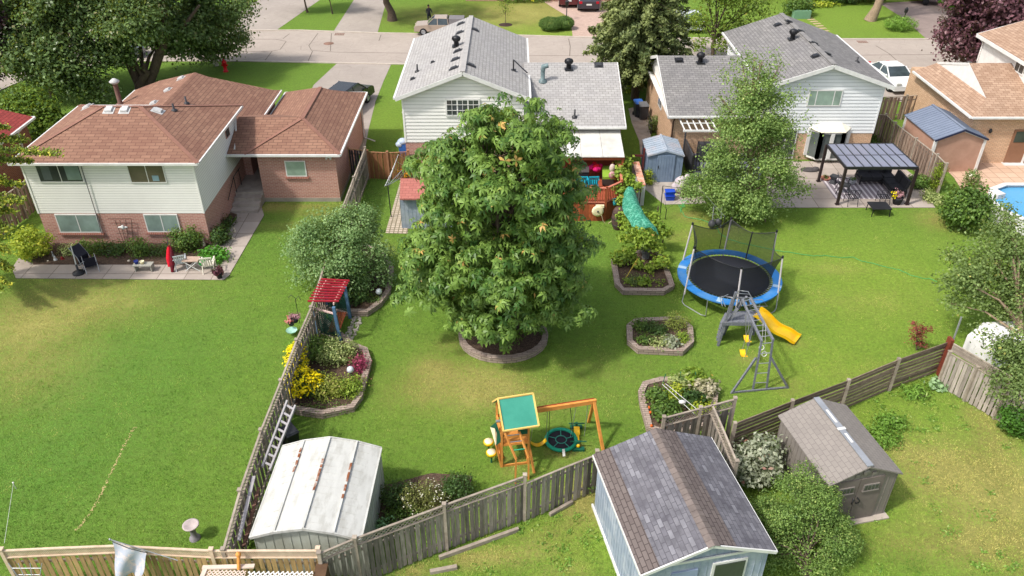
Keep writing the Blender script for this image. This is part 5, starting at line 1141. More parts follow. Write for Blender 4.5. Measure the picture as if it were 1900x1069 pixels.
t = thing('gym_rings', 'pair of white trapeze rings under the end of the monkey bars', 'gym rings', WY(1416, 650, tl_.y + .3))
for px, py in ((1413, 645), (1418, 657)):
    q = WY(px, py, tl_.y + .35); mb = MB(); mb.tube([WY(px + 3, 600, q.y + .2), q + V(0, 0, .1)], .008, 4); mb.tube([q + V(.09 * math.cos(k * math.pi / 6), .03 * math.sin(k * math.pi / 6), .09 * math.sin(k * math.pi / 6)) for k in range(13)], .016, 5); mb.build('ring', mt_white, t)

mt_green = mat('green_plastic_canvas', S(74, 160, 138), S(60, 144, 124), sc=1.5, rough=.55); mt_dgreen = mat('dark_green_plastic', S(30, 100, 76), S(24, 82, 62), sc=2, rough=.5)
mt_cream = mat('cream_plastic', S(248, 236, 200), S(236, 220, 180), sc=2, rough=.5)
def playset():
    c = G(957, 845); t = thing('playset', 'honey-coloured wooden playset tower with green roof and swing beam', 'playset', c)
    def part(nm, f, m=mt_wood_orange):
        mb = MB(); f(mb); return mb.build(nm, m, t)
    FLb, FRb = G(931.5, 866), G(980, 860); u = (FRb - FLb).normalized(); v = V(-u.y, u.x, 0); Wd = (FRb - FLb).length; Dp = 1.05
    BL, BR = FLb + v * Dp, FRb + v * Dp
    zr = 2.0; n0, n1 = G(934, 801, zr), G(1000, 791, zr); r0, r1 = G(923.5, 741, 2.75), G(989, 731, 2.75)
    for q, hh in ((FLb, 2.05), (FRb, 2.05), (BL, 2.1), (BR, 2.1)): part('post', lambda m: m.beam(q, q + V(0, 0, hh), .07, .07))
    def slope(m, a, b, c_, d): m.slab([a, b, c_, d], .03, .5)
    part('roof', lambda m: slope(m, n0, n1, r1, r0), mt_green)
    bk = (r0 - n0); k0, k1 = V(r0.x + bk.x, r0.y + bk.y, zr), V(r1.x + bk.x, r1.y + bk.y, zr)
    part('roof', lambda m: slope(m, r0, r1, k1, k0), mt_green)
    mt_edge = mat('pale_yellow_timber', S(242, 205, 120), S(228, 186, 100), sc=3)
    for a, b in ((n0, n1), (r0, r1), (n0, r0), (n1, r1), (r0, k0), (r1, k1), (k0, k1)): part('roof_batten', lambda m: m.beam(a + V(0, 0, .02), b + V(0, 0, .02), .05, .05), mt_edge)
    for a, b in ((FLb, FRb), (BL, BR), (FLb, BL), (FRb, BR)):
        for z in (.04, 1.0, 1.35): part('rail', lambda m: m.beam(at(a, z), at(b, z), .05, .09))
    part('deck', lambda m: m.slab([at(FLb, 1.08), at(FRb, 1.08), at(BR, 1.08), at(BL, 1.08)], .04))
    # left bulging wall panel (cream + green)
    L0 = FLb - u * .02
    mb = MB(); q0, q1, q2, q3 = G(933, 818, 1.1), G(912, 793, 1.45), G(921, 784, 1.75), G(931, 797, 1.6)
    mb.panel([G(921, 827, 1.0), G(932, 817, 1.15), G(921, 784, 1.75), G(910, 793, 1.55)], .04); pn = mb.build('side_panel', mt_dgreen, t)
    mb = MB(); mb.panel([G(920, 826, 1.03), G(926, 813, 1.2), G(918, 795, 1.6), G(910, 793, 1.6)], .02); mb.build('panel_patch', mt_cream, pn)
    part('slant_post', lambda m: m.beam(G(930, 866), G(920, 825, 1.0), .05, .08)); part('slant_post', lambda m: m.beam(G(933, 850, .3), G(927, 822, 1.05), .1, .04))
    part('telescope', lambda m: m.tube([G(920, 782, 1.7), G(929, 781, 1.7)], .05, 8), mt_steel)
    part('side_panel', lambda m: m.panel([at(FRb, 1.4) + u * .03, at(BR, 1.4) + u * .03, at(BR, 1.9) + u * .03, at(FRb, 1.9) + u * .03], .02), mt_dgreen)
    part('back_panel', lambda m: m.panel([at(FLb.lerp(FRb, .6), 1.35) - v * .02, at(FRb, 1.35) - v * .02, at(FRb, 1.85) - v * .02, at(FLb.lerp(FRb, .6), 1.85) - v * .02], .02), mt_dgreen)
    # monkey bars towards the viewer
    a0, a1, b0_, b1_ = G(937, 804, 1.8), G(958, 852, 1.8), G(963, 801, 1.8), G(981, 849, 1.8)
    g0, g1 = G(956, 897), G(980.5, 889); a1 = WY(957.5, 852, g0.y + .05); b1_ = WY(981, 849, g1.y + .05)
    part('ladder_beam', lambda m: m.beam(a0, a1, .05, .08)); part('ladder_beam', lambda m: m.beam(b0_, b1_, .05, .08))
    part('ladder_leg', lambda m: m.beam(g0, a1, .06, .06)); part('ladder_leg', lambda m: m.beam(g1, b1_, .06, .06))
    for uu in (.1, .35): part('ladder_rung', lambda m: m.tube([a0.lerp(a1, uu), b0_.lerp(b1_, uu)], .018, 6), mt_steel)
    part('ladder_rung', lambda m: m.tube([a0.lerp(a1, .66), b0_.lerp(b1_, .66)], .018, 6), mat('green_tube', S(60, 190, 150)))
    part('brace_leg', lambda m: m.beam(G(991, 878), at(FRb.lerp(BR, .4), 1.15), .07, .07))
    # swing beam
    fb, bb = G(1119, 836), G(1092, 783); top = WY(1102, 745, (fb.y + bb.y) / 2); st = G(993, 762, top.z)
    part('swing_beam', lambda m: m.beam(st, top + (top - st).normalized() * .08, .09, .16)); part('beam_cap', lambda m: m.beam(st + V(0, .06, .09), top + V(0, .06, .09), .03, .02), mat('red_brown_groove', S(150, 62, 40)))
    part('a_frame_leg', lambda m: m.beam(fb, top, .09, .1)); part('a_frame_leg', lambda m: m.beam(bb, top, .09, .1))
    return st, top
st_, tp_ = playset()
def hang(label, name, u, seat, wd, build, grp=None, ropes=2, col=None):
    a = st_.lerp(tp_, u); s = WY(seat[0], seat[1], a.y - .05); t = thing(name, label, 'swing', s, group=grp); d = (tp_ - st_).normalized() * wd
    for sg in (-1, 1):
        mb = MB(); mb.tube([a + d * sg * .8 - V(0, 0, .08), s + d * sg + V(0, 0, .02)], .011, 5); mb.build('rope', col or mt_steel, t)
    build(t, s, d); return t
def sling(t, s, d):
    mb = MB(); pts = [s + d * (k / 5) - V(0, 0, .2 * (1 - (k / 5) ** 2)) for k in range(-5, 6)]
    for a, b in zip(pts[:-1], pts[1:]): mb.beam(a, b, .16, .02, r=.5)
    mb.build('seat', mt_yel, t)
hang('yellow sling swing hanging next to the playset tower', 'swing', .1, (999, 818), .28, sling)
def nest(t, s, d):
    c = s; mb = MB(); R_ = .52
    mb.tube([c + V(R_ * math.cos(k * math.pi / 14), R_ * math.sin(k * math.pi / 14), 0) for k in range(29)], .065, 8); mb.build('ring', mat('teal_foam_ring', S(40, 160, 128), S(30, 140, 110), sc=3), t)
    mb = MB(); mb.lathe(c, [(0, -.03), (R_ - .03, -.01), (R_ - .03, 0), (0, -.015)], 28); mb.build('seat', mat('black_seat_mesh', S(50, 46, 56), S(40, 38, 46)), t)
    mb = MB(); mb.tube([c + V(.19 * math.cos(k * math.pi / 10), .19 * math.sin(k * math.pi / 10), .01) for k in range(21)], .018, 5)
    for k in range(5): a = 2 * math.pi * k / 5 + .3; mb.tube([c + V(.19 * math.cos(a), .19 * math.sin(a), .01), c + V(.5 * math.cos(a), .5 * math.sin(a), .02)], .016, 5)
    mb.build('web', mt_green, t)
hang('round green nest swing with black seat under the wooden beam', 'nest_swing', .42, (1041, 816), .45, nest, col=mt_black)
def glider(t, s, d):
    y = V(0, 1, 0)
    mb = MB(); mb.beam(s - y * .5, s + y * .5, .12, .12); mb.beam(s + y * .1, s + y * .42 + V(0, 0, .1), .2, .08); mb.build('seat', mt_yel, t)
    for sg in (-1, 1): 
        mb = MB(); mb.box(s + y * .55 * sg + V(0, 0, -.05), (.42, .16, .16)); mb.tube([s + y * .45 * sg + V(-.28, 0, .25), s + y * .45 * sg + V(.28, 0, .25)], .025, 6); mb.beam(s + y * .45 * sg, s + y * .45 * sg + V(0, 0, .28), .08, .08); mb.build('foot_rest', mt_dgreen, t)
    mb = MB(); mb.ball(s - y * .5 + V(0, 0, .1), .07, 8); mb.build('knob', mt_yel, t)
hang('yellow and green two-seat glider swing at the right end of the beam', 'glider', .8, (1071, 812), .26, glider)
t = thing('paper_tag', 'small white board lying on the grass below the nest swing', 'board', G(1045, 840)); mb = MB(); mb.box(G(1046, 840, .25), (.09, .03, .24), R(10), R(-35)); mb.build('board', mt_white, t)
for i, (px, py) in enumerate(((907, 838), (912, 858))):
    g = G(px, py); t = thing('stool', ('cream-topped yellow stool farther from the fence' if i == 0 else 'cream-topped yellow stool nearer the fence') + ', left of the playset', 'stool', g, group='round stools beside the playset')
    mb = MB(); mb.lathe(g, [(.03, 0), (.03, .4)], 8); mb.build('stem', mt_dgreen, t); mb = MB(); mb.lathe(g, [(.04, .38), (.17, .4), (.18, .48), (.15, .5), (0, .5)], 16); mb.build('seat', mt_yel, t)
    mb = MB(); mb.lathe(g, [(.145, .49), (.14, .512), (0, .515)], 16); mb.build('cushion', mt_cream, t)

# ------------------------------------------------------------------ arbor bench with red slats
t = thing('garden_arbor', 'blue and red slatted garden arbor with a bench against the weathered fence', 'arbor', G(605, 620))
mt_blu = mat('weathered_blue_paint', S(92, 128, 158), S(76, 108, 138), sc=4, rough=.8); mt_redp = mat('faded_red_paint', S(176, 42, 58), S(150, 34, 48), sc=4, rough=.7); mt_whp = mat('pinkish_white_paint', S(224, 196, 188), S(206, 176, 168), sc=4)
q = [G(590, 626), G(633, 638), G(650, 590), G(608, 578)]; 
topz = WY(619, 566, q[1].y).z
tops = [at(q[0], 0) , at(q[1]), at(q[2]), at(q[3])]
for p_, tp in zip(q, ((578, 568), (619, 570), (640, 533), (603, 530))):
    mb = MB(); mb.beam(p_, WY(tp[0], tp[1], p_.y), .12, .12); mb.build('post', mt_blu, t)
zt = WY(619, 570, q[1].y).z
e0, e1, e2, e3_ = G(581, 562, zt + .05), G(620, 562, zt + .05), G(640, 524, zt + .05), G(605, 522, zt + .05)
for a, b in ((e0, e3_), (e1, e2)): mb = MB(); mb.beam(a + (a - b) * .06, b + (b - a) * .06, .05, .1); mb.build('side_beam', mt_whp, t)
for k in range(9):
    u_ = k / 8; a, b = e0.lerp(e3_, u_), e1.lerp(e2, u_); d = (b - a).normalized() * .2; mb = MB(); mb.beam(a - d + V(0, 0, .09), b + d + V(0, 0, .09), .045, .07); mb.build('roof_slat', mt_redp, t)
for a, b in ((q[0], q[1]), (q[3], q[2])):
    mb = MB(); a_, b_ = a + V(0, 0, .25), b + V(0, 0, .25); L = (b_ - a_).length; lattice(mb, a_, b_ - a_, (0, 0, 1), L, zt - .7, .09, .02); mb.build('lattice', mat('dark_green_lattice', S(50, 100, 82), S(40, 84, 70)), t)
    for z in (.24, zt - .35): mb = MB(); mb.beam(at(a, z), at(b, z), .05, .07); mb.build('rail', mt_whp, t)
mb = MB()
for k in range(5): o = V(-.1 - .1 * k, 0, 0); mb.beam(q[1].lerp(q[2], .12) + o + V(0, 0, .45), q[1].lerp(q[2], .88) + o + V(0, 0, .45), .075, .03)
mb.build('seat_slat', mt_wood_red, t)
# globes
def globe(label, px, py, z=.5):
    g = G(px, py, z); t = thing('garden_globe', label, 'garden globe', at(g)); mb = MB(); mb.lathe(at(g), [(.04, 0), (.03, z - .1)], 8); mb.build('stand', mt_darkgrey, t); mb = MB(); mb.ball(g, .14, 16); mb.build('ball', mat('white_glass_globe', S(214, 220, 224), S(200, 208, 214), sc=2, rough=.15, spec=.6), t)
globe('white glass globe under the apple tree in the curved bed', 703, 541); globe('white glass globe among shrubs beside the yellow flowers', 650, 686)
# ladders, boards, bins along the fence
t = thing('ladder', 'pale grey wooden ladder leaning on the weathered fence above the white shed', 'ladder', G(500, 880))
a0, a1, b0_, b1_ = G(487, 866, 1.5), G(533, 744, 1.85), G(501, 872, 1.5), G(548, 753, 1.85)
mb = MB(); mb.beam(a0, a1, .06, .1); mb.build('rail', mt_wood_rail if False else mat('silvery_wood', S(178, 174, 174), S(156, 152, 154), sc=4), t); mb = MB(); mb.beam(b0_, b1_, .06, .1); mb.build('rail', mat('silvery_wood', S(198, 194, 196)), t)
mb = MB()
for k in range(8): mb.beam(a0.lerp(a1, (k + .5) / 8), b0_.lerp(b1_, (k + .5) / 8), .07, .03)
mb.build('rung', mat('silvery_wood', S(198, 194, 196)), t)
mb = MB(); mb.beam(G(443, 1003, 1.5), G(471, 884, 1.75), .1, .04); mb.build('plank', mat('silvery_wood', S(198, 194, 196)), label='long grey plank standing against the fence left of the white shed', cat='plank')
mb = MB(); mb.beam(G(452, 1015, .6), G(480, 905, 1.0), .1, .05); mb.build('plank', mt_wood_red if False else mat('red_grey_plank', S(150, 112, 96), S(120, 90, 80), sc=4), label='reddish plank lying in the gap between fence and white shed', cat='plank')
def wheelie(label, g, lid, body, rz=0, s=1.0, grp=None):
    t = thing('wheelie_bin', label, 'wheelie bin', g, rz, group=grp); L, _ = g, 0
    P = lambda x, y, z: Vector(g) + Matrix.Rotation(rz, 3, 'Z') @ V(x * s, y * s, z * s)
    mb = MB(); mb.hexa([P(-.22, -.25, .08), P(.22, -.25, .08), P(.22, .22, .08), P(-.22, .22, .08), P(-.28, -.33, .98), P(.28, -.33, .98), P(.28, .33, .98), P(-.28, .33, .98)]); mb.build('body', body, t)
    mb = MB(); mb.hexa([P(-.3, -.36, .98), P(.3, -.36, .98), P(.3, .36, 1.02), P(-.3, .36, 1.02), P(-.26, -.3, 1.06), P(.26, -.3, 1.06), P(.26, .3, 1.1), P(-.26, .3, 1.1)]); mb.tube([P(-.28, .4, 1.0), P(.28, .4, 1.0)], .02, 6); mb.build('lid', lid, t)
    for sg in (-1, 1): mb = MB(); mb.lathe(P(.24 * sg, .27, .13), [(0, -.03), (.13, -.03), (.13, .03), (0, .03)], 14, axis=P(1, 0, 0) - P(0, 0, 0)); mb.build('wheel', mt_black, t)
    return t
mt_binb = mat('blue_bin_plastic', S(62, 110, 190), S(52, 96, 172), rough=.4); mt_bing = mat('grey_bin_plastic', S(118, 120, 124), S(102, 104, 108), rough=.45)
wheelie('tall bin with bright blue lid beside the tan brick wall', G(1183, 216), mt_binb, mt_darkgrey, R(8)); wheelie('grey bin in front of the blue-lidded bin by the tan brick wall', G(1192, 221), mt_bing, mt_darkgrey, R(8))
wheelie('grey bin tucked between the ladder and the white shed', G(543, 830), mt_darkgrey, mt_black, R(40), .8)
t = thing('recycling_bin', 'blue recycling bin under white bags at the corner of the centre house', 'bin', G(750, 290)); g = G(750, 290)
mb = MB(); mb.box(g + V(0, 0, .45), (.5, .5, .9)); mb.build('body', mt_binb, t); mb = MB(); mb.ball(g + V(0, 0, .95), (.34, .3, .2), 10); mb.ball(g + V(-.2, -.1, .8), (.25, .2, .2), 10); mb.build('bag', mat('pale_blue_bag', S(196, 210, 226), S(160, 180, 210), sc=6, rough=.3), t)

# ------------------------------------------------------------------ rotary clothes dryers
def dryer(label, base, top, corners, m=mt_steel):
    b = G(*base); tp = WY(top[0], top[1], b.y); t = thing('clothes_dryer', label, 'clothes dryer', b); mb = MB(); mb.tube([b, tp], .028, 7); mb.build('pole', mt_black, t)
    mb = MB(); cs = [WY(px, py, b.y + dy_) for px, py, dy_ in corners]
    for c in cs: mb.tube([tp - V(0, 0, .1), c], .015, 5)
    mb.build('arm', m, t); mb = MB(); n = len(cs)
    for f in (.55, .78, 1.0):
        for i in range(n): a, c = tp.lerp(cs[i], f), tp.lerp(cs[(i + 1) % n], f); mb.tube([a, a.lerp(c, .5) - V(0, 0, .05), c], .007, 4)
    mb.build('line', m, t)
dryer('open rotary clothes dryer with tilted arms at the cobbled path', (726, 403), (719, 341), ((714, 345, -.6), (739, 287, .5), (763, 298, 1.4), (744, 330, .6)))
dryer('rotary clothes dryer with dark spidery arms in front of the centre house wall', (772, 334), (773, 291), ((757, 286, .8), (793, 285, .8), (795, 297, -.8), (755, 299, -.8), (775, 300, -1)), mt_black)
sheet('patio', [(748, 300), (815, 300), (820, 338), (742, 338)], .03, mat('beige_concrete', S(226, 202, 170), S(210, 186, 154), sc=1))
t = thing('drying_rack', 'black clothes-drying frame on the lawn left of the trampoline', 'drying rack', G(1225, 408))
mb = MB(); a, b = G(1224, 408), G(1234, 408); mb.tube([a, WY(1230, 345, a.y)], .022, 6); mb.tube([b, WY(1237, 388, b.y)], .02, 6); mb.tube([WY(1230, 345, a.y), WY(1262, 349, a.y + .4)], .014, 5); mb.tube([WY(1230, 346, a.y), WY(1236, 390, a.y)], .008, 4); mb.tube([WY(1237, 388, a.y), WY(1290, 352, a.y + 1)], .008, 4); mb.build('frame', mt_black, t)
t = thing('clothes_line', 'thin clothes line strung between a dark pole and the birch tree', 'clothes line', G(1335, 460)); mb = MB(); a = G(1335, 461); mb.tube([a, WY(1345, 402, a.y)], .022, 6); mb.build('pole', mt_black, t)
mb = MB(); mb.tube([WY(1345, 402, a.y), WY(1300, 352, a.y + 3)], .008, 4); mb.build('line', mt_steel, t)

# ------------------------------------------------------------------ deck of the centre house
t = thing('deck', 'red cedar deck with slatted railing under the white awning', 'deck', (3.6, 38.8, 0)); dzk = 1.0
edge = [V(1.2, 36.34, 0), V(4.76, 36.34, 0), V(5.6, 37.1, 0), V(5.85, 41.7, 0)]
mb = MB(); mb.prism([(1.2, 36.36), (4.75, 36.36), (5.57, 37.12), (5.82, 41.74), (1.2, 41.74)], .92, dzk, .5); mb.build('floor', bricks('deck_boards', S(180, 92, 66), S(162, 80, 56), S(90, 44, 32), 8, .14, .012, vary=.2), t)
for a, b in zip(edge[:-1], edge[1:]):
    L = (b - a).length; d = (b - a) / L; rz = math.atan2(d.y, d.x); mb = MB(); n = int(L / .14)
    for k in range(n): mb.box(a + d * (L * (k + .5) / n) + V(0, 0, .47), (L / n - .008, .02, .94), rz)
    mb.build('skirt_boards', mt_wood_red, t)
    mb = MB(); n = int(L / .12)
    for k in range(n): mb.box(a + d * (L * (k + .5) / n) + V(0, 0, dzk + .42), (.035, .035, .82), rz)
    mb.build('balusters', mt_wood_red, t); mb = MB(); mb.beam(at(a, 1.88), at(b, 1.88), .12, .04); mb.beam(at(a, 1.08), at(b, 1.08), .05, .06); mb.each('rail', mat('pink_red_rail', S(206, 128, 104), S(184, 108, 86)), t)
for p_ in edge: mb = MB(); mb.box(at(p_, .98), (.1, .1, 1.96)); mb.build('post', mt_wood_red, t)
def dchair(label, g, rz, m, grp=None, s=1.0, mf=None, arms=True, name='chair'):
    t = thing(name, label, 'chair', g, rz, group=grp); P = lambda x, y, z: Vector(g) + Matrix.Rotation(rz, 3, 'Z') @ V(x * s, y * s, z * s); mf = mf or m
    mb = MB(); mb.hexa([P(-.24, -.25, .4), P(.24, -.25, .4), P(.24, .22, .38), P(-.24, .22, .38), P(-.24, -.25, .44), P(.24, -.25, .44), P(.24, .22, .42), P(-.24, .22, .42)]); mb.build('seat', m, t)
    mb = MB()
    for k in range(5): x = -.2 + .1 * k; mb.beam(P(x, .22, .42), P(x * 1.05, .36, .9), .07 * s, .02)
    mb.beam(P(-.26, .36, .9), P(.26, .36, .9), .03, .06); mb.build('backrest', m, t)
    for x in (-.24, .24):
        for y, y2 in ((-.24, -.3), (.2, .32)): mb = MB(); mb.beam(P(x, y, .42), P(x * 1.1, y2, 0), .04 * s, .04 * s); mb.build('leg', mf, t)
        if arms: mb = MB(); mb.beam(P(x * 1.12, -.24, .64), P(x * 1.12, .3, .68), .06 * s, .03); mb.beam(P(x * 1.12, -.24, .42), P(x * 1.12, -.24, .64), .04 * s, .03); mb.build('armrest', mf, t)
    return t
mt_teal = mat('teal_plastic', S(30, 168, 190), S(24, 150, 172), rough=.4)
dchair('left teal plastic armchair against the deck railing', G(1078, 352, 1.02), R(178), mt_teal, 'teal chairs on the deck'); dchair('right teal plastic armchair against the deck railing', G(1099, 352, 1.02), R(182), mt_teal, 'teal chairs on the deck')
t = thing('deck_table', 'dark grey table on the deck in front of the pink cushions', 'table', G(1079, 322, 1.0)); mb = MB(); a, b, c_, d = G(1066, 319, 1.75), G(1093, 319, 1.75), G(1093, 309, 1.75), G(1066, 309, 1.75); mb.slab([a, b, c_, d], .05); mb.build('table_top', mat('charcoal_table', S(84, 78, 78)), t); mb = MB(); mb.box((a + c_) / 2 - V(0, 0, .38), (.7, .6, .7)); mb.build('base', mt_black, t)
t = thing('daybed', 'bench with lime green cushion on the right side of the deck', 'bench', G(1127, 332, 1.0)); mb = MB(); a = [G(1118, 333, 1.4), G(1140, 333, 1.4), G(1138, 312, 1.4), G(1117, 312, 1.4)]; mb.slab(a, .35); mb.build('base', mat('dark_wicker', S(70, 62, 58)), t); mb = MB(); mb.slab([p + V(0, 0, .14) for p in a], .13); mb.build('cushion', mat('lime_cushion', S(142, 178, 62), S(128, 164, 54)), t)
mb = MB(); g = G(1136, 325, 1.75); mb.ball(g, (.2, .12, .22), 10); mb.build('pillow', mat('mauve_pillow', S(160, 90, 96), S(200, 170, 165), sc=8), label='mauve and cream pillow on the lime green cushion', cat='pillow')
mb = MB(); mb.ball(G(1136, 312, 1.8), (.16, .12, .25), 10); mb.build('pillow', mat('cream_pillow', S(212, 190, 180)), label='tall cream pillow behind the mauve pillow on the deck bench', cat='pillow')
mb = MB()
for k in range(9): g = G(1084 + k * 3.6, 309 + random.uniform(-4, 6), 1.6); mb.ball(g, (random.uniform(.12, .22), .16, random.uniform(.1, .18)), 8)
mb.build('beanbag', mat('magenta_fabric', S(214, 26, 110), S(178, 16, 90), sc=6), label='heap of magenta pool floats behind the deck table', cat='pool float')
mb = MB(); mb.ball(G(1107, 312, 1.55), (.28, .22, .24), 12); mb.ball(G(1103, 306, 1.6), (.15, .15, .2), 8); mb.build('beanbag', mat('bright_red_fabric', S(222, 30, 48), S(190, 20, 40), sc=6), label='bright red float beside the magenta floats on the deck', cat='pool float')
t = thing('hose_reel', 'round cream hose reel mounted on the deck skirt', 'hose reel', V(4.3, 36.2, .6)); g = WY(1109, 391, 36.22); mb = MB(); mb.lathe(g, [(0, -.06), (.17, -.06), (.3, .02), (.3, .08), (.2, .1), (.06, .1), (0, .1)], 20, axis=(0, -1, 0)); mb.box(g + V(.1, .02, .24), (.42, .12, .14)); mb.build('reel', mt_cream, t); mb = MB(); mb.lathe(g, [(.05, .1), (.05, .14), (0, .14)], 10, axis=(0, -1, 0)); mb.build('hub', mt_darkgrey, t)
mb = MB(); mb.tube([g + V(.2, -.1, -.2), g + V(.3, -.1, -.55), g + V(.5, -.12, -.75), g + V(.75, -.15, -.5)], .02, 6); mb.build('hose', mat('beige_hose', S(210, 190, 160)), t)
t = thing('rain_barrel', 'dark brown slatted rain barrel beside the deck', 'barrel', G(1147, 425)); g = G(1146, 424); mb = MB(); mb.lathe(g, [(.22, 0), (.3, .2), (.35, .5), (.34, .8), (.27, 1.05), (.24, 1.12), (.2, 1.16), (0, 1.18)], 18); mb.build('body', mat('dark_brown_barrel', S(98, 78, 72), S(80, 62, 58), sc=6), t)
for z, r_ in ((.25, .32), (.6, .36), (.9, .32)): mb = MB(); mb.lathe(g, [(r_, z), (r_ + .012, z + .01), (r_ + .012, z + .04), (r_, z + .05)], 18); mb.build('hoop', mt_black, t)
t = thing('watering_can', 'turquoise watering can hanging on the chamfered deck skirt', 'watering can', V(5.2, 36.6, .8)); g = V(5.25, 36.55, .82); mb = MB(); mb.lathe(g, [(0, 0), (.1, 0), (.09, .24), (0, .24)], 12); mb.build('body', mat('turquoise_plastic', S(70, 190, 205)), t); mb = MB(); mb.tube([g + V(.08, 0, .04), g + V(.2, -.05, .32)], .02, 6); mb.build('spout', mat('turquoise_plastic', S(70, 190, 205)), t); mb = MB(); mb.tube([g + V(-.08, 0, .2), g + V(-.14, 0, .34), g + V(.04, 0, .36)], .015, 6); mb.build('handle', mat('turquoise_plastic', S(70, 190, 205)), t)
t = thing('storage_shed', 'long low shed with rust-stained pink roof behind the grape vine', 'shed', G(1185, 360)); P4 = [G(1186, 344, 1.25), G(1198, 343, 1.25), G(1186, 300, 1.25), G(1174, 300, 1.25)]
mb = MB(); mb.slab([p + V(0, 0, -.06) for p in P4], 1.15, .5); mb.build('wall', mat('pale_grey_painted_wall', S(206, 206, 208), S(184, 184, 188), sc=2), t); mb = MB(); mb.slab(P4, .06, .5); mb.build('roof', mat('rusty_pink_roof', S(222, 190, 170), S(205, 140, 110), sc=3, c3=S(196, 96, 60), sc3=6, a3=.6), t)
mb = MB(); g = G(1194, 348); mb.b0(g.x + .05, g.x + .15, g.y + 1.4, g.y + 1.5, 0, 1.7); mb.b0(g.x - .6, g.x + .05, g.y + 1.42, g.y + 1.48, 1.2, 1.32); mb.build('gate_post', mat('maroon_post', S(112, 56, 54)), label='maroon post with a grey rail between vine and metal shed', cat='post')
t = thing('vine_support', 'green netting draped over the grape vine arbor', 'netting', G(1185, 430))
mb = MB(); path = [(1169, 346, 1.7, 12), (1171, 360, 1.75, 15), (1174, 373, 1.85, 18), (1178, 383, 1.95, 19), (1181, 389, 1.8, 17), (1190, 400, 1.9, 20), (1198, 412, 1.85, 22), (1204, 423, 1.6, 20)]; rows = []
for px, py, z, hw in path:
    row = []
    for k in range(-4, 5): p = G(px + hw * k / 4, py + abs(k) * .4, z); p.z -= (k / 4) ** 2 * .35; p.z += random.uniform(-.05, .05); p.y += random.uniform(-.04, .04); row.append(p)
    rows.append(row)
mb.raw([p for r_ in rows for p in r_], [(j * 9 + i, j * 9 + i + 1, (j + 1) * 9 + i + 1, (j + 1) * 9 + i) for j in range(len(rows) - 1) for i in range(8)], .5, True)
mb.build('netting', mat('sea_green_netting', S(58, 146, 118), S(34, 108, 86), sc=5, rough=.7, c3=S(120, 196, 170), sc3=9, a3=.7, bump=.8, bs=20), t)
mb = MB(); 
for px, py in ((1160, 385), (1185, 392), (1182, 440), (1215, 440)): g = G(px, py); mb = MB(); mb.tube([g, at(g, 1.7)], .03, 6); mb.build('post', mt_bark, t)
t = thing('stone_statue', 'lumpy grey stone pillar between the vine leaves in the raised bed', 'stone pillar', G(1196, 488)); mb = MB(); g = G(1196, 484); mb.tube([g, g + V(.03, 0, .3), g + V(-.03, 0, .6), g + V(.05, .02, .9), g + V(.02, 0, 1.1)], [.2, .16, .2, .24, .2], 9); mb.build('pillar', mat('grey_stone', S(130, 130, 130), S(96, 98, 98), sc=7, bump=.7, bs=9), t)
mb = MB(); mb.tube([G(1160, 518, .25), G(1183, 480, .9)], .018, 5); mb.build('cane', mat('yellow_cane', S(220, 190, 80)), label='yellow cane leaning across the vine bed', cat='cane')
# blue boxes, tarp, hose
for i, z in enumerate((0, .22)):
    g = G(1242, 371) + V(0, .0 + i * .06, z); t = thing('recycling_box', ('lower' if i == 0 else 'upper') + ' blue recycling box of the pair stacked on the side path', 'box', g, group='blue recycling boxes'); mb = MB()
    mb.hexa([g + V(-.2, -.15, 0), g + V(.2, -.15, 0), g + V(.2, .15, 0), g + V(-.2, .15, 0), g + V(-.26, -.2, .3), g + V(.26, -.2, .3), g + V(.26, .2, .3), g + V(-.26, .2, .3)]); mb.build('tub', mat('royal_blue_plastic', S(42, 86, 205), S(34, 70, 180), rough=.4), t)
    mb = MB(); mb.tube([g + V(x, y, .3) for x, y in ((-.26, -.2), (.26, -.2), (.26, .2), (-.26, .2), (-.26, -.2))], .02, 5); mb.build('rim', mat('royal_blue_plastic', S(42, 86, 205)), t)
t = thing('covered_barbecue', 'barbecue under a crumpled pale cover by the blue-grey shed door', 'barbecue', G(1262, 358)); g = G(1262, 358); mb = MB(); mb.ball(g + V(0, 0, .5), (.42, .36, .5), 14); mb.ball(g + V(-.25, 0, .35), (.28, .28, .3), 10); mb.ball(g + V(.3, .1, .8), (.2, .2, .3), 10); mb.build('cover', mat('pale_grey_tarp', S(214, 202, 204), S(176, 166, 172), sc=5, bump=1, bs=6), t); mb = MB(); mb.box(g + V(.3, -.3, .18), (.6, .3, .3), R(15)); mb.build('crate', mat('dark_brown_crate', S(62, 48, 44)), t)
def hose(label, pts, m, r_=.016):
    P_ = [G(*p) + V(0, 0, .03) for p in pts]; out = []
    for i in range(len(P_) - 1):
        for k in range(4):
            u = k / 4; q = P_[i].lerp(P_[i + 1], u); q.x += random.uniform(-.02, .02); q.y += random.uniform(-.03, .03); out.append(q)
    out.append(P_[-1]); mb = MB(); mb.tube(out, r_, 5); mb.build('garden_hose', m, label=label, cat='garden hose')
mt_hose = mat('green_hose', S(84, 180, 104), S(72, 160, 92), rough=.4)
hose('long bright green hose snaking across the lawn from behind the trampoline', [(1328, 418), (1334, 432), (1350, 444), (1375, 452), (1440, 466), (1470, 470), (1510, 476), (1530, 475), (1560, 479), (1583, 478), (1600, 486), (1620, 490), (1650, 498), (1670, 502), (1690, 512), (1710, 517), (1728, 519), (1738, 524)], mt_hose)
hose('tangled green hose on the side path by the blue boxes', [(1262, 395), (1266, 382), (1276, 374), (1262, 372), (1272, 386), (1258, 380), (1266, 394), (1270, 403), (1300, 408), (1328, 418)], mt_hose)
t = thing('hose_cart', 'small grey hand truck standing on the lawn by the birch tree', 'hand truck', G(1330, 424)); g = G(1328, 422); mb = MB()
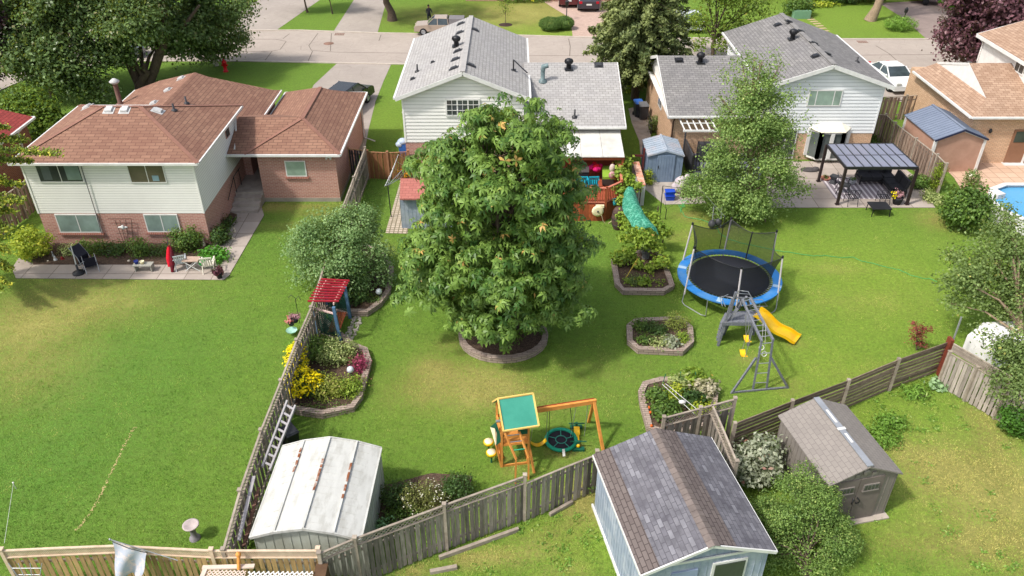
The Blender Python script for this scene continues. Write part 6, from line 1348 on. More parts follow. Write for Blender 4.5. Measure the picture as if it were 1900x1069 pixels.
for sg in (-1, 1): mb.tube([g + V(.22 * sg, -.1, .05), g + V(.2 * sg, .25, 1.05)], .03, 6)
for k in range(4): mb.beam(g + V(-.2, -.05 + .09 * k, .15 + .27 * k), g + V(.2, -.05 + .09 * k, .15 + .27 * k), .03, .04)
mb.build('frame', mt_steel, t); mb = MB(); mb.ball(g + V(-.25, -.1, .25), (.2, .2, .22), 10); mb.ball(g + V(.1, .0, .3), (.18, .16, .22), 10); mb.build('drum', mt_darkgrey, t)
# dark deck of the right house
t = thing('deck', 'dark grey deck with black railing behind the birch tree', 'deck', (11.8, 41.2, 0)); mb = MB(); X0, X1, Y0, Y1 = G(1281, 332).x, 14.0, G(1281, 334).y, 43.5; mb.b0(X0, X1, Y0, Y1, 0, .55); mb.build('floor', mat('slate_grey_boards', S(112, 114, 128), S(92, 94, 108), sc=3), t)
mb = MB(); mb.b0(X0 - .06, X0 + .02, Y0, Y1 + .3, .1, 1.45); mb.build('side_screen', mt_darkgrey, t); mb = MB(); mb.b0(X0, X1, Y0 - .04, Y0 + .04, 1.38, 1.46); mb.b0(X0, X1, Y0 - .03, Y0 + .03, .6, .66)
for k in range(14): mb.b0(X0 + .15 + k * .2, X0 + .2 + k * .2, Y0 - .02, Y0 + .02, .66, 1.38)
mb.build('railing', mt_black, t); mb = MB(); mb.b0(X0 - .06, X0 + .06, Y0 - .06, Y0 + .06, 0, 1.5); mb.build('post', mt_black, t)
mb = MB(); g = G(1318, 300, .55); mb.b0(g.x - .7, g.x + .9, g.y - .1, g.y + .7, .55, 1.5); mb.build('grill_counter', mt_darkgrey, label='tall grey cabinet standing on the dark deck', cat='cabinet')
t = thing('bicycle', 'black bicycle leaning against the tan brick side wall', 'bicycle', G(1205, 246)); g = G(1203, 247)
for dx in (-.15, .55): 
    mb = MB(); c = g + V(.12, dx, .34); mb.tube([c + V(0, .33 * math.cos(k * math.pi / 10), .33 * math.sin(k * math.pi / 10)) for k in range(21)], .02, 5); 
    for k in range(6): a = k * math.pi / 6; mb.tube([c + V(0, .33 * math.cos(a), .33 * math.sin(a)), c - V(0, .33 * math.cos(a), .33 * math.sin(a))], .004, 3)
    mb.build('wheel', mt_black, t)
mb = MB(); c = g + V(.12, 0, 0); mb.tube([c + V(0, -.15, .34), c + V(0, .15, .75), c + V(0, .45, .8), c + V(0, .25, .34), c + V(0, -.15, .34)], .018, 5); mb.tube([c + V(0, .45, .8), c + V(0, .55, .34)], .016, 5); mb.tube([c + V(-.2, .45, .95), c + V(.1, .45, .95)], .014, 5); mb.ball(c + V(0, .12, .82), (.07, .12, .04), 8); mb.build('frame', mt_darkgrey, t)

# ------------------------------------------------------------------ pergola patio
t = thing('pergola', 'black metal pergola with smoked roof panels on the concrete patio', 'pergola', (19.1, 39.6, 0)); zP = 2.15
F0, F1, B1, B0 = G(1570, 312, zP), G(1703, 312, zP), G(1656, 268, zP + .08), G(1534, 269, zP + .08)
for bpx, tq in (((1553, 378), F0), ((1678, 379), F1), ((1520, 333), B0)): mb = MB(); mb.beam(at(tq), tq, .13, .13); mb.box(at(tq, .04), (.2, .2, .08)); mb.build('post', mat('dark_brown_metal', S(58, 46, 46), S(46, 38, 38), rough=.4), t)
mb = MB(); mb.beam(at(B1), B1, .13, .13); mb.build('post', mt_black, t)
for a, b in ((F0, F1), (F1, B1), (B1, B0), (B0, F0)): mb = MB(); mb.beam(a, b, .08, .14); mb.build('beam', mt_black, t)
mb = MB()
for k in range(1, 8): mb.beam(B0.lerp(B1, k / 8) + V(0, 0, .05), F0.lerp(F1, k / 8) + V(0, 0, .05), .05, .05)
mb.beam(F0.lerp(B0, .5) + V(0, 0, .04), F1.lerp(B1, .5) + V(0, 0, .04), .06, .06); mb.build('rafter', mt_black, t)
N = NT('smoked_polycarbonate'); N.fin(S(150, 154, 172), .25, .5); tr = N.n('ShaderNodeBsdfTransparent'); tr.inputs[0].default_value = (.7, .72, .78, 1); mx = N.n('ShaderNodeMixShader'); mx.inputs[0].default_value = .62; N.l(tr.outputs[0], mx.inputs[1]); N.l(N.b.outputs[0], mx.inputs[2]); N.l(mx.outputs[0], N.out.inputs[0])
mb = MB(); mb.slab([F0 + V(0, 0, .06), F1 + V(0, 0, .06), B1 + V(0, 0, .06), B0 + V(0, 0, .06)], .012); mb.build('roof_panel', N.m, t)
rug = [G(1545, 370), G(1650, 373), G(1640, 340), G(1610, 322), G(1570, 326)]
N = NT('striped_rug'); w_ = N.n('ShaderNodeTexWave'); w_.wave_type = 'BANDS'; w_.bands_direction = 'X'; w_.inputs['Scale'].default_value = 1.1; w_.inputs['Distortion'].default_value = .3; N.l(N.coord('Object', (1, .15, 1)), w_.inputs[0]); cr = N.n('ShaderNodeMapRange'); cr.inputs[1].default_value = .6; cr.inputs[2].default_value = .75; N.l(w_.outputs[0], cr.inputs[0]); N.fin(N.mix(cr.outputs[0], S(140, 130, 136), S(208, 202, 204)), .95, .1)
g0 = G(1547, 371); mb = MB(); mb.b0(g0.x + .1, g0.x + 3.5, g0.y + .05, g0.y + 2.7, .03, .045, .5); mb.build('rug', N.m, label='grey and white striped outdoor rug under the pergola', cat='rug')
mt_cush = mat('charcoal_cushion', S(56, 56, 60), S(46, 46, 50), sc=4, rough=.9)
t = thing('corner_sofa', 'black L-shaped outdoor sofa with charcoal cushions under the pergola', 'sofa', G(1640, 345))
sA, sC, sB = G(1588, 335), G(1652, 330), G(1668, 352)
sx0, sx1 = G(1586, 336).x, G(1672, 345).x - .35; sy1 = 41.2; 
mb = MB(); mb.b0(sx0, sx1, sy1 - .8, sy1, .25, .38); mb.b0(sx1 - .8, sx1, sy1 - 2.3, sy1 - .8, .25, .38); mb.build('frame', mt_black, t)
for k in range(3): x = sx0 + .05 + k * (sx1 - sx0 - .1) / 3; mb = MB(); mb.b0(x, x + (sx1 - sx0 - .2) / 3, sy1 - .78, sy1 - .15, .38, .52); mb.build('seat_cushion', mt_cush, t); mb = MB(); mb.box((x + (sx1 - sx0) / 6, sy1 - .08, .72), ((sx1 - sx0) / 3 - .1, .18, .48), 0, R(-12)); mb.build('back_cushion', mt_cush, t)
for k in range(2): y = sy1 - 2.28 + k * .74; mb = MB(); mb.b0(sx1 - .78, sx1 - .15, y, y + .7, .38, .52); mb.build('seat_cushion', mt_cush, t); mb = MB(); mb.box((sx1 - .06, y + .35, .74), (.18, .68, .5), 0, 0, R(12)); mb.build('back_cushion', mt_cush, t)
for x, y in ((sx0 + .05, sy1 - .75), (sx0 + .05, sy1 - .05), (sx1 - .75, sy1 - 2.25), (sx1 - .05, sy1 - 2.25), (sx1 - .75, sy1 - .8)): mb = MB(); mb.b0(x - .03, x + .03, y - .03, y + .03, 0, .6); mb.build('leg', mt_black, t)
def coffee(label, g, wx, wy, h_, m, n=4, rz=0):
    t = thing('table', label, 'table', g, rz); P = lambda x, y, z: Vector(g) + Matrix.Rotation(rz, 3, 'Z') @ V(x, y, z); mb = MB(); mb.box(P(0, 0, h_), (wx, wy, .04), rz); mb.build('table_top', m, t)
    for sx in (-1, 1):
        for sy in (-1, 1): mb = MB(); mb.beam(P(sx * (wx / 2 - .04), sy * (wy / 2 - .04), 0), P(sx * (wx / 2 - .06), sy * (wy / 2 - .06), h_), .035, .035); mb.build('leg', m, t)
    return t
coffee('square black metal table at the edge of patio and lawn', G(1628, 396), 1.0, .85, .45, mt_black)
mt_chair = mat('black_wrought_iron', S(46, 46, 52), S(38, 38, 44), rough=.5)
def iron_chair(label, g, rz, grp):
    t = thing('iron_chair', label, 'chair', g, rz, group=grp); P = lambda x, y, z: Vector(g) + Matrix.Rotation(rz, 3, 'Z') @ V(x, y, z)
    mb = MB()
    for k in range(5): mb.beam(P(-.24 + .12 * k, -.24, .43), P(-.24 + .12 * k, .24, .42), .035, .02)
    mb.tube([P(-.26, -.25, .43), P(.26, -.25, .43), P(.26, .25, .42), P(-.26, .25, .42), P(-.26, -.25, .43)], .018, 5); mb.build('seat', mt_chair, t)
    mb = MB(); mb.tube([P(-.26, .24, .42), P(-.27, .36, .95), P(.27, .36, .95), P(.26, .24, .42)], .018, 5)
    for k in range(4): mb.tube([P(-.15 + .1 * k, .26, .45), P(-.15 + .1 * k, .36, .95)], .008, 4)
    mb.build('backrest', mt_chair, t)
    for x in (-.26, .26):
        mb = MB(); mb.tube([P(x, -.3, 0), P(x, -.25, .43), P(x, -.25, .64), P(x, .3, .68)], .016, 5); mb.build('front_leg', mt_chair, t); mb = MB(); mb.tube([P(x, .38, 0), P(x, .24, .43)], .016, 5); mb.build('rear_leg', mt_chair, t)
gp = 'black iron chairs around the pergola rug'
iron_chair('iron chair at the front left post of the pergola, facing the rug', G(1577, 378, .03), R(180), gp); iron_chair('iron chair behind the square black table', G(1636, 378, .03), R(175), gp)
dchair('reclined grey armchair left of the striped rug', G(1562, 357, .03), R(75), mt_darkgrey, None, 1.1)
t = thing('pot_stand', 'dark hourglass-shaped stool left of the pergola rug', 'stool', G(1545, 341)); mb = MB(); g = G(1545, 341); mb.lathe(g, [(.24, 0), (.26, .05), (.13, .25), (.26, .45), (.28, .5), (0, .5)], 4, smooth=False); mb.build('body', mt_darkgrey, t)
def pot(label, g, r_, h_, m, plantm=None, pr=.25, ph=.3, n=200, ls=.09, fl=None, name='flower_pot', kind='leaf'):
    g = Vector(g); t = thing(name, label, 'plant pot', g); mb = MB(); mb.lathe(g, [(0, 0), (r_ * .7, 0), (r_, h_ * .85), (r_ * 1.08, h_), (r_ * .92, h_), (r_ * .9, h_ * .9), (0, h_ * .88)], 14); mb.build('pot', m, t)
    if plantm:
        C, Nn, rn = crown([(g.x, g.y, g.z + h_ + ph * .4, pr, pr, ph * .6)], n, .06, 10, .2, zmin=0); leaves('foliage', C, Nn, ls, plantm, t, kind, .3, rnd=rn)
        if fl: C, Nn, rn = crown([(g.x + fl[1], g.y, g.z + h_ + ph * .5, pr * .6, pr * .6, ph * .5)], fl[2], .05, 6, .7, zmin=0, upb=1); leaves('flower', C, Nn, .08, fl[0], t, 'leaf', .45, rnd=rn)
    return t
lf_purple = leafmat('purple_leaf', S(110, 60, 74), S(62, 32, 44), None, tr=.15); lf_pot = leafmat('pot_leaf', S(110, 140, 70), S(60, 90, 44)); lf_yel = leafmat('yellow_petal', S(255, 236, 20), S(255, 212, 10), None, tr=.2); lf_pink = leafmat('mauve_petal', S(200, 150, 160), S(150, 110, 120), None, tr=.2); lf_white = leafmat('white_petal', S(240, 238, 220), S(220, 216, 190), None, tr=.2); lf_orange = leafmat('orange_petal', S(250, 170, 20), S(240, 140, 10), None, tr=.2)
mt_terra = mat('terracotta', S(190, 130, 110), S(170, 112, 94)); mt_blackpot = mat('black_pot', S(52, 52, 58))
pot('black pot of pink and yellow flowers at the front right pergola post', G(1663, 379), .27, .42, mt_blackpot, lf_pink, .32, .35, 260, .1, (lf_yel, -.25, 60)); pot('shallow terracotta bowl by the rear left pergola post', G(1531, 334), .27, .16, mt_terra, lf_pot, .14, .12, 60)
pot('pale grey pot at the left end of the corner sofa', G(1580, 343), .18, .32, mat('pale_pot', S(176, 178, 184)), lf_pot, .12, .15, 60)
mb = MB(); g = G(1502, 317); mb.ball(g + V(0, 0, .06), (.55, .28, .12), 12); mb.ball(g + V(.35, .05, .1), (.22, .2, .12), 8); mb.build('folded_cover', mat('dark_tarp', S(88, 84, 84), S(66, 62, 62), sc=6), label='crumpled dark grey cover lying on the patio under the bay window', cat='cover')
# right terrace: storage box, bucket, pool
t = thing('storage_box', 'long dark brown storage box against the tan brick wall', 'storage box', G(1843, 288)); a, b = G(1820, 289), G(1864, 289); mb = MB(); mb.b0(a.x, b.x, a.y, a.y + .7, 0, .62); mb.build('body', mat('dark_wicker_box', S(92, 74, 78), S(78, 62, 66), sc=8), t); mb = MB(); mb.b0(a.x - .03, b.x + .03, a.y - .03, a.y + .74, .62, .68); mb.build('lid', mat('grey_brown_lid', S(120, 106, 108)), t)
t = thing('bucket', 'white bucket with red contents on the brown storage box', 'bucket', (a.x + .4, a.y + .3, .68)); mb = MB(); mb.lathe((a.x + .45, a.y + .35, .68), [(0, 0), (.16, 0), (.2, .28), (.18, .28), (.15, .2)], 14); mb.build('pail', mt_white, t); mb = MB(); mb.ball((a.x + .45, a.y + .35, .93), (.14, .14, .08), 8); mb.build('contents', mat('red_toy', S(205, 60, 40)), t)
mb = MB(); mb.ball(G(1838, 291, .08), (.22, .12, .1), 8); mb.ball(G(1842, 288, .15), (.1, .1, .14), 8); mb.build('garden_ornament', mat('pale_grey_ornament', S(190, 186, 182)), label='pale grey animal ornament in front of the brown storage box', cat='ornament')
mb = MB(); mb.ball(G(1861, 290, .09), .11, 8); mb.build('toy_ball', mat('orange_toy', S(235, 130, 50)), label='small orange ball at the right corner of the storage box', cat='ball')
mb = MB(); mb.b0(G(1862, 284).x, G(1873, 284).x, G(1866, 284).y, G(1866, 284).y + .2, .02, .12); mb.build('doormat', mat('blue_toy', S(60, 100, 180)), label='small blue mat at the brown door step', cat='mat')
t = thing('swimming_pool', 'above-ground pool with white rim and blue liner at the right edge', 'pool', G(1915, 380)); pc = G(1930, 378, .9); mb = MB(); Rp = 2.35; n = 12
P_ = lambda r_, k, z: V(pc.x + r_ * math.cos(2 * math.pi * (k + .5) / n), pc.y + r_ * 1.0 * math.sin(2 * math.pi * (k + .5) / n), z)
for k in range(n): mb.hexa([P_(Rp - .16, k, .86), P_(Rp + .12, k, .86), P_(Rp + .12, k + 1, .86), P_(Rp - .16, k + 1, .86), P_(Rp - .16, k, .92), P_(Rp + .12, k, .92), P_(Rp + .12, k + 1, .92), P_(Rp - .16, k + 1, .92)])
mb.build('rim', mt_white, t); mb = MB()
for k in range(n): mb.hexa([P_(Rp - .03, k, 0), P_(Rp + .03, k, 0), P_(Rp + .03, k + 1, 0), P_(Rp - .03, k + 1, 0), P_(Rp - .03, k, .86), P_(Rp + .03, k, .86), P_(Rp + .03, k + 1, .86), P_(Rp - .03, k + 1, .86)])
mb.build('wall', mt_white, t); mb = MB(); mb.prism([tuple(P_(Rp - .05, k, 0)[:2]) for k in range(n)], .03, .1); mb.build('liner', mat('pool_blue_liner', S(110, 190, 232), S(96, 176, 220), sc=1), t)
N = NT('pool_water'); N.fin(S(120, 195, 235), .05, .5); tr = N.n('ShaderNodeBsdfTransparent'); tr.inputs[0].default_value = (.6, .85, .95, 1); mx = N.n('ShaderNodeMixShader'); mx.inputs[0].default_value = .5; N.l(tr.outputs[0], mx.inputs[1]); N.l(N.b.outputs[0], mx.inputs[2]); N.l(mx.outputs[0], N.out.inputs[0]); N.bump(N.noise(N.coord(), 3, 3, lo=0, hi=1), .15)
mb = MB(); mb.prism([tuple(P_(Rp - .06, k, 0)[:2]) for k in range(n)], .7, .74); mb.build('water', N.m, t)
mb = MB(); mb.box(G(1845, 372, .5), (.5, .6, 1.0), R(20)); mb.build('pool_pump_box', mat('pale_pump_box', S(220, 214, 210)), label='pale box beside the pool rim behind the grey-leaved tree', cat='box')

# ------------------------------------------------------------------ birdbath, marker string, stone line
t = thing('birdbath', 'grey stone birdbath on a fluted pedestal on the left lawn', 'birdbath', G(362, 1001)); g = G(362, 999); mb = MB(); mb.lathe(g, [(.17, 0), (.16, .05), (.1, .1), (.085, .3), (.1, .48), (.13, .52)], 16); mb.build('pedestal', mat('grey_cast_stone', S(150, 146, 152), S(120, 116, 122), sc=8, bump=.4), t); mb = MB(); mb.lathe(g + V(0, 0, .5), [(.05, 0), (.16, .03), (.24, .1), (.245, .13), (.2, .125), (.12, .07), (0, .06)], 24); mb.build('bowl', mat('pale_cast_stone', S(196, 182, 178), S(170, 158, 156), sc=8), t)
t = thing('string_marker', 'thin white string running to a small white peg on the left lawn', 'marker', G(30, 905)); mb = MB(); mb.tube([G(30, 905) + V(0, 0, .25), G(8, 1008, .9)], .006, 4); mb.build('string', mt_white, t); mb = MB(); mb.lathe(G(30, 907), [(.012, 0), (.012, .25), (.03, .26), (.03, .3), (0, .31)], 8); mb.build('peg', mt_white, t)
mb = MB()
for i in range(150):
    u_ = (random.choice((.12, .3, .45, .5, .62, .7, .85, .97)) + random.gauss(0, .05)); u_ = max(0, min(1, u_)); px = 137 + (250 - 137) * u_; py = 990 + (805 - 990) * u_ + 12 * math.sin(u_ * 5)
    g = G(px + random.gauss(0, 1.6), py); mb.ball((g.x, g.y, .003), (random.uniform(.01, .035), random.uniform(.015, .05), .004), 6)
mb.build('bare_soil_line', mat('bare_pale_soil', S(200, 182, 128), S(170, 150, 100), sc=9, rnd=.15), kind='stuff', label='broken pale line of bare soil across the left lawn', cat='bare soil')

# ------------------------------------------------------------------ patio things in front of the brick wall
t = thing('umbrella_stand', 'round black parasol base with a white pole on the slab path', 'parasol base', G(147, 509)); g = G(147, 508); mb = MB(); mb.lathe(g, [(0, .03), (.28, .03), (.27, .09), (.1, .14), (.05, .2), (.045, .5), (0, .5)], 20); mb.build('base', mt_black, t); mb = MB(); mb.tube([g + V(0, 0, .4), g + V(-.1, .25, 1.35)], .025, 7); mb.build('pole', mt_white, t)
def folding(label, g, rz, tilt):
    t = thing('garden_chair', label, 'chair', g, group='tipped folding chairs by the parasol base'); Q = Matrix.Rotation(rz, 3, 'Z') @ Matrix.Rotation(tilt, 3, 'X'); P = lambda x, y, z: Vector(g) + Q @ V(x, y, z - .4) + V(0, 0, .45)
    mb = MB(); mb.panel([P(-.26, -.25, .42), P(.26, -.25, .42), P(.26, .25, .42), P(-.26, .25, .42)], .02); mb.build('seat', mat('navy_sling', S(40, 40, 52)), t); mb = MB(); mb.panel([P(-.26, .25, .42), P(.26, .25, .42), P(.26, .45, 1.0), P(-.26, .45, 1.0)], .02); mb.build('backrest', mat('navy_sling', S(40, 40, 52)), t)
    for x in (-.27, .27): mb = MB(); mb.tube([P(x, -.3, 0), P(x, .25, .45), P(x, .46, 1.03)], .016, 5); mb.tube([P(x, .35, 0), P(x, -.25, .44), P(x, -.28, .62), P(x, .3, .64)], .016, 5); mb.build('side_frame', mt_steel, t)
folding('upper tipped folding chair with dark fabric on the slab path', G(160, 497), R(-120), R(70)); folding('lower tipped folding chair leaning on its twin beside the parasol base', G(172, 502), R(30), R(-80))
t = thing('garden_bench', 'low grey bench on the slab path holding two small pots', 'bench', G(264, 503)); a, b = G(248, 507), G(281, 507); mb = MB(); mb.b0(a.x, b.x + .05, a.y + .02, a.y + .4, .34, .38); mb.build('seat', mat('grey_painted_wood', S(170, 168, 158), S(150, 148, 138)), t)
for x in (a.x + .06, b.x - .02): mb = MB(); mb.b0(x, x + .05, a.y + .05, a.y + .38, 0, .34); mb.build('leg', mat('grey_painted_wood', S(170, 168, 158)), t)
pot('small cobalt blue pot on the low grey bench', (a.x + .15, a.y + .22, .38), .1, .16, mat('cobalt_glaze', S(48, 62, 140))); pot('small cream pot on the low grey bench', (a.x + .42, a.y + .22, .38), .1, .14, mt_cream)
t = thing('parasol', 'folded red and black parasol standing on the slab path', 'parasol', G(320, 503)); g = G(318, 506); mb = MB(); mb.tube([g, g + V(.08, .35, 1.75)], .018, 6); mb.build('pole', mt_darkgrey, t)
mb = MB(); mb.tube([g + V(-.03, .05, .3), g + V(-.0, .15, .7), g + V(.05, .25, 1.1), g + V(.07, .3, 1.3)], [.07, .13, .09, .03], 8); mb.build('canopy', mat('scarlet_canvas', S(225, 24, 50), S(196, 18, 42), sc=5), t)
mb = MB(); mb.tube([g + V(.06, 0, .05), g + V(.12, .1, .5), g + V(.16, .2, .9), g + V(.16, .3, 1.25)], [.06, .13, .09, .03], 8); mb.build('canopy_lining', mat('black_red_canvas', S(60, 28, 36), S(140, 26, 44), sc=5), t)
dchair('pale grey resin chair with items on it behind the folded parasol', G(338, 498), R(-160), mat('pale_grey_resin', S(190, 196, 198), S(170, 176, 180)), None, .95)
dchair('white resin chair with green cushion at the right end of the slab path', G(390, 503), R(190), mat('cream_white_resin', S(232, 226, 210), S(214, 206, 190)), None, 1.0)
t = thing('folding_table', 'small folding table with brown top and crossed white legs', 'table', G(358, 504)); a, b = G(341, 506), G(371, 506); z = .55; mb = MB(); mb.b0(a.x, b.x, a.y + .05, a.y + .5, z, z + .03); mb.build('table_top', mat('taupe_table_top', S(190, 166, 148), S(172, 148, 132)), t)
for y in (a.y + .08, a.y + .46): mb = MB(); mb.beam((a.x + .05, y, z), (b.x + .02, y, 0), .03, .03); mb.beam((b.x - .05, y, z), (a.x + .02, y, 0), .03, .03); mb.build('leg', mt_white, t)
mb = MB(); g = G(376, 487, .35); mb.ball(g, (.19, .19, .17), 12); mb.tube([g + V(-.15, 0, .05), g + V(-.28, 0, .18)], .03, 6); mb.build('watering_can', mat('bright_green_plastic', S(70, 178, 90), S(56, 158, 76)), label='bright green round watering can next to the white resin chair', cat='watering can')
pot('dark pot with purple cordyline at the corner of the slab path', G(408, 517), .14, .3, mt_blackpot, lf_purple, .28, .3, 130, .16)
mt_orn = mat('cream_ornament', S(235, 222, 200), S(214, 198, 176), sc=6)
for lab, px, py, r_, h_, m_ in (('white goose ornament by the yellow-green shrub', 104, 485, .1, .3, mt_white), ('small dark red ornament right of the goose', 117, 483, .13, .2, mat('dark_red_ornament', S(130, 40, 40))), ('grey frog ornament among the plants', 100, 478, .07, .35, mt_steel), ('cream shell ornament at the edge of the planted bed', 240, 487, .13, .14, mt_orn), ('small cream statue in front of the climbing plant', 379, 458, .1, .5, mt_orn), ('round white stone ornament on the bed by the side wall', 432, 445, .11, .16, mt_orn), ('white ornament at the top of the side bed', 428, 413, .1, .3, mt_orn), ('cream stone left of the goose', 90, 487, .09, .12, mt_orn), ('white dove ornament near the corner of the bed', 399, 463, .12, .14, mt_white), ('small white figure beside the dark plant of the side bed', 436, 432, .08, .3, mt_orn)):
    g = G(px, py); mb = MB(); mb.lathe(g, [(r_ * .8, 0), (r_, h_ * .25), (r_ * .7, h_ * .5), (r_ * .45, h_ * .62)], 10); mb.ball(g + V(0, 0, h_ * .78), (r_ * .55, r_ * .55, h_ * .22), 8); mb.ball(g + V(r_ * .6, -r_ * .3, h_ * .3), (r_ * .5, r_ * .3, h_ * .2), 6); mb.build('garden_ornament', m_, label=lab, cat='ornament')
t = thing('wall_trellis', 'fan trellis with a white bird ornament on the pink brick wall', 'trellis', V(-17.6, 33.85, 0)); mb = MB(); Y_ = 33.85
for x0, x1 in ((213, 235), (222, 237), (233, 240), (244, 247)): mb.tube([WY(x0, 408, Y_), WY(x1, 463, Y_)], .013, 4)
for y_, a, b in ((414, 204, 247), (433, 216, 246), (449, 222, 247), (406, 200, 244)): mb.tube([WY(a, y_, Y_ - .02), WY(b, y_, Y_ - .02)], .012, 4)
mb.build('frame', mt_bark, t); mb = MB(); g = WY(228, 422, Y_ - .05); mb.ball(g, (.26, .05, .07), 10); mb.ball(g + V(.02, -.03, .02), (.08, .06, .14), 8); mb.build('bird', mt_white, t)
pot('hanging basket of pale pink flowers over the lawn side of the weathered fence', G(548, 597, .6), .16, .2, mt_blackpot, lf_pink, .26, .25, 160, .1); pot('pot of coral pink flowers just left of the weathered fence', G(541, 603, .4), .14, .2, mt_blackpot, leafmat('coral_petal', S(230, 150, 150), S(200, 110, 110), None), .2, .2, 140, .1)
mb = MB(); mb.lathe(G(542, 618, .1), [(0, 0), (.08, 0), (.22, .12), (.24, .16), (.18, .12), (0, .06)], 9, smooth=False); mb.build('garden_dish', mat('mint_glass_dish', S(170, 215, 195), S(150, 198, 178), rough=.2), label='mint green scalloped dish on the lawn below the hanging flowers', cat='dish')
t = thing('hook_stand', 'black double shepherd hook beside the red arbor roof', 'plant hook', G(558, 600)); g = G(556, 600); mb = MB(); mb.tube([g, at(g, 1.3), g + V(-.15, 0, 1.45), g + V(-.28, 0, 1.3)], .012, 5); mb.tube([at(g, 1.2), g + V(.15, 0, 1.4), g + V(.22, 0, 1.2)], .012, 5); mb.build('hook', mt_black, t)
# trellis rods in the vegetable bed
t = thing('garden_trellis', 'white pole frame laid over the vegetable bed', 'trellis', G(1270, 745)); mb = MB(); mb.tube([G(1229, 713, .7), G(1290, 770, .7)], .011, 5); mb.tube([G(1235, 712, .7), G(1300, 765, .7)], .011, 5); mb.ball(G(1266, 746, .75), (.16, .1, .08), 7); mb.build('pole', mt_white, t)
for lab, a, b in (('leaning green garden stake at the left of the vegetable bed', (1228, 714), (1235, 694)), ('green garden stake in the middle of the vegetable bed', (1262, 712), (1263, 690)), ('green garden stake at the right of the vegetable bed', (1290, 712), (1291, 691))):
    g = G(a[0], a[1], .2); mb = MB(); mb.tube([at(g), WY(b[0], b[1], g.y)], .015, 5); mb.build('garden_stake', mat('dark_green_stake', S(40, 120, 90)), label=lab, cat='stake')

# ------------------------------------------------------------------ street: vehicles, lamps, hydrant
def vehicle(label, cat, g, rz, L, Wd, prof, cab, col, name, wheels=(.18, .82), wr=.34, lights=True, glassm=None, bed=None, rear=None):
    """prof: body side profile [(x along length, z)], cab: greenhouse [(x,z)] lower-left..; front at +x"""
    g = Vector(g); t = thing(name, label, cat, g, rz); Q = Matrix.Rotation(rz, 3, 'Z'); P = lambda x, y, z: g + Q @ V(x - L / 2, y, z); hw = Wd / 2
    def loft(mb, pr, w0, w1, zlo, zhi, sm=False):
        n = len(pr)
        wz = lambda z: w0 + (w1 - w0) * max(0, min(1, (z - zlo) / (zhi - zlo)))
        l = [P(x, wz(z), z) for x, z in pr]; r_ = [P(x, -wz(z), z) for x, z in pr]
        mb.raw(l + r_, [tuple(range(n)), tuple(range(2 * n - 1, n - 1, -1))] + [(i + n, (i + 1) % n + n, (i + 1) % n, i) for i in range(n)], .5, sm)
    mb = MB(); loft(mb, prof, hw, hw * .97, .3, 1.1)
    zr = max(z for x, z in cab); zb = min(z for x, z in cab)
    # roof + pillars
    xs_ = [x for x, z in cab if z > zr - .1]; mb.hexa([P(min(xs_) + .02, -hw * .76, zr - .04), P(max(xs_) - .02, -hw * .76, zr - .04), P(max(xs_) - .02, hw * .76, zr - .04), P(min(xs_) + .02, hw * .76, zr - .04), P(min(xs_) + .08, -hw * .68, zr + .03), P(max(xs_) - .1, -hw * .68, zr + .03), P(max(xs_) - .1, hw * .68, zr + .03), P(min(xs_) + .08, hw * .68, zr + .03)], .5)
    body = mb.build('body', col, t)
    mb = MB(); loft(mb, cab, hw * .93, hw * .74, zb, zr); mb.build('windows', glassm or mt_carglass, t)
    mb = MB(); 
    for s_ in (-1, 1):
        for (x0, z0), (x1, z1) in ((cab[0], cab[1]), (cab[-1], cab[-2])): mb.beam(P(x0, hw * .935 * s_, z0), P(x1, hw * .75 * s_, z1), .07, .05)
        xm = (cab[0][0] + cab[-1][0]) / 2; mb.beam(P(xm, hw * .945 * s_, zb), P(xm, hw * .75 * s_, zr), .07, .03)
    mb.each('pillar', col, t)
    for wx in wheels:
        for s_ in (-1, 1):
            ax = Q @ V(0, s_, 0); mb = MB(); c = P(L * wx, hw * .93 * s_, wr); mb.lathe(c, [(0, -.12), (wr * .96, -.12), (wr, -.06), (wr, .05), (wr * .93, .09), (wr * .62, .09)], 20, axis=ax); wh = mb.build('wheel', mt_tyre, t); mb = MB(); mb.lathe(c, [(wr * .63, .07), (wr * .55, .1), (wr * .15, .07), (0, .08)], 10, axis=ax, smooth=False); mb.build('rim', mt_steel, wh)
    if lights:
        for s_ in (-1, 1):
            mb = MB(); mb.box(P(L - .06, hw * .72 * s_, .78), (.14, .36, .14), rz); mb.build('headlight', mt_lamp, t); mb = MB(); mb.box(P(.05, hw * .8 * s_, .9), (.12, .26, .2), rz); mb.build('taillight', mt_tail, t)
            mb = MB(); mb.ball(P(cab[-1][0] - .15, (hw + .1) * s_, zb + .08), (.08, .1, .08), 8); mb.build('mirror', col, t)
        mb = MB(); mb.box(P(-.01, 0, .72), (.03, .5, .14), rz); mb.build('plate', mt_white, t)
    return t, P, hw
mt_carglass = mat('car_glass', S(70, 82, 86), S(50, 60, 64), sc=2, rough=.08, spec=.7); mt_tyre = mat('tyre_rubber', S(40, 40, 42), S(32, 32, 34), rough=.9); mt_lamp = mat('headlamp', S(225, 225, 220), rough=.15); mt_tail = mat('tail_lamp', S(210, 30, 50), S(180, 20, 40), rough=.2)
def paint(name, c): return mat(name, c, tuple(x * .92 for x in c[:3]) + (1,), sc=1, rough=.25, spec=.6)
suv = [(0, .35), (0, .95), (.1, 1.05), (3.4, 1.08), (4.3, .95), (4.55, .8), (4.6, .35)]; suvc = [(.12, 1.03), (.45, 1.6), (2.6, 1.66), (3.45, 1.05)]
sed = [(0, .35), (.02, .85), (.2, .95), (1.0, .98), (3.3, .96), (4.3, .8), (4.5, .62), (4.5, .3)]; sedc = [(.55, .95), (1.25, 1.38), (2.5, 1.4), (3.35, .95)]
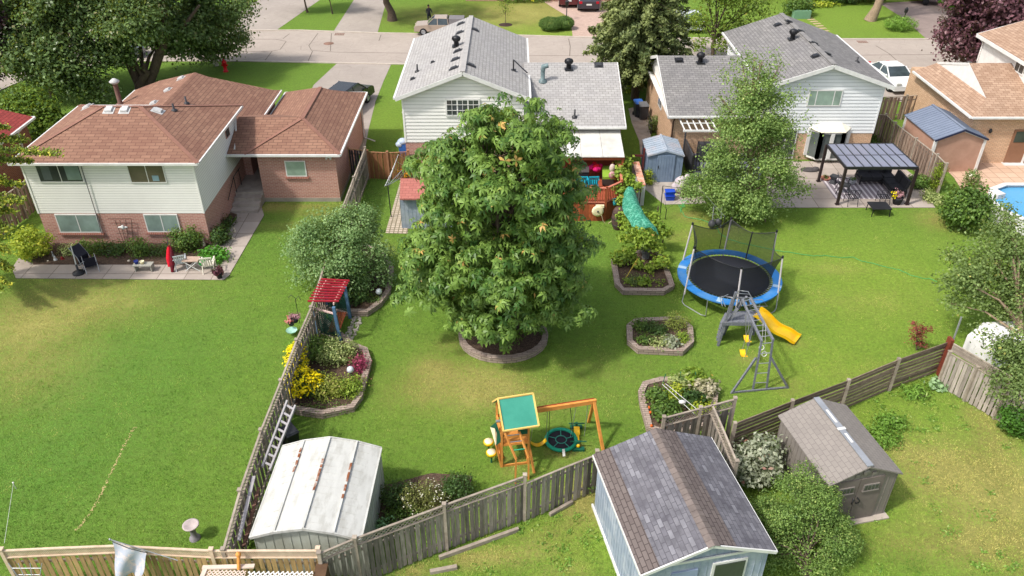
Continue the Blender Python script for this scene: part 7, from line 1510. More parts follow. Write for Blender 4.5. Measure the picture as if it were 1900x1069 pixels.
pick = [(0, .5), (0, 1.1), (1.6, 1.12), (4.0, 1.14), (5.2, 1.05), (5.4, .85), (5.4, .45)]; pickc = [(1.75, 1.1), (1.85, 1.75), (3.3, 1.78), (4.05, 1.12)]
g = at(G(640, 157, 1.65)); vehicle('black SUV on the driveway beyond the garage roof', 'car', g, R(74), 4.2, 1.85, suv, suvc, paint('black_car_paint', S(42, 44, 48)), 'parked_car')
g = G(816, 67) + V(0, .8, 0); t, P, hw = vehicle('beige pickup truck parked at the far kerb above the pale grey roof', 'pickup truck', g, R(180), 5.4, 1.95, pick, pickc, paint('beige_car_paint', S(176, 158, 142)), 'parked_pickup', wr=.4)
mb = MB(); mb.hexa([P(.05, -hw * .9, 1.1), P(1.7, -hw * .9, 1.1), P(1.7, hw * .9, 1.1), P(.05, hw * .9, 1.1), P(.1, -hw * .8, 1.7), P(1.7, -hw * .8, 1.72), P(1.7, hw * .8, 1.72), P(.1, hw * .8, 1.7)]); mb.build('canopy', mat('grey_canopy_top', S(130, 126, 128)), t); t.scale = (.8, .8, .8)
g = G(1092, 22); vehicle('dark SUV with red tail lights on the block-paved driveway', 'car', g + V(0, 2.0, 0), R(90), 4.6, 1.95, suv, suvc, paint('charcoal_car_paint', S(56, 52, 60)), 'parked_car')
g = G(1062, 16); vehicle('maroon car at the left edge of the block-paved driveway', 'car', g + V(-.35, 2.2, 0), R(90), 4.4, 1.75, sed, sedc, paint('maroon_car_paint', S(96, 40, 44)), 'parked_car')
g = G(1664, 168); vehicle('white sedan on the driveway behind the dark gate fence', 'car', g + V(0, 1.3, 0), R(-84), 4.5, 1.85, sed, sedc, paint('white_car_paint', S(238, 238, 238)), 'parked_car')
g = G(1278, 50); vehicle('silver car half hidden behind the street tree right of the spruce', 'car', g, R(90), 4.5, 1.8, sed, sedc, paint('silver_car_paint', S(196, 200, 206)), 'parked_car')
g = G(246, 108); vehicle('dark grey car glimpsed under the big maple', 'car', g + V(-1.5, .6, 0), R(4), 4.5, 1.8, sed, sedc, paint('dark_grey_car_paint', S(90, 96, 102)), 'parked_car')
t = thing('fire_hydrant', 'red fire hydrant on the front lawn by the kerb', 'fire hydrant', G(419, 133)); g = G(419, 133); mb = MB(); mb.lathe(g, [(.2, 0), (.2, .06), (.13, .1), (.13, .62), (.19, .64), (.19, .7), (.15, .78), (.06, .9), (.04, .96), (0, .97)], 14); mb.build('barrel', mat('hydrant_red', S(214, 24, 34), S(186, 18, 28), sc=5, rough=.4), t)
for s_ in (-1, 1): mb = MB(); mb.lathe(g + V(.1 * s_, 0, .5), [(.07, 0), (.07, .1), (.05, .14), (0, .14)], 10, axis=(s_, 0, 0)); mb.build('outlet', mat('hydrant_red', S(214, 24, 34)), t)
mb = MB(); mb.lathe(G(401, 122), [(.2, 0), (.2, .9), (.14, 1.0), (0, 1.02)], 14); mb.build('utility_pedestal', mat('pale_pole', S(206, 198, 186)), label='stout pale utility post beside the red hydrant', cat='utility post')
def lamp(label, px, py, ytop, m=mt_black):
    g = G(px, py); h_ = WY(px, ytop, g.y).z; t = thing('lamp_post', label, 'lamp post', g); mb = MB(); mb.lathe(g, [(.12, 0), (.1, .15), (.045, .2), (.04, h_ - .35)], 10); mb.build('post', m, t); mb = MB(); mb.lathe(g + V(0, 0, h_ - .35), [(.06, 0), (.15, .08), (.17, .35), (.19, .36), (.05, .5), (0, .55)], 6, smooth=False); mb.build('lantern', m, t)
lamp('black lamp post at the edge of the dry lawn, top centre', 1051, 37, 3); lamp('black lamp post with pale lantern beside the dark driveway, top right', 1675, 45, 17)
t = thing('utility_trailer', 'low flat utility trailer on the dark driveway at the top right', 'trailer', G(1735, 14)); g = G(1728, 10); mb = MB(); mb.box(g + V(0, .6, .6), (3.6, 1.7, .12), R(-25)); mb.build('bed', mt_darkgrey, t)
for s_ in (-1, 1):
    mb = MB(); mb.box(g + Matrix.Rotation(R(-25), 3, 'Z') @ V(0, .85 * s_, .3) + V(0, .6, .45), (3.6, .05, .25), R(-25)); mb.build('side_rail', mt_steel, t); mb = MB(); mb.lathe(g + Matrix.Rotation(R(-25), 3, 'Z') @ V(-.3, .9 * s_, 0) + V(0, .6, .32), [(0, -.08), (.3, -.08), (.3, .08), (0, .08)], 14, axis=Matrix.Rotation(R(-25), 3, 'Z') @ V(0, 1, 0)); mb.build('wheel', mt_tyre, t)
mb = MB(); mb.beam(g + V(1.6, -.2, .55), g + V(2.7, -.75, .5), .06, .06); mb.build('drawbar', mt_steel, t)
# person beside the pickup
def person(label, g, rz, top, bottom, skin, hair):
    t = thing('person', label, 'person', g, rz); Q = Matrix.Rotation(rz, 3, 'Z'); P = lambda x, y, z: (Q @ V(x, y, z))
    J = {'pel': (0, 0, .95), 'wa': (0, .0, 1.1), 'ch': (0, .03, 1.32), 'nk': (0, .04, 1.48), 'hd': (0, -.0, 1.6), 'ht': (0, 0, 1.7), 'sl': (-.18, .02, 1.4), 'el': (-.26, -.05, 1.15), 'wl': (-.2, -.28, 1.12), 'hl': (-.18, -.36, 1.13), 'sr': (.18, .02, 1.4), 'er': (.26, -.05, 1.15), 'wr': (.2, -.28, 1.1), 'hr': (.18, -.36, 1.1),
         'pl': (-.1, 0, .9), 'kl': (-.11, -.04, .5), 'al': (-.11, .02, .09), 'tl': (-.12, -.15, .04), 'pr': (.1, 0, .9), 'kr': (.11, -.02, .5), 'ar': (.11, .05, .09), 'tr': (.12, -.12, .04)}
    E_ = [('pel', 'wa'), ('wa', 'ch'), ('ch', 'nk'), ('nk', 'hd'), ('hd', 'ht'), ('ch', 'sl'), ('sl', 'el'), ('el', 'wl'), ('wl', 'hl'), ('ch', 'sr'), ('sr', 'er'), ('er', 'wr'), ('wr', 'hr'), ('pel', 'pl'), ('pl', 'kl'), ('kl', 'al'), ('al', 'tl'), ('pel', 'pr'), ('pr', 'kr'), ('kr', 'ar'), ('ar', 'tr')]
    rad = {'pel': .14, 'wa': .13, 'ch': .15, 'nk': .055, 'hd': .095, 'ht': .07, 'sl': .065, 'el': .045, 'wl': .03, 'hl': .035, 'sr': .065, 'er': .045, 'wr': .03, 'hr': .035, 'pl': .095, 'kl': .06, 'al': .042, 'tl': .035, 'pr': .095, 'kr': .06, 'ar': .042, 'tr': .035}
    ks = list(J); me = bpy.data.meshes.new('body'); me.from_pydata([tuple(P(*J[k])) for k in ks], [(ks.index(a), ks.index(b)) for a, b in E_], [])
    o = bpy.data.objects.new('body', me); COL.objects.link(o); o.parent = t; o.rotation_euler = (0, 0, -rz)
    m = o.modifiers.new('skin', 'SKIN'); sv = me.skin_vertices[0].data if me.skin_vertices else None
    if sv is None: bm_ = __import__('bmesh').new(); bm_.from_mesh(me); bm_.verts.layers.skin.verify(); bm_.to_mesh(me); bm_.free(); sv = me.skin_vertices[0].data
    for i, k in enumerate(ks): sv[i].radius = (rad[k], rad[k]); sv[i].use_root = (i == 0)
    s_ = o.modifiers.new('sub', 'SUBSURF'); s_.levels = s_.render_levels = 2
    N = NT('person_clothes'); z = N.n('ShaderNodeSeparateXYZ'); N.l(N.coord('Object'), z.inputs[0]); c = N.mix(N.math('GREATER_THAN', z.outputs[2], .98), bottom, top); c = N.mix(N.math('GREATER_THAN', z.outputs[2], 1.5), c, skin); N.fin(c, .85, .2); me.materials.append(N.m)
    mb = MB(); mb.ball(Vector(g) + P(0, .02, 1.69), (.1, .11, .1), 10); mb.build('hair', mat('dark_hair', S(40, 32, 30)), t)
person('person in dark clothes standing behind the bonnet of the beige pickup', G(797, 47), R(20), S(46, 44, 50), S(40, 42, 54), S(150, 110, 92), None)
# ------------------------------------------------------------------ vegetation
def bl(px, py, Y, rp, fz=.9, fy=1.0):
    """crown lobe: centre seen at pixel px,py on the plane Y, radius rp pixels there"""
    c = WY(px, py, Y); zc = Y * CP + (H - c.z) * SP; r_ = rp * zc / FPX; return (c.x, c.y, c.z, r_, r_ * fy, r_ * fz)
def lumpy(blobs, n, f=(.22, .38), keep=.86, zmin=None):
    out = []; B = np.array(blobs); ar = (B[:, 3] * B[:, 4] * B[:, 5]) ** (2 / 3); ar /= ar.sum(); tries = 0
    while len(out) < n and tries < n * 30:
        tries += 1; i = rng.choice(len(B), p=ar); b = B[i]; d = rng.normal(size=3); d /= np.linalg.norm(d); p = b[:3] + d * b[3:6] * rng.uniform(.72, 1.0 + .13 * rng.random())
        ins = (((p - B[:, :3]) / B[:, 3:6]) ** 2).sum(1) < keep ** 2 * .85; ins[i] = False
        if ins.any(): continue
        if zmin is not None and p[2] < zmin: continue
        r_ = rng.uniform(*f) * b[3]; out.append((p[0], p[1], p[2], r_, r_, r_ * .75))
    return out
# chestnut
lf_ch = leafmat('chestnut_leaf', S(138, 168, 80), S(56, 92, 40), S(204, 164, 96), .05, rough=.4, tr=.25)
cx, cy = -.55, 26.5
chb = [(-.1, cy - .55, .85, 1.55, .95, .55), (-1.2, cy - .2, 1.3, 1.0, .9, .6), (cx + .3, cy, 1.9, 2.6, 2.3, 1.0), (cx + .1, cy, 2.9, 3.3, 3.1, 1.4), (cx - .05, cy, 4.4, 3.45, 3.2, 1.6), (cx + .1, cy, 6.1, 3.1, 3.0, 1.6), (cx + .05, cy, 7.4, 2.9, 2.6, 1.3), (cx + .55, cy, 8.6, 2.1, 2.0, 1.05), (cx - 1.6, cy, 7.3, 1.05, 1.0, .7), (cx + .6, cy, 9.5, 1.5, 1.3, .8), (cx + 1.6, cy, 8.5, 1.2, 1.0, .9)]
def chestnut():
    base = V(-.35, 26.4, .1); t = thing('chestnut_tree', 'large dense chestnut tree with drooping leaflets in the round bed, centre of the yard', 'tree', base)
    lumps = [(q[0], q[1], q[2], q[3], q[4], q[5] * .62) for q in lumpy(chb, 190, (.2, .34), .9)]; mb = MB(); limbs(mb, base, V(cx, cy, 8), .24, [(q[0] * .8 + cx * .2, q[1] * .8 + cy * .2, q[2] - .3, q[3] * .7, 0, 0) for q in lumps], 22); mb.build('trunk', mt_bark, t)
    C1, N1, r1 = crown(lumps, 11500, .13, 7, .75, upb=.6, jit=.22, zmin=.3, hemi=True); C2, N2, r2 = crown(chb, 2600, .3, 8, .5, upb=.5, jit=.4, zmin=.3)
    leaves('crown', np.concatenate([C1, C2]), np.concatenate([N1, N2]),   .225, lf_ch, t, 'palm', .42, .38, 6, np.concatenate([r1, r2]))
chb = [(q[0], q[1], q[2]) + tuple(v * .94 for v in q[3:]) for q in chb]
chestnut()
def big(name, label, base, top, r0, blobs, nl, fr, n, m, size, cl=.3, per=22, kind='leaf', bark=None, asp=.34, inner=.3, group=None, keep=.86, jit=.6, upb=.45, nlimb=14, zmin=.3, cat='tree'):
    base = Vector(base); t = thing(name, label, cat, base, group=group); lumps = lumpy(blobs, nl, fr, keep)
    mb = MB(); limbs(mb, base - V(0, 0, .1), top, r0, lumps, nlimb); mb.build('trunk', bark or mt_bark, t)
    C1, N1, r1 = crown(lumps, int(n * (1 - inner)), cl, per, .55, upb=upb, jit=jit, zmin=zmin, hemi=True); C2, N2, r2 = crown(blobs, int(n * inner), cl * 1.2, per, .5, upb=upb, jit=jit, zmin=zmin)
    leaves('crown', np.concatenate([C1, C2]), np.concatenate([N1, N2]), size, m, t, kind, asp, rnd=np.concatenate([r1, r2])); return t
lf_apple = leafmat('apple_leaf', S(154, 182, 120), S(84, 120, 68), S(172, 190, 140), .12)
Y_ = 30.2
big('apple_tree', 'bushy apple tree with small pale leaves over the fence and curved bed', G(628, 545), WY(630, 430, Y_), .13, [bl(620, 470, Y_, 62), bl(580, 455, Y_, 48), bl(575, 500, Y_, 38), bl(655, 425, Y_ + .6, 42), bl(600, 420, Y_ + .5, 36), bl(680, 470, Y_ + .3, 42), bl(680, 515, Y_ - .3, 42), bl(635, 515, Y_ - .2, 42)], 60, (.22, .42), 30000, lf_apple, .105, cl=.2)
lf_maple = leafmat('maple_leaf', S(124, 150, 90), S(48, 70, 38), S(166, 160, 120), .14, rough=.35)
Y_ = 55.5
mb_ = [bl(60, 110, Y_ - 1, 42), bl(110, 90, Y_ - 1, 60), bl(150, 140, Y_ - 2, 42), bl(180, 170, Y_ - 2.5, 18), bl(85, 30, Y_, 60), bl(190, 50, Y_, 70), bl(250, 30, Y_ - 1, 60), bl(320, 20, Y_ + 3, 70), bl(370, 60, Y_ + 4.5, 52), bl(415, 62, Y_ + 5.5, 42), bl(395, 88, Y_ + 5.5, 25), bl(330, 70, Y_ + 4, 35), bl(200, 100, Y_ - 1, 26), bl(130, -40, Y_, 70), bl(260, -30, Y_, 60), bl(430, 10, Y_ + 5, 34)]
t = big('maple_tree', 'huge dark green maple with forked trunk over the front lawn, top left', G(264, 163), WY(268, 120, 55.2), .42, mb_, 150, (.18, .32), 100000, lf_maple, .22, cl=.42, per=40, nlimb=3)
mb = MB(); b = G(264, 163); mb.tube([b, WY(252, 140, b.y), WY(240, 115, b.y), WY(226, 85, b.y), WY(205, 40, b.y)], [.42, .36, .33, .28, .2], 9); mb.tube([b + V(.3, 0, 0), WY(286, 130, b.y), WY(294, 105, b.y), WY(306, 75, b.y), WY(303, 20, b.y), WY(310, -50, b.y)], [.38, .34, .34, .3, .26, .15], 9); mb.tube([WY(306, 75, b.y), WY(340, 50, b.y), WY(370, 10, b.y)], [.2, .15, .08], 7); mb.build('limb', mt_bark, t)
big('maple_tree', 'smaller maple with a thin trunk at the left edge of the front lawn', G(96, 183), WY(88, 130, 53), .2, [bl(60, 120, 53, 40), bl(100, 130, 53, 36), bl(40, 90, 53.5, 34), bl(90, 90, 53.5, 36)], 24, (.25, .4), 10000, lf_maple, .24, cl=.4, per=40)
big('purple_maple', 'dark purple-leaved tree at the top left edge', G(-40, 170), WY(-30, 80, 54), .3, [bl(-30, 60, 54, 46), bl(-20, 110, 54, 32), bl(-20, 10, 54, 44), bl(-60, 60, 54, 60)], 30, (.25, .4), 14000, leafmat('dark_purple_leaf', S(92, 66, 78), S(48, 32, 42), None, tr=.15), .24, cl=.4)
# spruce
sp = V(8.55, 53.9, 0); lf_sp = leafmat('spruce_needle', S(152, 162, 100), S(68, 84, 48), None, tr=.15, rough=.6)
def spruce():
    t = thing('spruce_tree', 'tall grey-green spruce between the two grey-roofed houses', 'tree', sp); mb = MB(); mb.tube([sp, sp + V(0, 0, 5), sp + V(0, 0, 13.5)], [.3, .24, .05], 9); prof = [(1.6, 2.4), (2.6, 3.1), (4, 3.45), (6, 3.2), (8, 2.6), (10, 1.9), (12, 1.1), (13.6, .3)]
    C, Nn, rr, = [], [], []
    for lay in range(26):
        z = 1.7 + lay * .46; R_ = np.interp(z, [p[0] for p in prof], [p[1] for p in prof]); nb = max(5, int(13 * R_ / 3.4))
        for k in range(nb):
            a = 2 * math.pi * (k + .5 * (lay % 2)) / nb + random.uniform(-.15, .15); L = R_ * random.uniform(.82, 1.12); d = V(math.cos(a), math.sin(a), 0); tip = sp + V(0, 0, z - .12 * L) + d * L; st = sp + V(0, 0, z + .25); mb.tube([st, tip], [.04, .01], 4)
            m_ = int(190 * L / 3.2); u = rng.random(m_) ** .6; side = rng.normal(size=m_) * .24 * (1.15 - u) * L / 2.2 + rng.normal(size=m_) * .08
            P_ = np.array(st)[None] * (1 - u[:, None]) + np.array(tip)[None] * u[:, None]; pv = np.array([-d.y, d.x, 0]); P_ = P_ + pv[None] * side[:, None]; P_[:, 2] += rng.normal(size=m_) * .09 - np.abs(side) * .3
            br = random.random(); C.append(P_); Nn.append(np.array([d.x * .35, d.y * .35, .7])[None] + rng.normal(size=(m_, 3)) * .45); rr.append(np.clip(br * .5 + rng.random(m_) * .5, 0, 1))
    mb.build('trunk', mt_bark, t); leaves('crown', np.concatenate(C), np.concatenate(Nn), .27, lf_sp, t, 'leaf', .26, rnd=np.concatenate(rr))
spruce()
lf_street = leafmat('street_tree_leaf', S(140, 164, 66), S(72, 100, 38), S(190, 186, 90), .15)
big('street_tree', 'open-crowned yellow-green street tree right of the spruce', G(1320, 114), WY(1330, 30, 62.5), .16, [bl(1320, 60, 62.5, 42), bl(1355, 50, 62.5, 36), bl(1300, 30, 62.5, 30), bl(1340, 15, 62.5, 40), bl(1385, 30, 62.5, 28), bl(1400, 8, 62.5, 26), bl(1330, -40, 62.5, 50), bl(1350, 85, 62.5, 22), bl(1290, 80, 62.5, 18)], 34, (.2, .36), 6000, lf_street, .23, cl=.4, per=26, nlimb=16)
lf_birch = leafmat('birch_leaf', S(158, 184, 106), S(82, 114, 56), S(186, 196, 120), .12)
Y_ = 37.0
big('birch_tree', 'tall airy birch-like tree with pale leaves in front of the right house', G(1388, 398), WY(1400, 110, Y_), .15, [bl(1398, 125, Y_, 22, 1.3), bl(1372, 110, Y_, 14, 1.8), bl(1435, 128, Y_, 22, 1.4), bl(1390, 170, Y_, 36), bl(1435, 175, Y_, 32), bl(1400, 225, Y_, 58), bl(1365, 215, Y_, 32), bl(1455, 225, Y_, 26), bl(1395, 285, Y_, 72), bl(1345, 275, Y_, 34), bl(1455, 290, Y_, 28), bl(1385, 340, Y_ - .3, 68), bl(1330, 345, Y_, 36), bl(1440, 345, Y_, 30), bl(1385, 375, Y_ - .3, 42), bl(1305, 358, Y_, 34), bl(1470, 345, Y_, 26), bl(1430, 388, Y_ - .4, 32), bl(1345, 388, Y_ - .3, 34), bl(1350, 140, Y_, 12), bl(1340, 185, Y_, 12), bl(1488, 170, Y_, 12), bl(1490, 215, Y_, 12), bl(1508, 245, Y_, 10), bl(1452, 95, Y_, 8), bl(1376, 78, Y_, 8), bl(1435, 78, Y_, 7)], 120, (.22, .4), 43000, lf_birch, .115, cl=.22, bark=mt_bark_pale, nlimb=30, keep=.8)
lf_pur = leafmat('purple_maple_leaf', S(128, 88, 98), S(66, 38, 48), S(170, 132, 138), .14, tr=.15, rough=.4)
big('purple_maple', 'burgundy-leaved maple behind the tan-roofed house, top right', G(1850, 140), WY(1850, 40, 58), .3, [bl(1850, 45, 58, 55), bl(1795, 75, 58, 38), bl(1775, 98, 58, 22), bl(1805, 30, 58, 40), bl(1890, 30, 58, 55), bl(1840, 95, 58, 30), bl(1860, -20, 58, 70), bl(1930, 50, 58, 60), bl(1810, 108, 57, 16), bl(1765, 60, 58, 18)], 60, (.22, .38), 36000, lf_pur, .26, cl=.4)
lf_hedge = leafmat('glossy_hedge_leaf', S(120, 150, 56), S(50, 78, 30), S(160, 180, 80), .12)
big('evergreen_bush', 'big round glossy bush behind the left house roof', G(50, 236), WY(45, 215, 45), .12, [bl(35, 212, 46, 46), bl(75, 225, 45.5, 30), bl(5, 215, 46, 40)], 30, (.25, .4), 11000, lf_hedge, .2, cl=.25, cat='bush')
# cedar with long sprays at the left edge
lf_ced = leafmat('cedar_spray', S(132, 150, 50), S(40, 66, 26), S(196, 190, 70), .15, tr=.15)
def cedar():
    b = V(-24.5, 30.5, 0); t = thing('cedar_tree', 'dark cedar with long sprays reaching in from the left edge', 'tree', b); mb = MB(); mb.tube([b, b + V(0, 0, 9)], [.2, .05], 8); C, Nn, rr = [], [], []
    tips = [(112, 288, 30), (60, 300, 30.5), (48, 262, 31), (45, 342, 30), (48, 370, 29.5), (30, 395, 29), (28, 425, 29), (20, 470, 28.5), (15, 235, 31), (25, 500, 28.5), (10, 330, 30), (5, 380, 29), (8, 440, 29), (18, 530, 28), (-40, 300, 30), (-30, 400, 29), (-30, 460, 28), (-20, 520, 28)]
    for px, py, Y in tips:
        tip = WY(px, py, Y); st = V(b.x, b.y, tip.z + .3 if tip.z > .6 else tip.z + .5); mb.tube([st, tip], [.035, .01], 4)
        for k in range(3):
            e = tip + V(random.uniform(-.5, .1), random.uniform(-.3, .3), random.uniform(-.25, .15)) if k else tip
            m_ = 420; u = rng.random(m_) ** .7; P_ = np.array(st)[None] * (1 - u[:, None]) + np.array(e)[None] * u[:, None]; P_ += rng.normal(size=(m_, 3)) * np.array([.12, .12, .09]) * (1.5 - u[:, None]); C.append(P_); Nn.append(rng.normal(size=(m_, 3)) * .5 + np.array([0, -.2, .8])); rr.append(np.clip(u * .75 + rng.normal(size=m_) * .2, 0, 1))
    mb.build('trunk', mt_bark, t); leaves('foliage', np.concatenate(C), np.concatenate(Nn), .13, lf_ced, t, 'leaf', .28, rnd=np.concatenate(rr))
cedar()
# shrubs and bed plants: (name, label, ground px, size m, leaves, material, leaf size)
lf_mid = leafmat('mid_green_leaf', S(112, 144, 66), S(52, 80, 36), S(158, 176, 90), .12); lf_dark = leafmat('dark_green_leaf', S(84, 116, 60), S(38, 60, 32), S(120, 148, 84), .1); lf_lime = leafmat('lime_leaf', S(190, 200, 70), S(112, 142, 42), S(226, 220, 90), .2); lf_vine = leafmat('vine_leaf', S(168, 190, 76), S(92, 126, 42), S(214, 170, 90), .1)
lf_var = leafmat('variegated_leaf', S(190, 200, 130), S(90, 116, 60), S(222, 222, 160), .2); lf_mag = leafmat('magenta_leaf', S(170, 62, 100), S(96, 38, 62), S(206, 90, 130), .2, tr=.15); lf_silver = leafmat('silver_leaf', S(198, 202, 180), S(104, 116, 88), S(150, 100, 90), .1); lf_grey = leafmat('grey_green_leaf', S(142, 164, 98), S(76, 98, 52), S(196, 192, 110), .1); lf_jap = leafmat('japanese_maple_leaf', S(176, 72, 84), S(110, 44, 54), None, tr=.3); lf_weed = leafmat('weed_leaf', S(138, 178, 76), S(84, 124, 46), S(180, 200, 120), .12)
def sh(label, px, py, r_, n, m, size, name='shrub', cat='shrub', **k): g = G(px, py); return shrub(name, label, cat, g, r_, n, m, size, **k)
sh('yellow-green bush at the left corner of the brick wall', 68, 478, (.95, .8, 1.55), 2600, lf_lime, .12)
sh('pale green low plant right of the yellow-green bush', 133, 472, (.5, .4, .5), 500, lf_var, .08)
sh('broad green plant under the left brick-wall window', 170, 470, (.7, .45, .7), 1100, lf_mid, .09); sh('dark leafy plant below the wall trellis', 213, 473, (.7, .45, .6), 1100, lf_dark, .1)
sh('upright green shrub right of the wall trellis', 262, 475, (.5, .4, .95), 1000, lf_mid, .1); sh('spiky dark plant left of the folded parasol', 298, 474, (.65, .4, .55), 900, lf_dark, .12, asp=.14); sh('tall bushy rose behind the folding table', 350, 465, (.8, .6, 1.25), 2200, lf_mid, .1)
sh('bright green leafy plant at the corner of the slab path', 398, 482, (.75, .55, .5), 900, leafmat('fresh_green_leaf', S(110, 178, 60), S(66, 128, 40), None), .14); sh('dark shrub along the side wall bed', 412, 450, (.4, .8, .8), 1300, lf_dark, .1); sh('small dark plant at the top of the side bed', 424, 420, (.3, .3, .5), 400, lf_dark, .09)
# big bed
sh('tall clump of yellow flowers against the weathered fence', 566, 742, (.75, .95, 1.15), 2600, lf_dark, .08, flowers=(lf_yel, 2600, .085, .45), blobs=[tuple(G(562, 738)) [:2] + (.75, .5, .6, .5), tuple(G(556, 700))[:2] + (.95, .35, .6, .5), tuple(G(585, 735))[:2] + (.6, .35, .45, .4)], name='yellow_flower_clump', cat='flowers')
sh('variegated round shrub in the middle of the curved bed', 627, 672, (.85, .75, .95), 2600, lf_var, .085); sh('green shrub next to the fence below the arbor', 590, 665, (.7, .7, 1.0), 1900, lf_mid, .09); sh('lime-leaved shrub at the front of the curved bed', 612, 735, (.75, .6, .85), 2100, lf_lime if False else leafmat('yellowish_leaf', S(176, 182, 84), S(104, 124, 50), S(206, 190, 120), .15), .075)
sh('fresh green shrub at the right side of the curved bed', 653, 732, (.45, .5, .7), 1200, lf_vine, .085); sh('magenta-leaved barberry at the edge of the curved bed', 668, 690, (.33, .42, .65), 1300, lf_mag, .055); sh('smaller dark pink plant below the barberry', 668, 712, (.28, .35, .3), 600, lf_mag, .05)
sh('low mat of ground cover along the block edging', 605, 762, (1.3, .3, .25), 1100, lf_mid, .06); sh('green herbs below the arbor lattice', 590, 640, (.6, .3, .45), 700, lf_vine, .09)
sh('dark green shrub under the apple tree', 655, 562, (.75, .6, 1.0), 1900, lf_dark, .1); sh('low tufted plant beside the upper white globe', 693, 562, (.45, .35, .35), 500, lf_mid, .12, asp=.12); sh('small purple plant at the front of the arbor bed', 654, 572, (.3, .25, .35), 350, lf_purple, .07)
# vine
def wb(px, py, z, r_, rz=None): g = G(px, py, z); return (g.x, g.y, g.z, r_, r_, rz or r_ * .7)
vb = [wb(1158, 300, 1.9, .38), wb(1152, 322, 1.8, .4), wb(1165, 335, 1.7, .4), wb(1150, 350, 1.5, .35), wb(1182, 345, 1.6, .25), wb(1157, 372, 1.2, .3), wb(1155, 400, 1.0, .32), wb(1163, 418, 1.2, .35), wb(1160, 440, .9, .35), wb(1175, 432, 1.6, .4), wb(1198, 440, 1.5, .45), wb(1222, 418, 1.5, .35), wb(1232, 430, 1.2, .3), wb(1190, 452, 1.2, .4), wb(1165, 468, .8, .38), wb(1150, 478, .6, .35), wb(1218, 460, .9, .35), wb(1226, 485, .6, .35), wb(1205, 495, .4, .28), wb(1180, 488, .4, .25), wb(1188, 395, 1.6, .2), wb(1212, 402, 1.3, .22), wb(1195, 520, .35, .3)]
g = G(1192, 500); t = thing('grape_vine', 'sprawling bright green grape vine around the green netting', 'vine', g); mb = MB()
for px, py in ((1160, 430), (1185, 470), (1225, 470), (1160, 370)): q = G(px, py); mb.tube([q, q + V(.1, .1, .8), q + V(0, .3, 1.6)], [.03, .025, .015], 5)
mb.build('stem', mt_bark, t); vb = [q[:3] + tuple(v * .86 for v in q[3:]) for q in vb]; C, Nn, rn = crown(vb, 6000, .12, 14, .35, zmin=.2); leaves('foliage', C, Nn, .14, lf_vine, t, 'leaf', .46, rnd=rn)
sh('silvery low herb mat in the vine bed', 1180, 520, (.6, .35, .25), 900, lf_grey, .05, blobs=[wb(1178, 520, .3, .45, .15)]); sh('small lime seedling clump in the vine bed', 1165, 530, (.2, .15, .35), 200, lf_vine, .1); sh('sprig with yellow-green leaves at the right of the vine bed', 1222, 532, (.3, .15, .25), 120, lf_vine, .09)
# oblong bed
for i, (px, py, r_, n, m_, sz, lab) in enumerate(((1185, 616, .3, 350, lf_mid, .09, 'leafy plant in the upper left of the oblong bed'), (1205, 618, .35, 450, lf_dark, .08, 'dark seedling patch at the top of the oblong bed'), (1222, 625, .35, 450, lf_dark, .09, 'dark bluish plant in the centre of the oblong bed'), (1195, 640, .35, 450, lf_mid, .08, 'green patch in the lower left of the oblong bed'), (1225, 646, .45, 600, lf_var, .07, 'creamy flowering patch at the lower edge of the oblong bed'), (1246, 648, .3, 320, lf_silver, .14, 'silvery star-leaved plant in the oblong bed'), (1255, 612, .6, 1300, leafmat('bronze_green_leaf', S(156, 170, 84), S(98, 112, 52), S(170, 120, 70), .15), .06, 'big feathery plant spilling over the right end of the oblong bed'), (1266, 638, .32, 500, lf_vine, .07, 'bright green plant at the right corner of the oblong bed'))):
    sh(lab, px, py, (r_, r_ * .7, .35 + .3 * (i == 6)), n, m_, sz, blobs=[(G(px, py).x, G(px, py).y, .32 + .15 * (i == 6), r_, r_ * .7, .16 + .14 * (i == 6))])
# vegetable bed
for i, (px, py, r_, n, m_, sz, hh, lab) in enumerate(((1218, 748, .45, 900, lf_mid, .1, .5, 'green bushy plant at the left of the vegetable bed'), (1232, 778, .5, 1200, lf_mid, .12, .6, 'tall leafy plant in front of the vegetable bed frame'), (1250, 745, .35, 600, lf_lime, .1, .5, 'yellow-green plant in the middle of the vegetable bed'), (1262, 722, .4, 600, lf_var, .14, .4, 'large pale leaves at the back of the vegetable bed'), (1290, 716, .5, 800, lf_vine, .17, .45, 'bright squash leaves at the back right of the vegetable bed'), (1305, 735, .45, 700, leafmat('pale_mauve_leaf', S(206, 196, 172), S(140, 140, 100), None), .15, .4, 'pale dried leaves at the right of the vegetable bed'), (1285, 755, .5, 900, lf_dark, .12, .45, 'dark green plant under the white pole frame'), (1300, 770, .4, 500, lf_lime, .1, .4, 'yellowish plant beside the lattice fence'))):
    q = G(px, py); sh(lab, px, py, (r_, r_ * .8, hh), n, m_, sz, blobs=[(q.x, q.y, .2 + hh * .45, r_, r_ * .75, hh * .5)])
mb = MB()
for px, py in ((1207, 765), (1209, 790), (1214, 797), (1205, 756)): mb.ball(G(px, py, .3), .06, 7)
mb.build('orange_flowers', mat('orange_bloom', S(226, 110, 50)), label='few orange blooms along the left edge of the vegetable bed', cat='flowers')
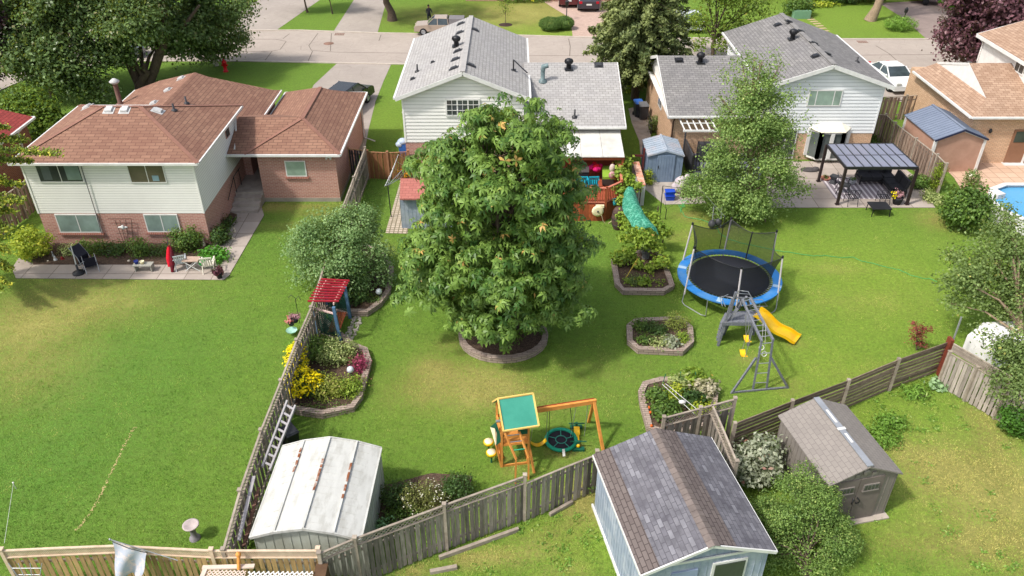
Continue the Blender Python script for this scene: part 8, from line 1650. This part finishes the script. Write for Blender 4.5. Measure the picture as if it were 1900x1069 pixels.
# corner bed
sh('dark round shrub beside the white metal shed', 735, 935, (.5, .45, .9), 1500, lf_dark, .07); sh('white-flowered shrub in the corner bed behind the weathered fence', 788, 945, (.75, .6, .95), 2400, leafmat('olive_leaf', S(140, 144, 80), S(86, 92, 52), None), .06, flowers=(lf_white, 240, .05, .45)); sh('dark leafy shrub right of the white-flowered one', 850, 920, (.6, .45, .75), 1700, lf_dark, .075); sh('low creeping plants behind the weathered fence', 755, 968, (.8, .5, .4), 1300, lf_mid, .07); sh('small pale-leaved plant at the fence near the white shed', 715, 985, (.3, .25, .35), 260, leafmat('mint_leaf', S(170, 214, 160), S(110, 160, 100), None), .09)
# right side
sh('large glossy green bush at the corner of the pergola patio', 1782, 424, (1.15, 1.05, 2.3), 5200, lf_mid, .16, nstem=12, cl=.18, name='bush', cat='bush'); sh('narrow upright cedar at the end of the brown fence', 1733, 355, (.3, .3, 1.7), 1600, leafmat('thuja', S(150, 172, 50), S(84, 108, 34), None), .07, name='columnar_cedar', cat='conifer')
sh('green plant by the brown fence beside the pergola', 1703, 348, (.6, .5, .7), 1200, lf_mid, .11); sh('cream-edged ground plants along the patio edge', 1728, 372, (.5, .8, .35), 1200, lf_var, .1); sh('weeds between the right house and the brown fence', 1608, 262, (.5, 1.0, .5), 900, lf_mid, .12); sh('pale-flowered climber on the white corner of the tan shed', 1800, 345, (.4, .4, .9), 700, lf_grey, .1, flowers=(lf_white, 60, .09, .5))
Y_ = 26.5
big('grey_leaved_tree', 'loose grey-green tree hanging over the fence at the right edge', G(1905, 690), WY(1880, 480, Y_), .14, [bl(1850, 440, Y_ + 2, 42), bl(1810, 480, Y_ + 1, 40), bl(1880, 490, Y_, 50), bl(1790, 525, Y_, 38), bl(1840, 540, Y_, 48), bl(1890, 570, Y_ - .5, 40), bl(1800, 565, Y_ - .5, 28), bl(1865, 410, Y_ + 2, 30), bl(1780, 550, Y_, 22), bl(1930, 520, Y_, 50), bl(1910, 450, Y_, 45)], 70, (.2, .38), 18000, lf_grey, .12, cl=.2, bark=mt_bark_pale, nlimb=24, keep=.75)
big('grey_leaved_tree', 'darker tangled tree behind the louvred fence at the right edge', G(1925, 760), WY(1890, 640, 22.3), .1, [bl(1890, 640, 22.5, 34), bl(1850, 650, 22.5, 22), bl(1875, 690, 22, 30), bl(1820, 620, 23, 14), bl(1900, 720, 21.6, 36), bl(1860, 725, 21.6, 18)], 40, (.25, .42), 9000, lf_grey, .1, cl=.16, nlimb=14)
sh('dark green bush in the lower right corner of the fence', 1885, 800, (.75, .6, 1.1), 3600, leafmat('ivy_leaf', S(92, 140, 52), S(44, 80, 28), None), .09, name='bush', cat='bush')
t = thing('white_tarpaulin', 'white covered boat-like shape beneath the grey-green tree on the right', 'tarpaulin', G(1845, 650)); mb = MB(); g0, g1, g2, g3, g4 = G(1795, 622, 1.2), G(1850, 650, 1.2), G(1905, 640, 1.2), G(1890, 596, 1.3), G(1825, 598, 1.3); mb.slab([g0, g1, g2, g3, g4], .9); mb.build('cover', mat('white_tarp', S(238, 236, 234), S(214, 212, 212), sc=3), t)
Y_ = 15.9
lf_btm = leafmat('privet_leaf', S(146, 174, 92), S(68, 100, 46), S(190, 200, 116), .14)
big('shrub_tree', 'round bushy green shrub between the two sheds at the bottom', G(1500, 1075), WY(1490, 960, Y_), .08, [bl(1480, 945, Y_ + .4, 62), bl(1440, 985, Y_, 50), bl(1525, 970, Y_ + .2, 42), bl(1500, 1010, Y_ - .2, 70), bl(1552, 1022, Y_, 34), bl(1440, 1045, Y_ - .4, 50), bl(1520, 1060, Y_ - .5, 60)], 90, (.2, .5), 56000, lf_btm, .06, cl=.1, nlimb=20, cat='shrub')
g = G(1415, 905); big('variegated_maple_shrub', 'silvery variegated maple shrub behind the mottled shed roof', g, WY(1410, 850, 18.6), .05, [bl(1410, 850, 18.7, 32), bl(1395, 880, 18.4, 30), bl(1430, 835, 18.8, 20), bl(1390, 850, 18.6, 22)], 30, (.3, .45), 2600, lf_silver, .15, cl=.12, per=8, nlimb=10, cat='shrub', asp=.3)
g = G(1702, 650); big('japanese_maple', 'small red-leaved Japanese maple behind the slatted fence', g, WY(1702, 600, g.y), .025, [bl(1700, 605, g.y, 12), bl(1718, 610, g.y, 10), bl(1695, 640, g.y, 16, .6), bl(1708, 625, g.y, 12), bl(1688, 645, g.y, 9)], 16, (.3, .5), 1500, lf_jap, .07, cl=.08, nlimb=10, cat='shrub')
sh('weedy plants along the foot of the slatted fence', 1650, 790, (.6, .4, .4), 900, lf_weed, .09, name='weed_patch', cat='weeds'); sh('leafy weeds right of the taupe plastic shed roof', 1625, 815, (.7, .6, .35), 1300, lf_weed, .08, name='weed_patch', cat='weeds'); sh('pale broad-leaved weed near the louvred fence corner', 1740, 720, (.35, .25, .25), 220, leafmat('pale_weed', S(176, 206, 160), S(120, 156, 100), None), .16, name='weed_patch', cat='weeds'); sh('long-bladed weeds below the slatted fence', 1700, 735, (.6, .35, .35), 500, lf_weed, .2, asp=.1, name='weed_patch', cat='weeds'); sh('green weeds at the corner of the pale blue shed', 1100, 905, (.25, .25, .45), 300, lf_mid, .09, name='weed_patch', cat='weeds'); sh('weeds between the lattice fence and the silvery shrub', 1375, 830, (.4, .4, .5), 700, lf_mid, .08, name='weed_patch', cat='weeds')
sh('orange-yellow flowers beneath the open clothes dryer', 752, 330, (.4, .35, .7), 700, lf_dark, .08, flowers=(lf_orange, 330, .11, .35), name='orange_flower_clump', cat='flowers'); sh('climbing plant beside the bicycle on the tan brick wall', 1212, 245, (.3, .5, 1.2), 700, lf_grey, .09, name='climbing_plant', cat='plant'); sh('lime green plants behind the rust-stained low shed', 1203, 340, (.2, .5, .8), 500, lf_lime, .1); sh('lime green bush in shade beneath the spruce', 1165, 168, (1.2, 1.0, 1.2), 900, lf_lime, .16); sh('dark undergrowth right of the spruce trunk', 1192, 160, (.9, 1.2, 1.4), 1200, lf_dark, .18)
# street side
lf_clip = leafmat('clipped_yew', S(110, 140, 64), S(60, 92, 40), None, tr=.1)
for lab, px, py, r_ in (('left of the two clipped globe bushes beside the block-paved driveway', 1021, 56, 1.0), ('right clipped globe bush touching its larger twin', 1046, 54, .85)):
    g = G(px, py); shrub('clipped_bush', lab, 'bush', g, (r_, r_ * .9, 1.05), 9000, lf_clip, .075, group='clipped globe bushes', cl=.05, shell=.88, upb=.7)
g = G(938, 46); big('young_tree', 'thin sapling in a dark mulch ring on the dry lawn', g, g + V(0, 0, 2.2), .03, [(g.x, g.y, 1.9, .35, .35, .9)], 8, (.5, .8), 300, lf_street, .12, nlimb=6, zmin=.8); mb = MB(); mb.lathe(g, [(0, .04), (.5, .03), (.62, 0)], 16); mb.build('mulch_ring', mat('dark_mulch', S(70, 52, 48)), label='round ring of dark mulch at the foot of the sapling', cat='mulch')
lf_lt = leafmat('light_tree_leaf', S(130, 162, 64), S(70, 104, 38), None)
def streettree(label, px, py, r_trunk, pts, blobs, n, lab2=None, bark=None, sz=.24):
    b = G(px, py); big('street_tree', label, b, V(b.x + pts[0], b.y, pts[1]), r_trunk, blobs(b), 24, (.25, .4), n, lf_lt, sz, cl=.35, bark=bark, nlimb=8)
streettree('slim young tree on the lawn between the far driveways', 571, 23, .1, (-.3, 3.4), lambda b: [(b.x - .6, b.y, 2.6, 1.4, 1.2, .6), (b.x, b.y, 4.0, 1.6, 1.6, 1.3)], 2600)
streettree('second slim tree right of the first between the far driveways', 617, 26, .06, (-.3, 3.2), lambda b: [(b.x - .4, b.y, 3.3, 1.2, 1.2, 1.0)], 900)
streettree('thick-trunked tree on the far lawn above the centre house', 728, 38, .38, (-.8, 5), lambda b: [(b.x, b.y, 5.6, 4.2, 3.5, 2.3), (b.x + 2.8, b.y - .5, 3.2, 1.5, 1.0, .6), (b.x - 1.8, b.y - .5, 3.6, 1.2, 1.0, .6)], 7000)
streettree('tall pale-trunked tree on the far right lawn', 1614, 38, .42, (1.8, 7), lambda b: [(b.x + 2, b.y + 2, 9.0, 4.5, 4, 3.0)], 6000, bark=mt_bark_pale)
g = G(1478, 30); sh('leafy round bush on the lawn above the dark grey gable', 1478, 28, (1.6, 1.2, 1.5), 2600, lf_mid, .17, name='bush', cat='bush'); mb = MB(); mb.box(G(1482, 30) + V(0, -.6, .35), (1.5, .7, .7)); mb.build('utility_box', mat('green_utility_box', S(120, 160, 130)), label='green utility box in front of the leafy bush by the street', cat='utility box')
sh('grassy bush beside the right lamp post', 1668, 56, (1.5, 1.0, 1.1), 2600, lf_weed, .18, asp=.14, name='bush', cat='bush'); sh('dark hedge at the top edge above the right lawn', 1560, 6, (5.5, 1.2, 1.6), 5200, lf_dark, .22, name='hedge', cat='hedge'); sh('yellow flowering border at the top right lawn', 1520, 13, (2.0, .6, .5), 900, lf_lime, .16, name='flower_border', cat='flowers'); sh('bright green hedge at the end of the dark driveway', 1785, 18, (2.2, 1.5, 1.8), 3000, leafmat('vivid_hedge', S(120, 190, 50), S(70, 130, 30), None), .2, name='hedge', cat='hedge'); sh('flower bed at the top edge of the dry lawn', 975, 3, (3.0, .8, .5), 1600, lf_mid, .14, flowers=(lf_yel, 200, .14, .5), name='flower_border', cat='flowers')
mb = MB()
for k in range(9): g = G(1500 + k * 5.2, 33 + k * 3.4 + k * k * .12); mb.box(g + V(0, 0, .01), (.7, .3, .03), R(15))
mb.build('stepping_stones', mat('tan_stepping_stone', S(190, 168, 130)), kind='stuff', label='diagonal row of tan stepping stones across the far right lawn', cat='stepping stones')
# ------------------------------------------------------------------ grass blades
def pip(X, Y, poly):
    ins = np.zeros(len(X), bool); n = len(poly)
    for i in range(n):
        x0, y0 = poly[i]; x1, y1 = poly[(i + 1) % n]
        c = ((y0 > Y) != (y1 > Y)) & (X < (x1 - x0) * (Y - y0) / (y1 - y0 + 1e-12) + x0); ins ^= c
    return ins
def grass():
    n = 460000; Y = 14.2 + (47 - 14.2) * rng.random(n) ** 1.35; X = (rng.random(n) - .5) * 2 * (Y * .62 + 6.5)
    NOLAWN.append([(p.x, p.y) for p in (G(62, 492), G(360, 492), G(440, 400), G(425, 395), G(50, 440))]); NOLAWN.append([(-22.6, 34), (-14.7, 34), (-14.7, 38.4), (-9.2, 38.4), (-9.2, 47), (-22.6, 47)]); NOLAWN.append([(-6, 42), (6, 41.7), (6, 47), (-6, 47)])
    for b in (b2, b3, b4, b5, b6, b7): NOLAWN.append([tuple(G(*p)[:2]) for p in b])
    NOLAWN.append([(p.x, p.y) for p in ring])
    k = np.ones(n, bool)
    for poly in NOLAWN: k &= ~pip(X, Y, poly)
    X, Y = X[k], Y[k]; n = len(X)
    ix = np.clip(((X + 55) / .5).astype(int) + 5, 0, dry.shape[1] - 1); iy = np.clip(((Y - 8) / .5).astype(int) + 4, 0, dry.shape[0] - 1); d = dry[iy, ix]; wm = warm[iy, ix]
    def vnoise(sc, seed):
        r2 = np.random.default_rng(seed); T = r2.random((256, 256)); u, v = X * sc, Y * sc; i, j = np.floor(u).astype(int), np.floor(v).astype(int); fu, fv = u - i, v - j; fu = fu * fu * (3 - 2 * fu); fv = fv * fv * (3 - 2 * fv)
        g = lambda a, b: T[(i + a) % 256, (j + b) % 256]; return (g(0, 0) * (1 - fu) + g(1, 0) * fu) * (1 - fv) + (g(0, 1) * (1 - fu) + g(1, 1) * fu) * fv
    cl = vnoise(6.5, 1) * .5 + vnoise(2.2, 2) * .3 + vnoise(.7, 3) * .2; k = rng.random(n) < (cl * 1.9 - .25); X, Y, d, wm, cl = X[k], Y[k], d[k], wm[k], cl[k]; n = len(X); t2 = vnoise(3.1, 5)
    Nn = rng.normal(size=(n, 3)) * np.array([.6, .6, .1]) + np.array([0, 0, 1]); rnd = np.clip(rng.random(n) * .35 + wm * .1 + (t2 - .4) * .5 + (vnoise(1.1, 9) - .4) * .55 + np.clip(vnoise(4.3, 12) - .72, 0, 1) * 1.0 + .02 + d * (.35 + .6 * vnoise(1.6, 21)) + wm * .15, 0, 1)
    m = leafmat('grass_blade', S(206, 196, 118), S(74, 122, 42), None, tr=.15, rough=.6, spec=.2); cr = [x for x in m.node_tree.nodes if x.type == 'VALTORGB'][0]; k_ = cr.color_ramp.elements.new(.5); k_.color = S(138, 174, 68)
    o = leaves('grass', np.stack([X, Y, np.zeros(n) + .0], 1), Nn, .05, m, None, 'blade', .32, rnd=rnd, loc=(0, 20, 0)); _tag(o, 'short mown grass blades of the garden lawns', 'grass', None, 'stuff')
grass()
def tufts():
    P_ = []
    for a, b in EDGES:
        L = (b - a).length
        if a.y > 45 or abs(a.x) > 30: continue
        m_ = int(L * 150); u = rng.random(m_); o = rng.normal(size=m_) * .09 + .06 * rng.choice((-1, 1), m_); d = (b - a) / L; P_.append(np.stack([a.x + d.x * u * L - d.y * o, a.y + d.y * u * L + d.x * o, np.zeros(m_)], 1))
    C = np.concatenate(P_); k = (np.sin(C[:, 0] * 2.1) + np.sin(C[:, 1] * 1.7) + rng.normal(size=len(C)) * .7) > -.2; C = C[k]
    o = leaves('tall_grass', C, rng.normal(size=(len(C), 3)) * np.array([.5, .5, .1]) + np.array([0, 0, 1]), .13, lf_weed, None, 'blade', .12, loc=(0, 20, 0)); _tag(o, 'taller unmown grass along fences and bed edgings', 'grass', None, 'stuff')
    C, N_ = [], []
    for (x0, x1, y0, y1), q in (((1560, 1890, 740, 1060), 45), ((880, 1110, 930, 1065), 22), ((1620, 1760, 700, 800), 30)):
        for _ in range(q):
            g = G(random.uniform(x0, x1), random.uniform(y0, y1)); m_ = random.randint(8, 34)
            if any(pip(np.array([g.x]), np.array([g.y]), np.array(p_)[:, :2])[0] for p_ in NOLAWN): continue
            r_ = rng.normal(size=(m_, 3)) * np.array([.09, .09, .01]) * random.uniform(.6, 1.7) + np.array([g.x, g.y, .04]); C.append(r_); N_.append(rng.normal(size=(m_, 3)) * .4 + np.array([0, 0, 1]))
    o = leaves('clover_and_weeds', np.concatenate(C), np.concatenate(N_), .075, lf_weed, None, loc=(0, 20, 0), asp=.3); _tag(o, 'scattered broad-leaved weeds in the lawns', 'weeds', None, 'stuff')
tufts()
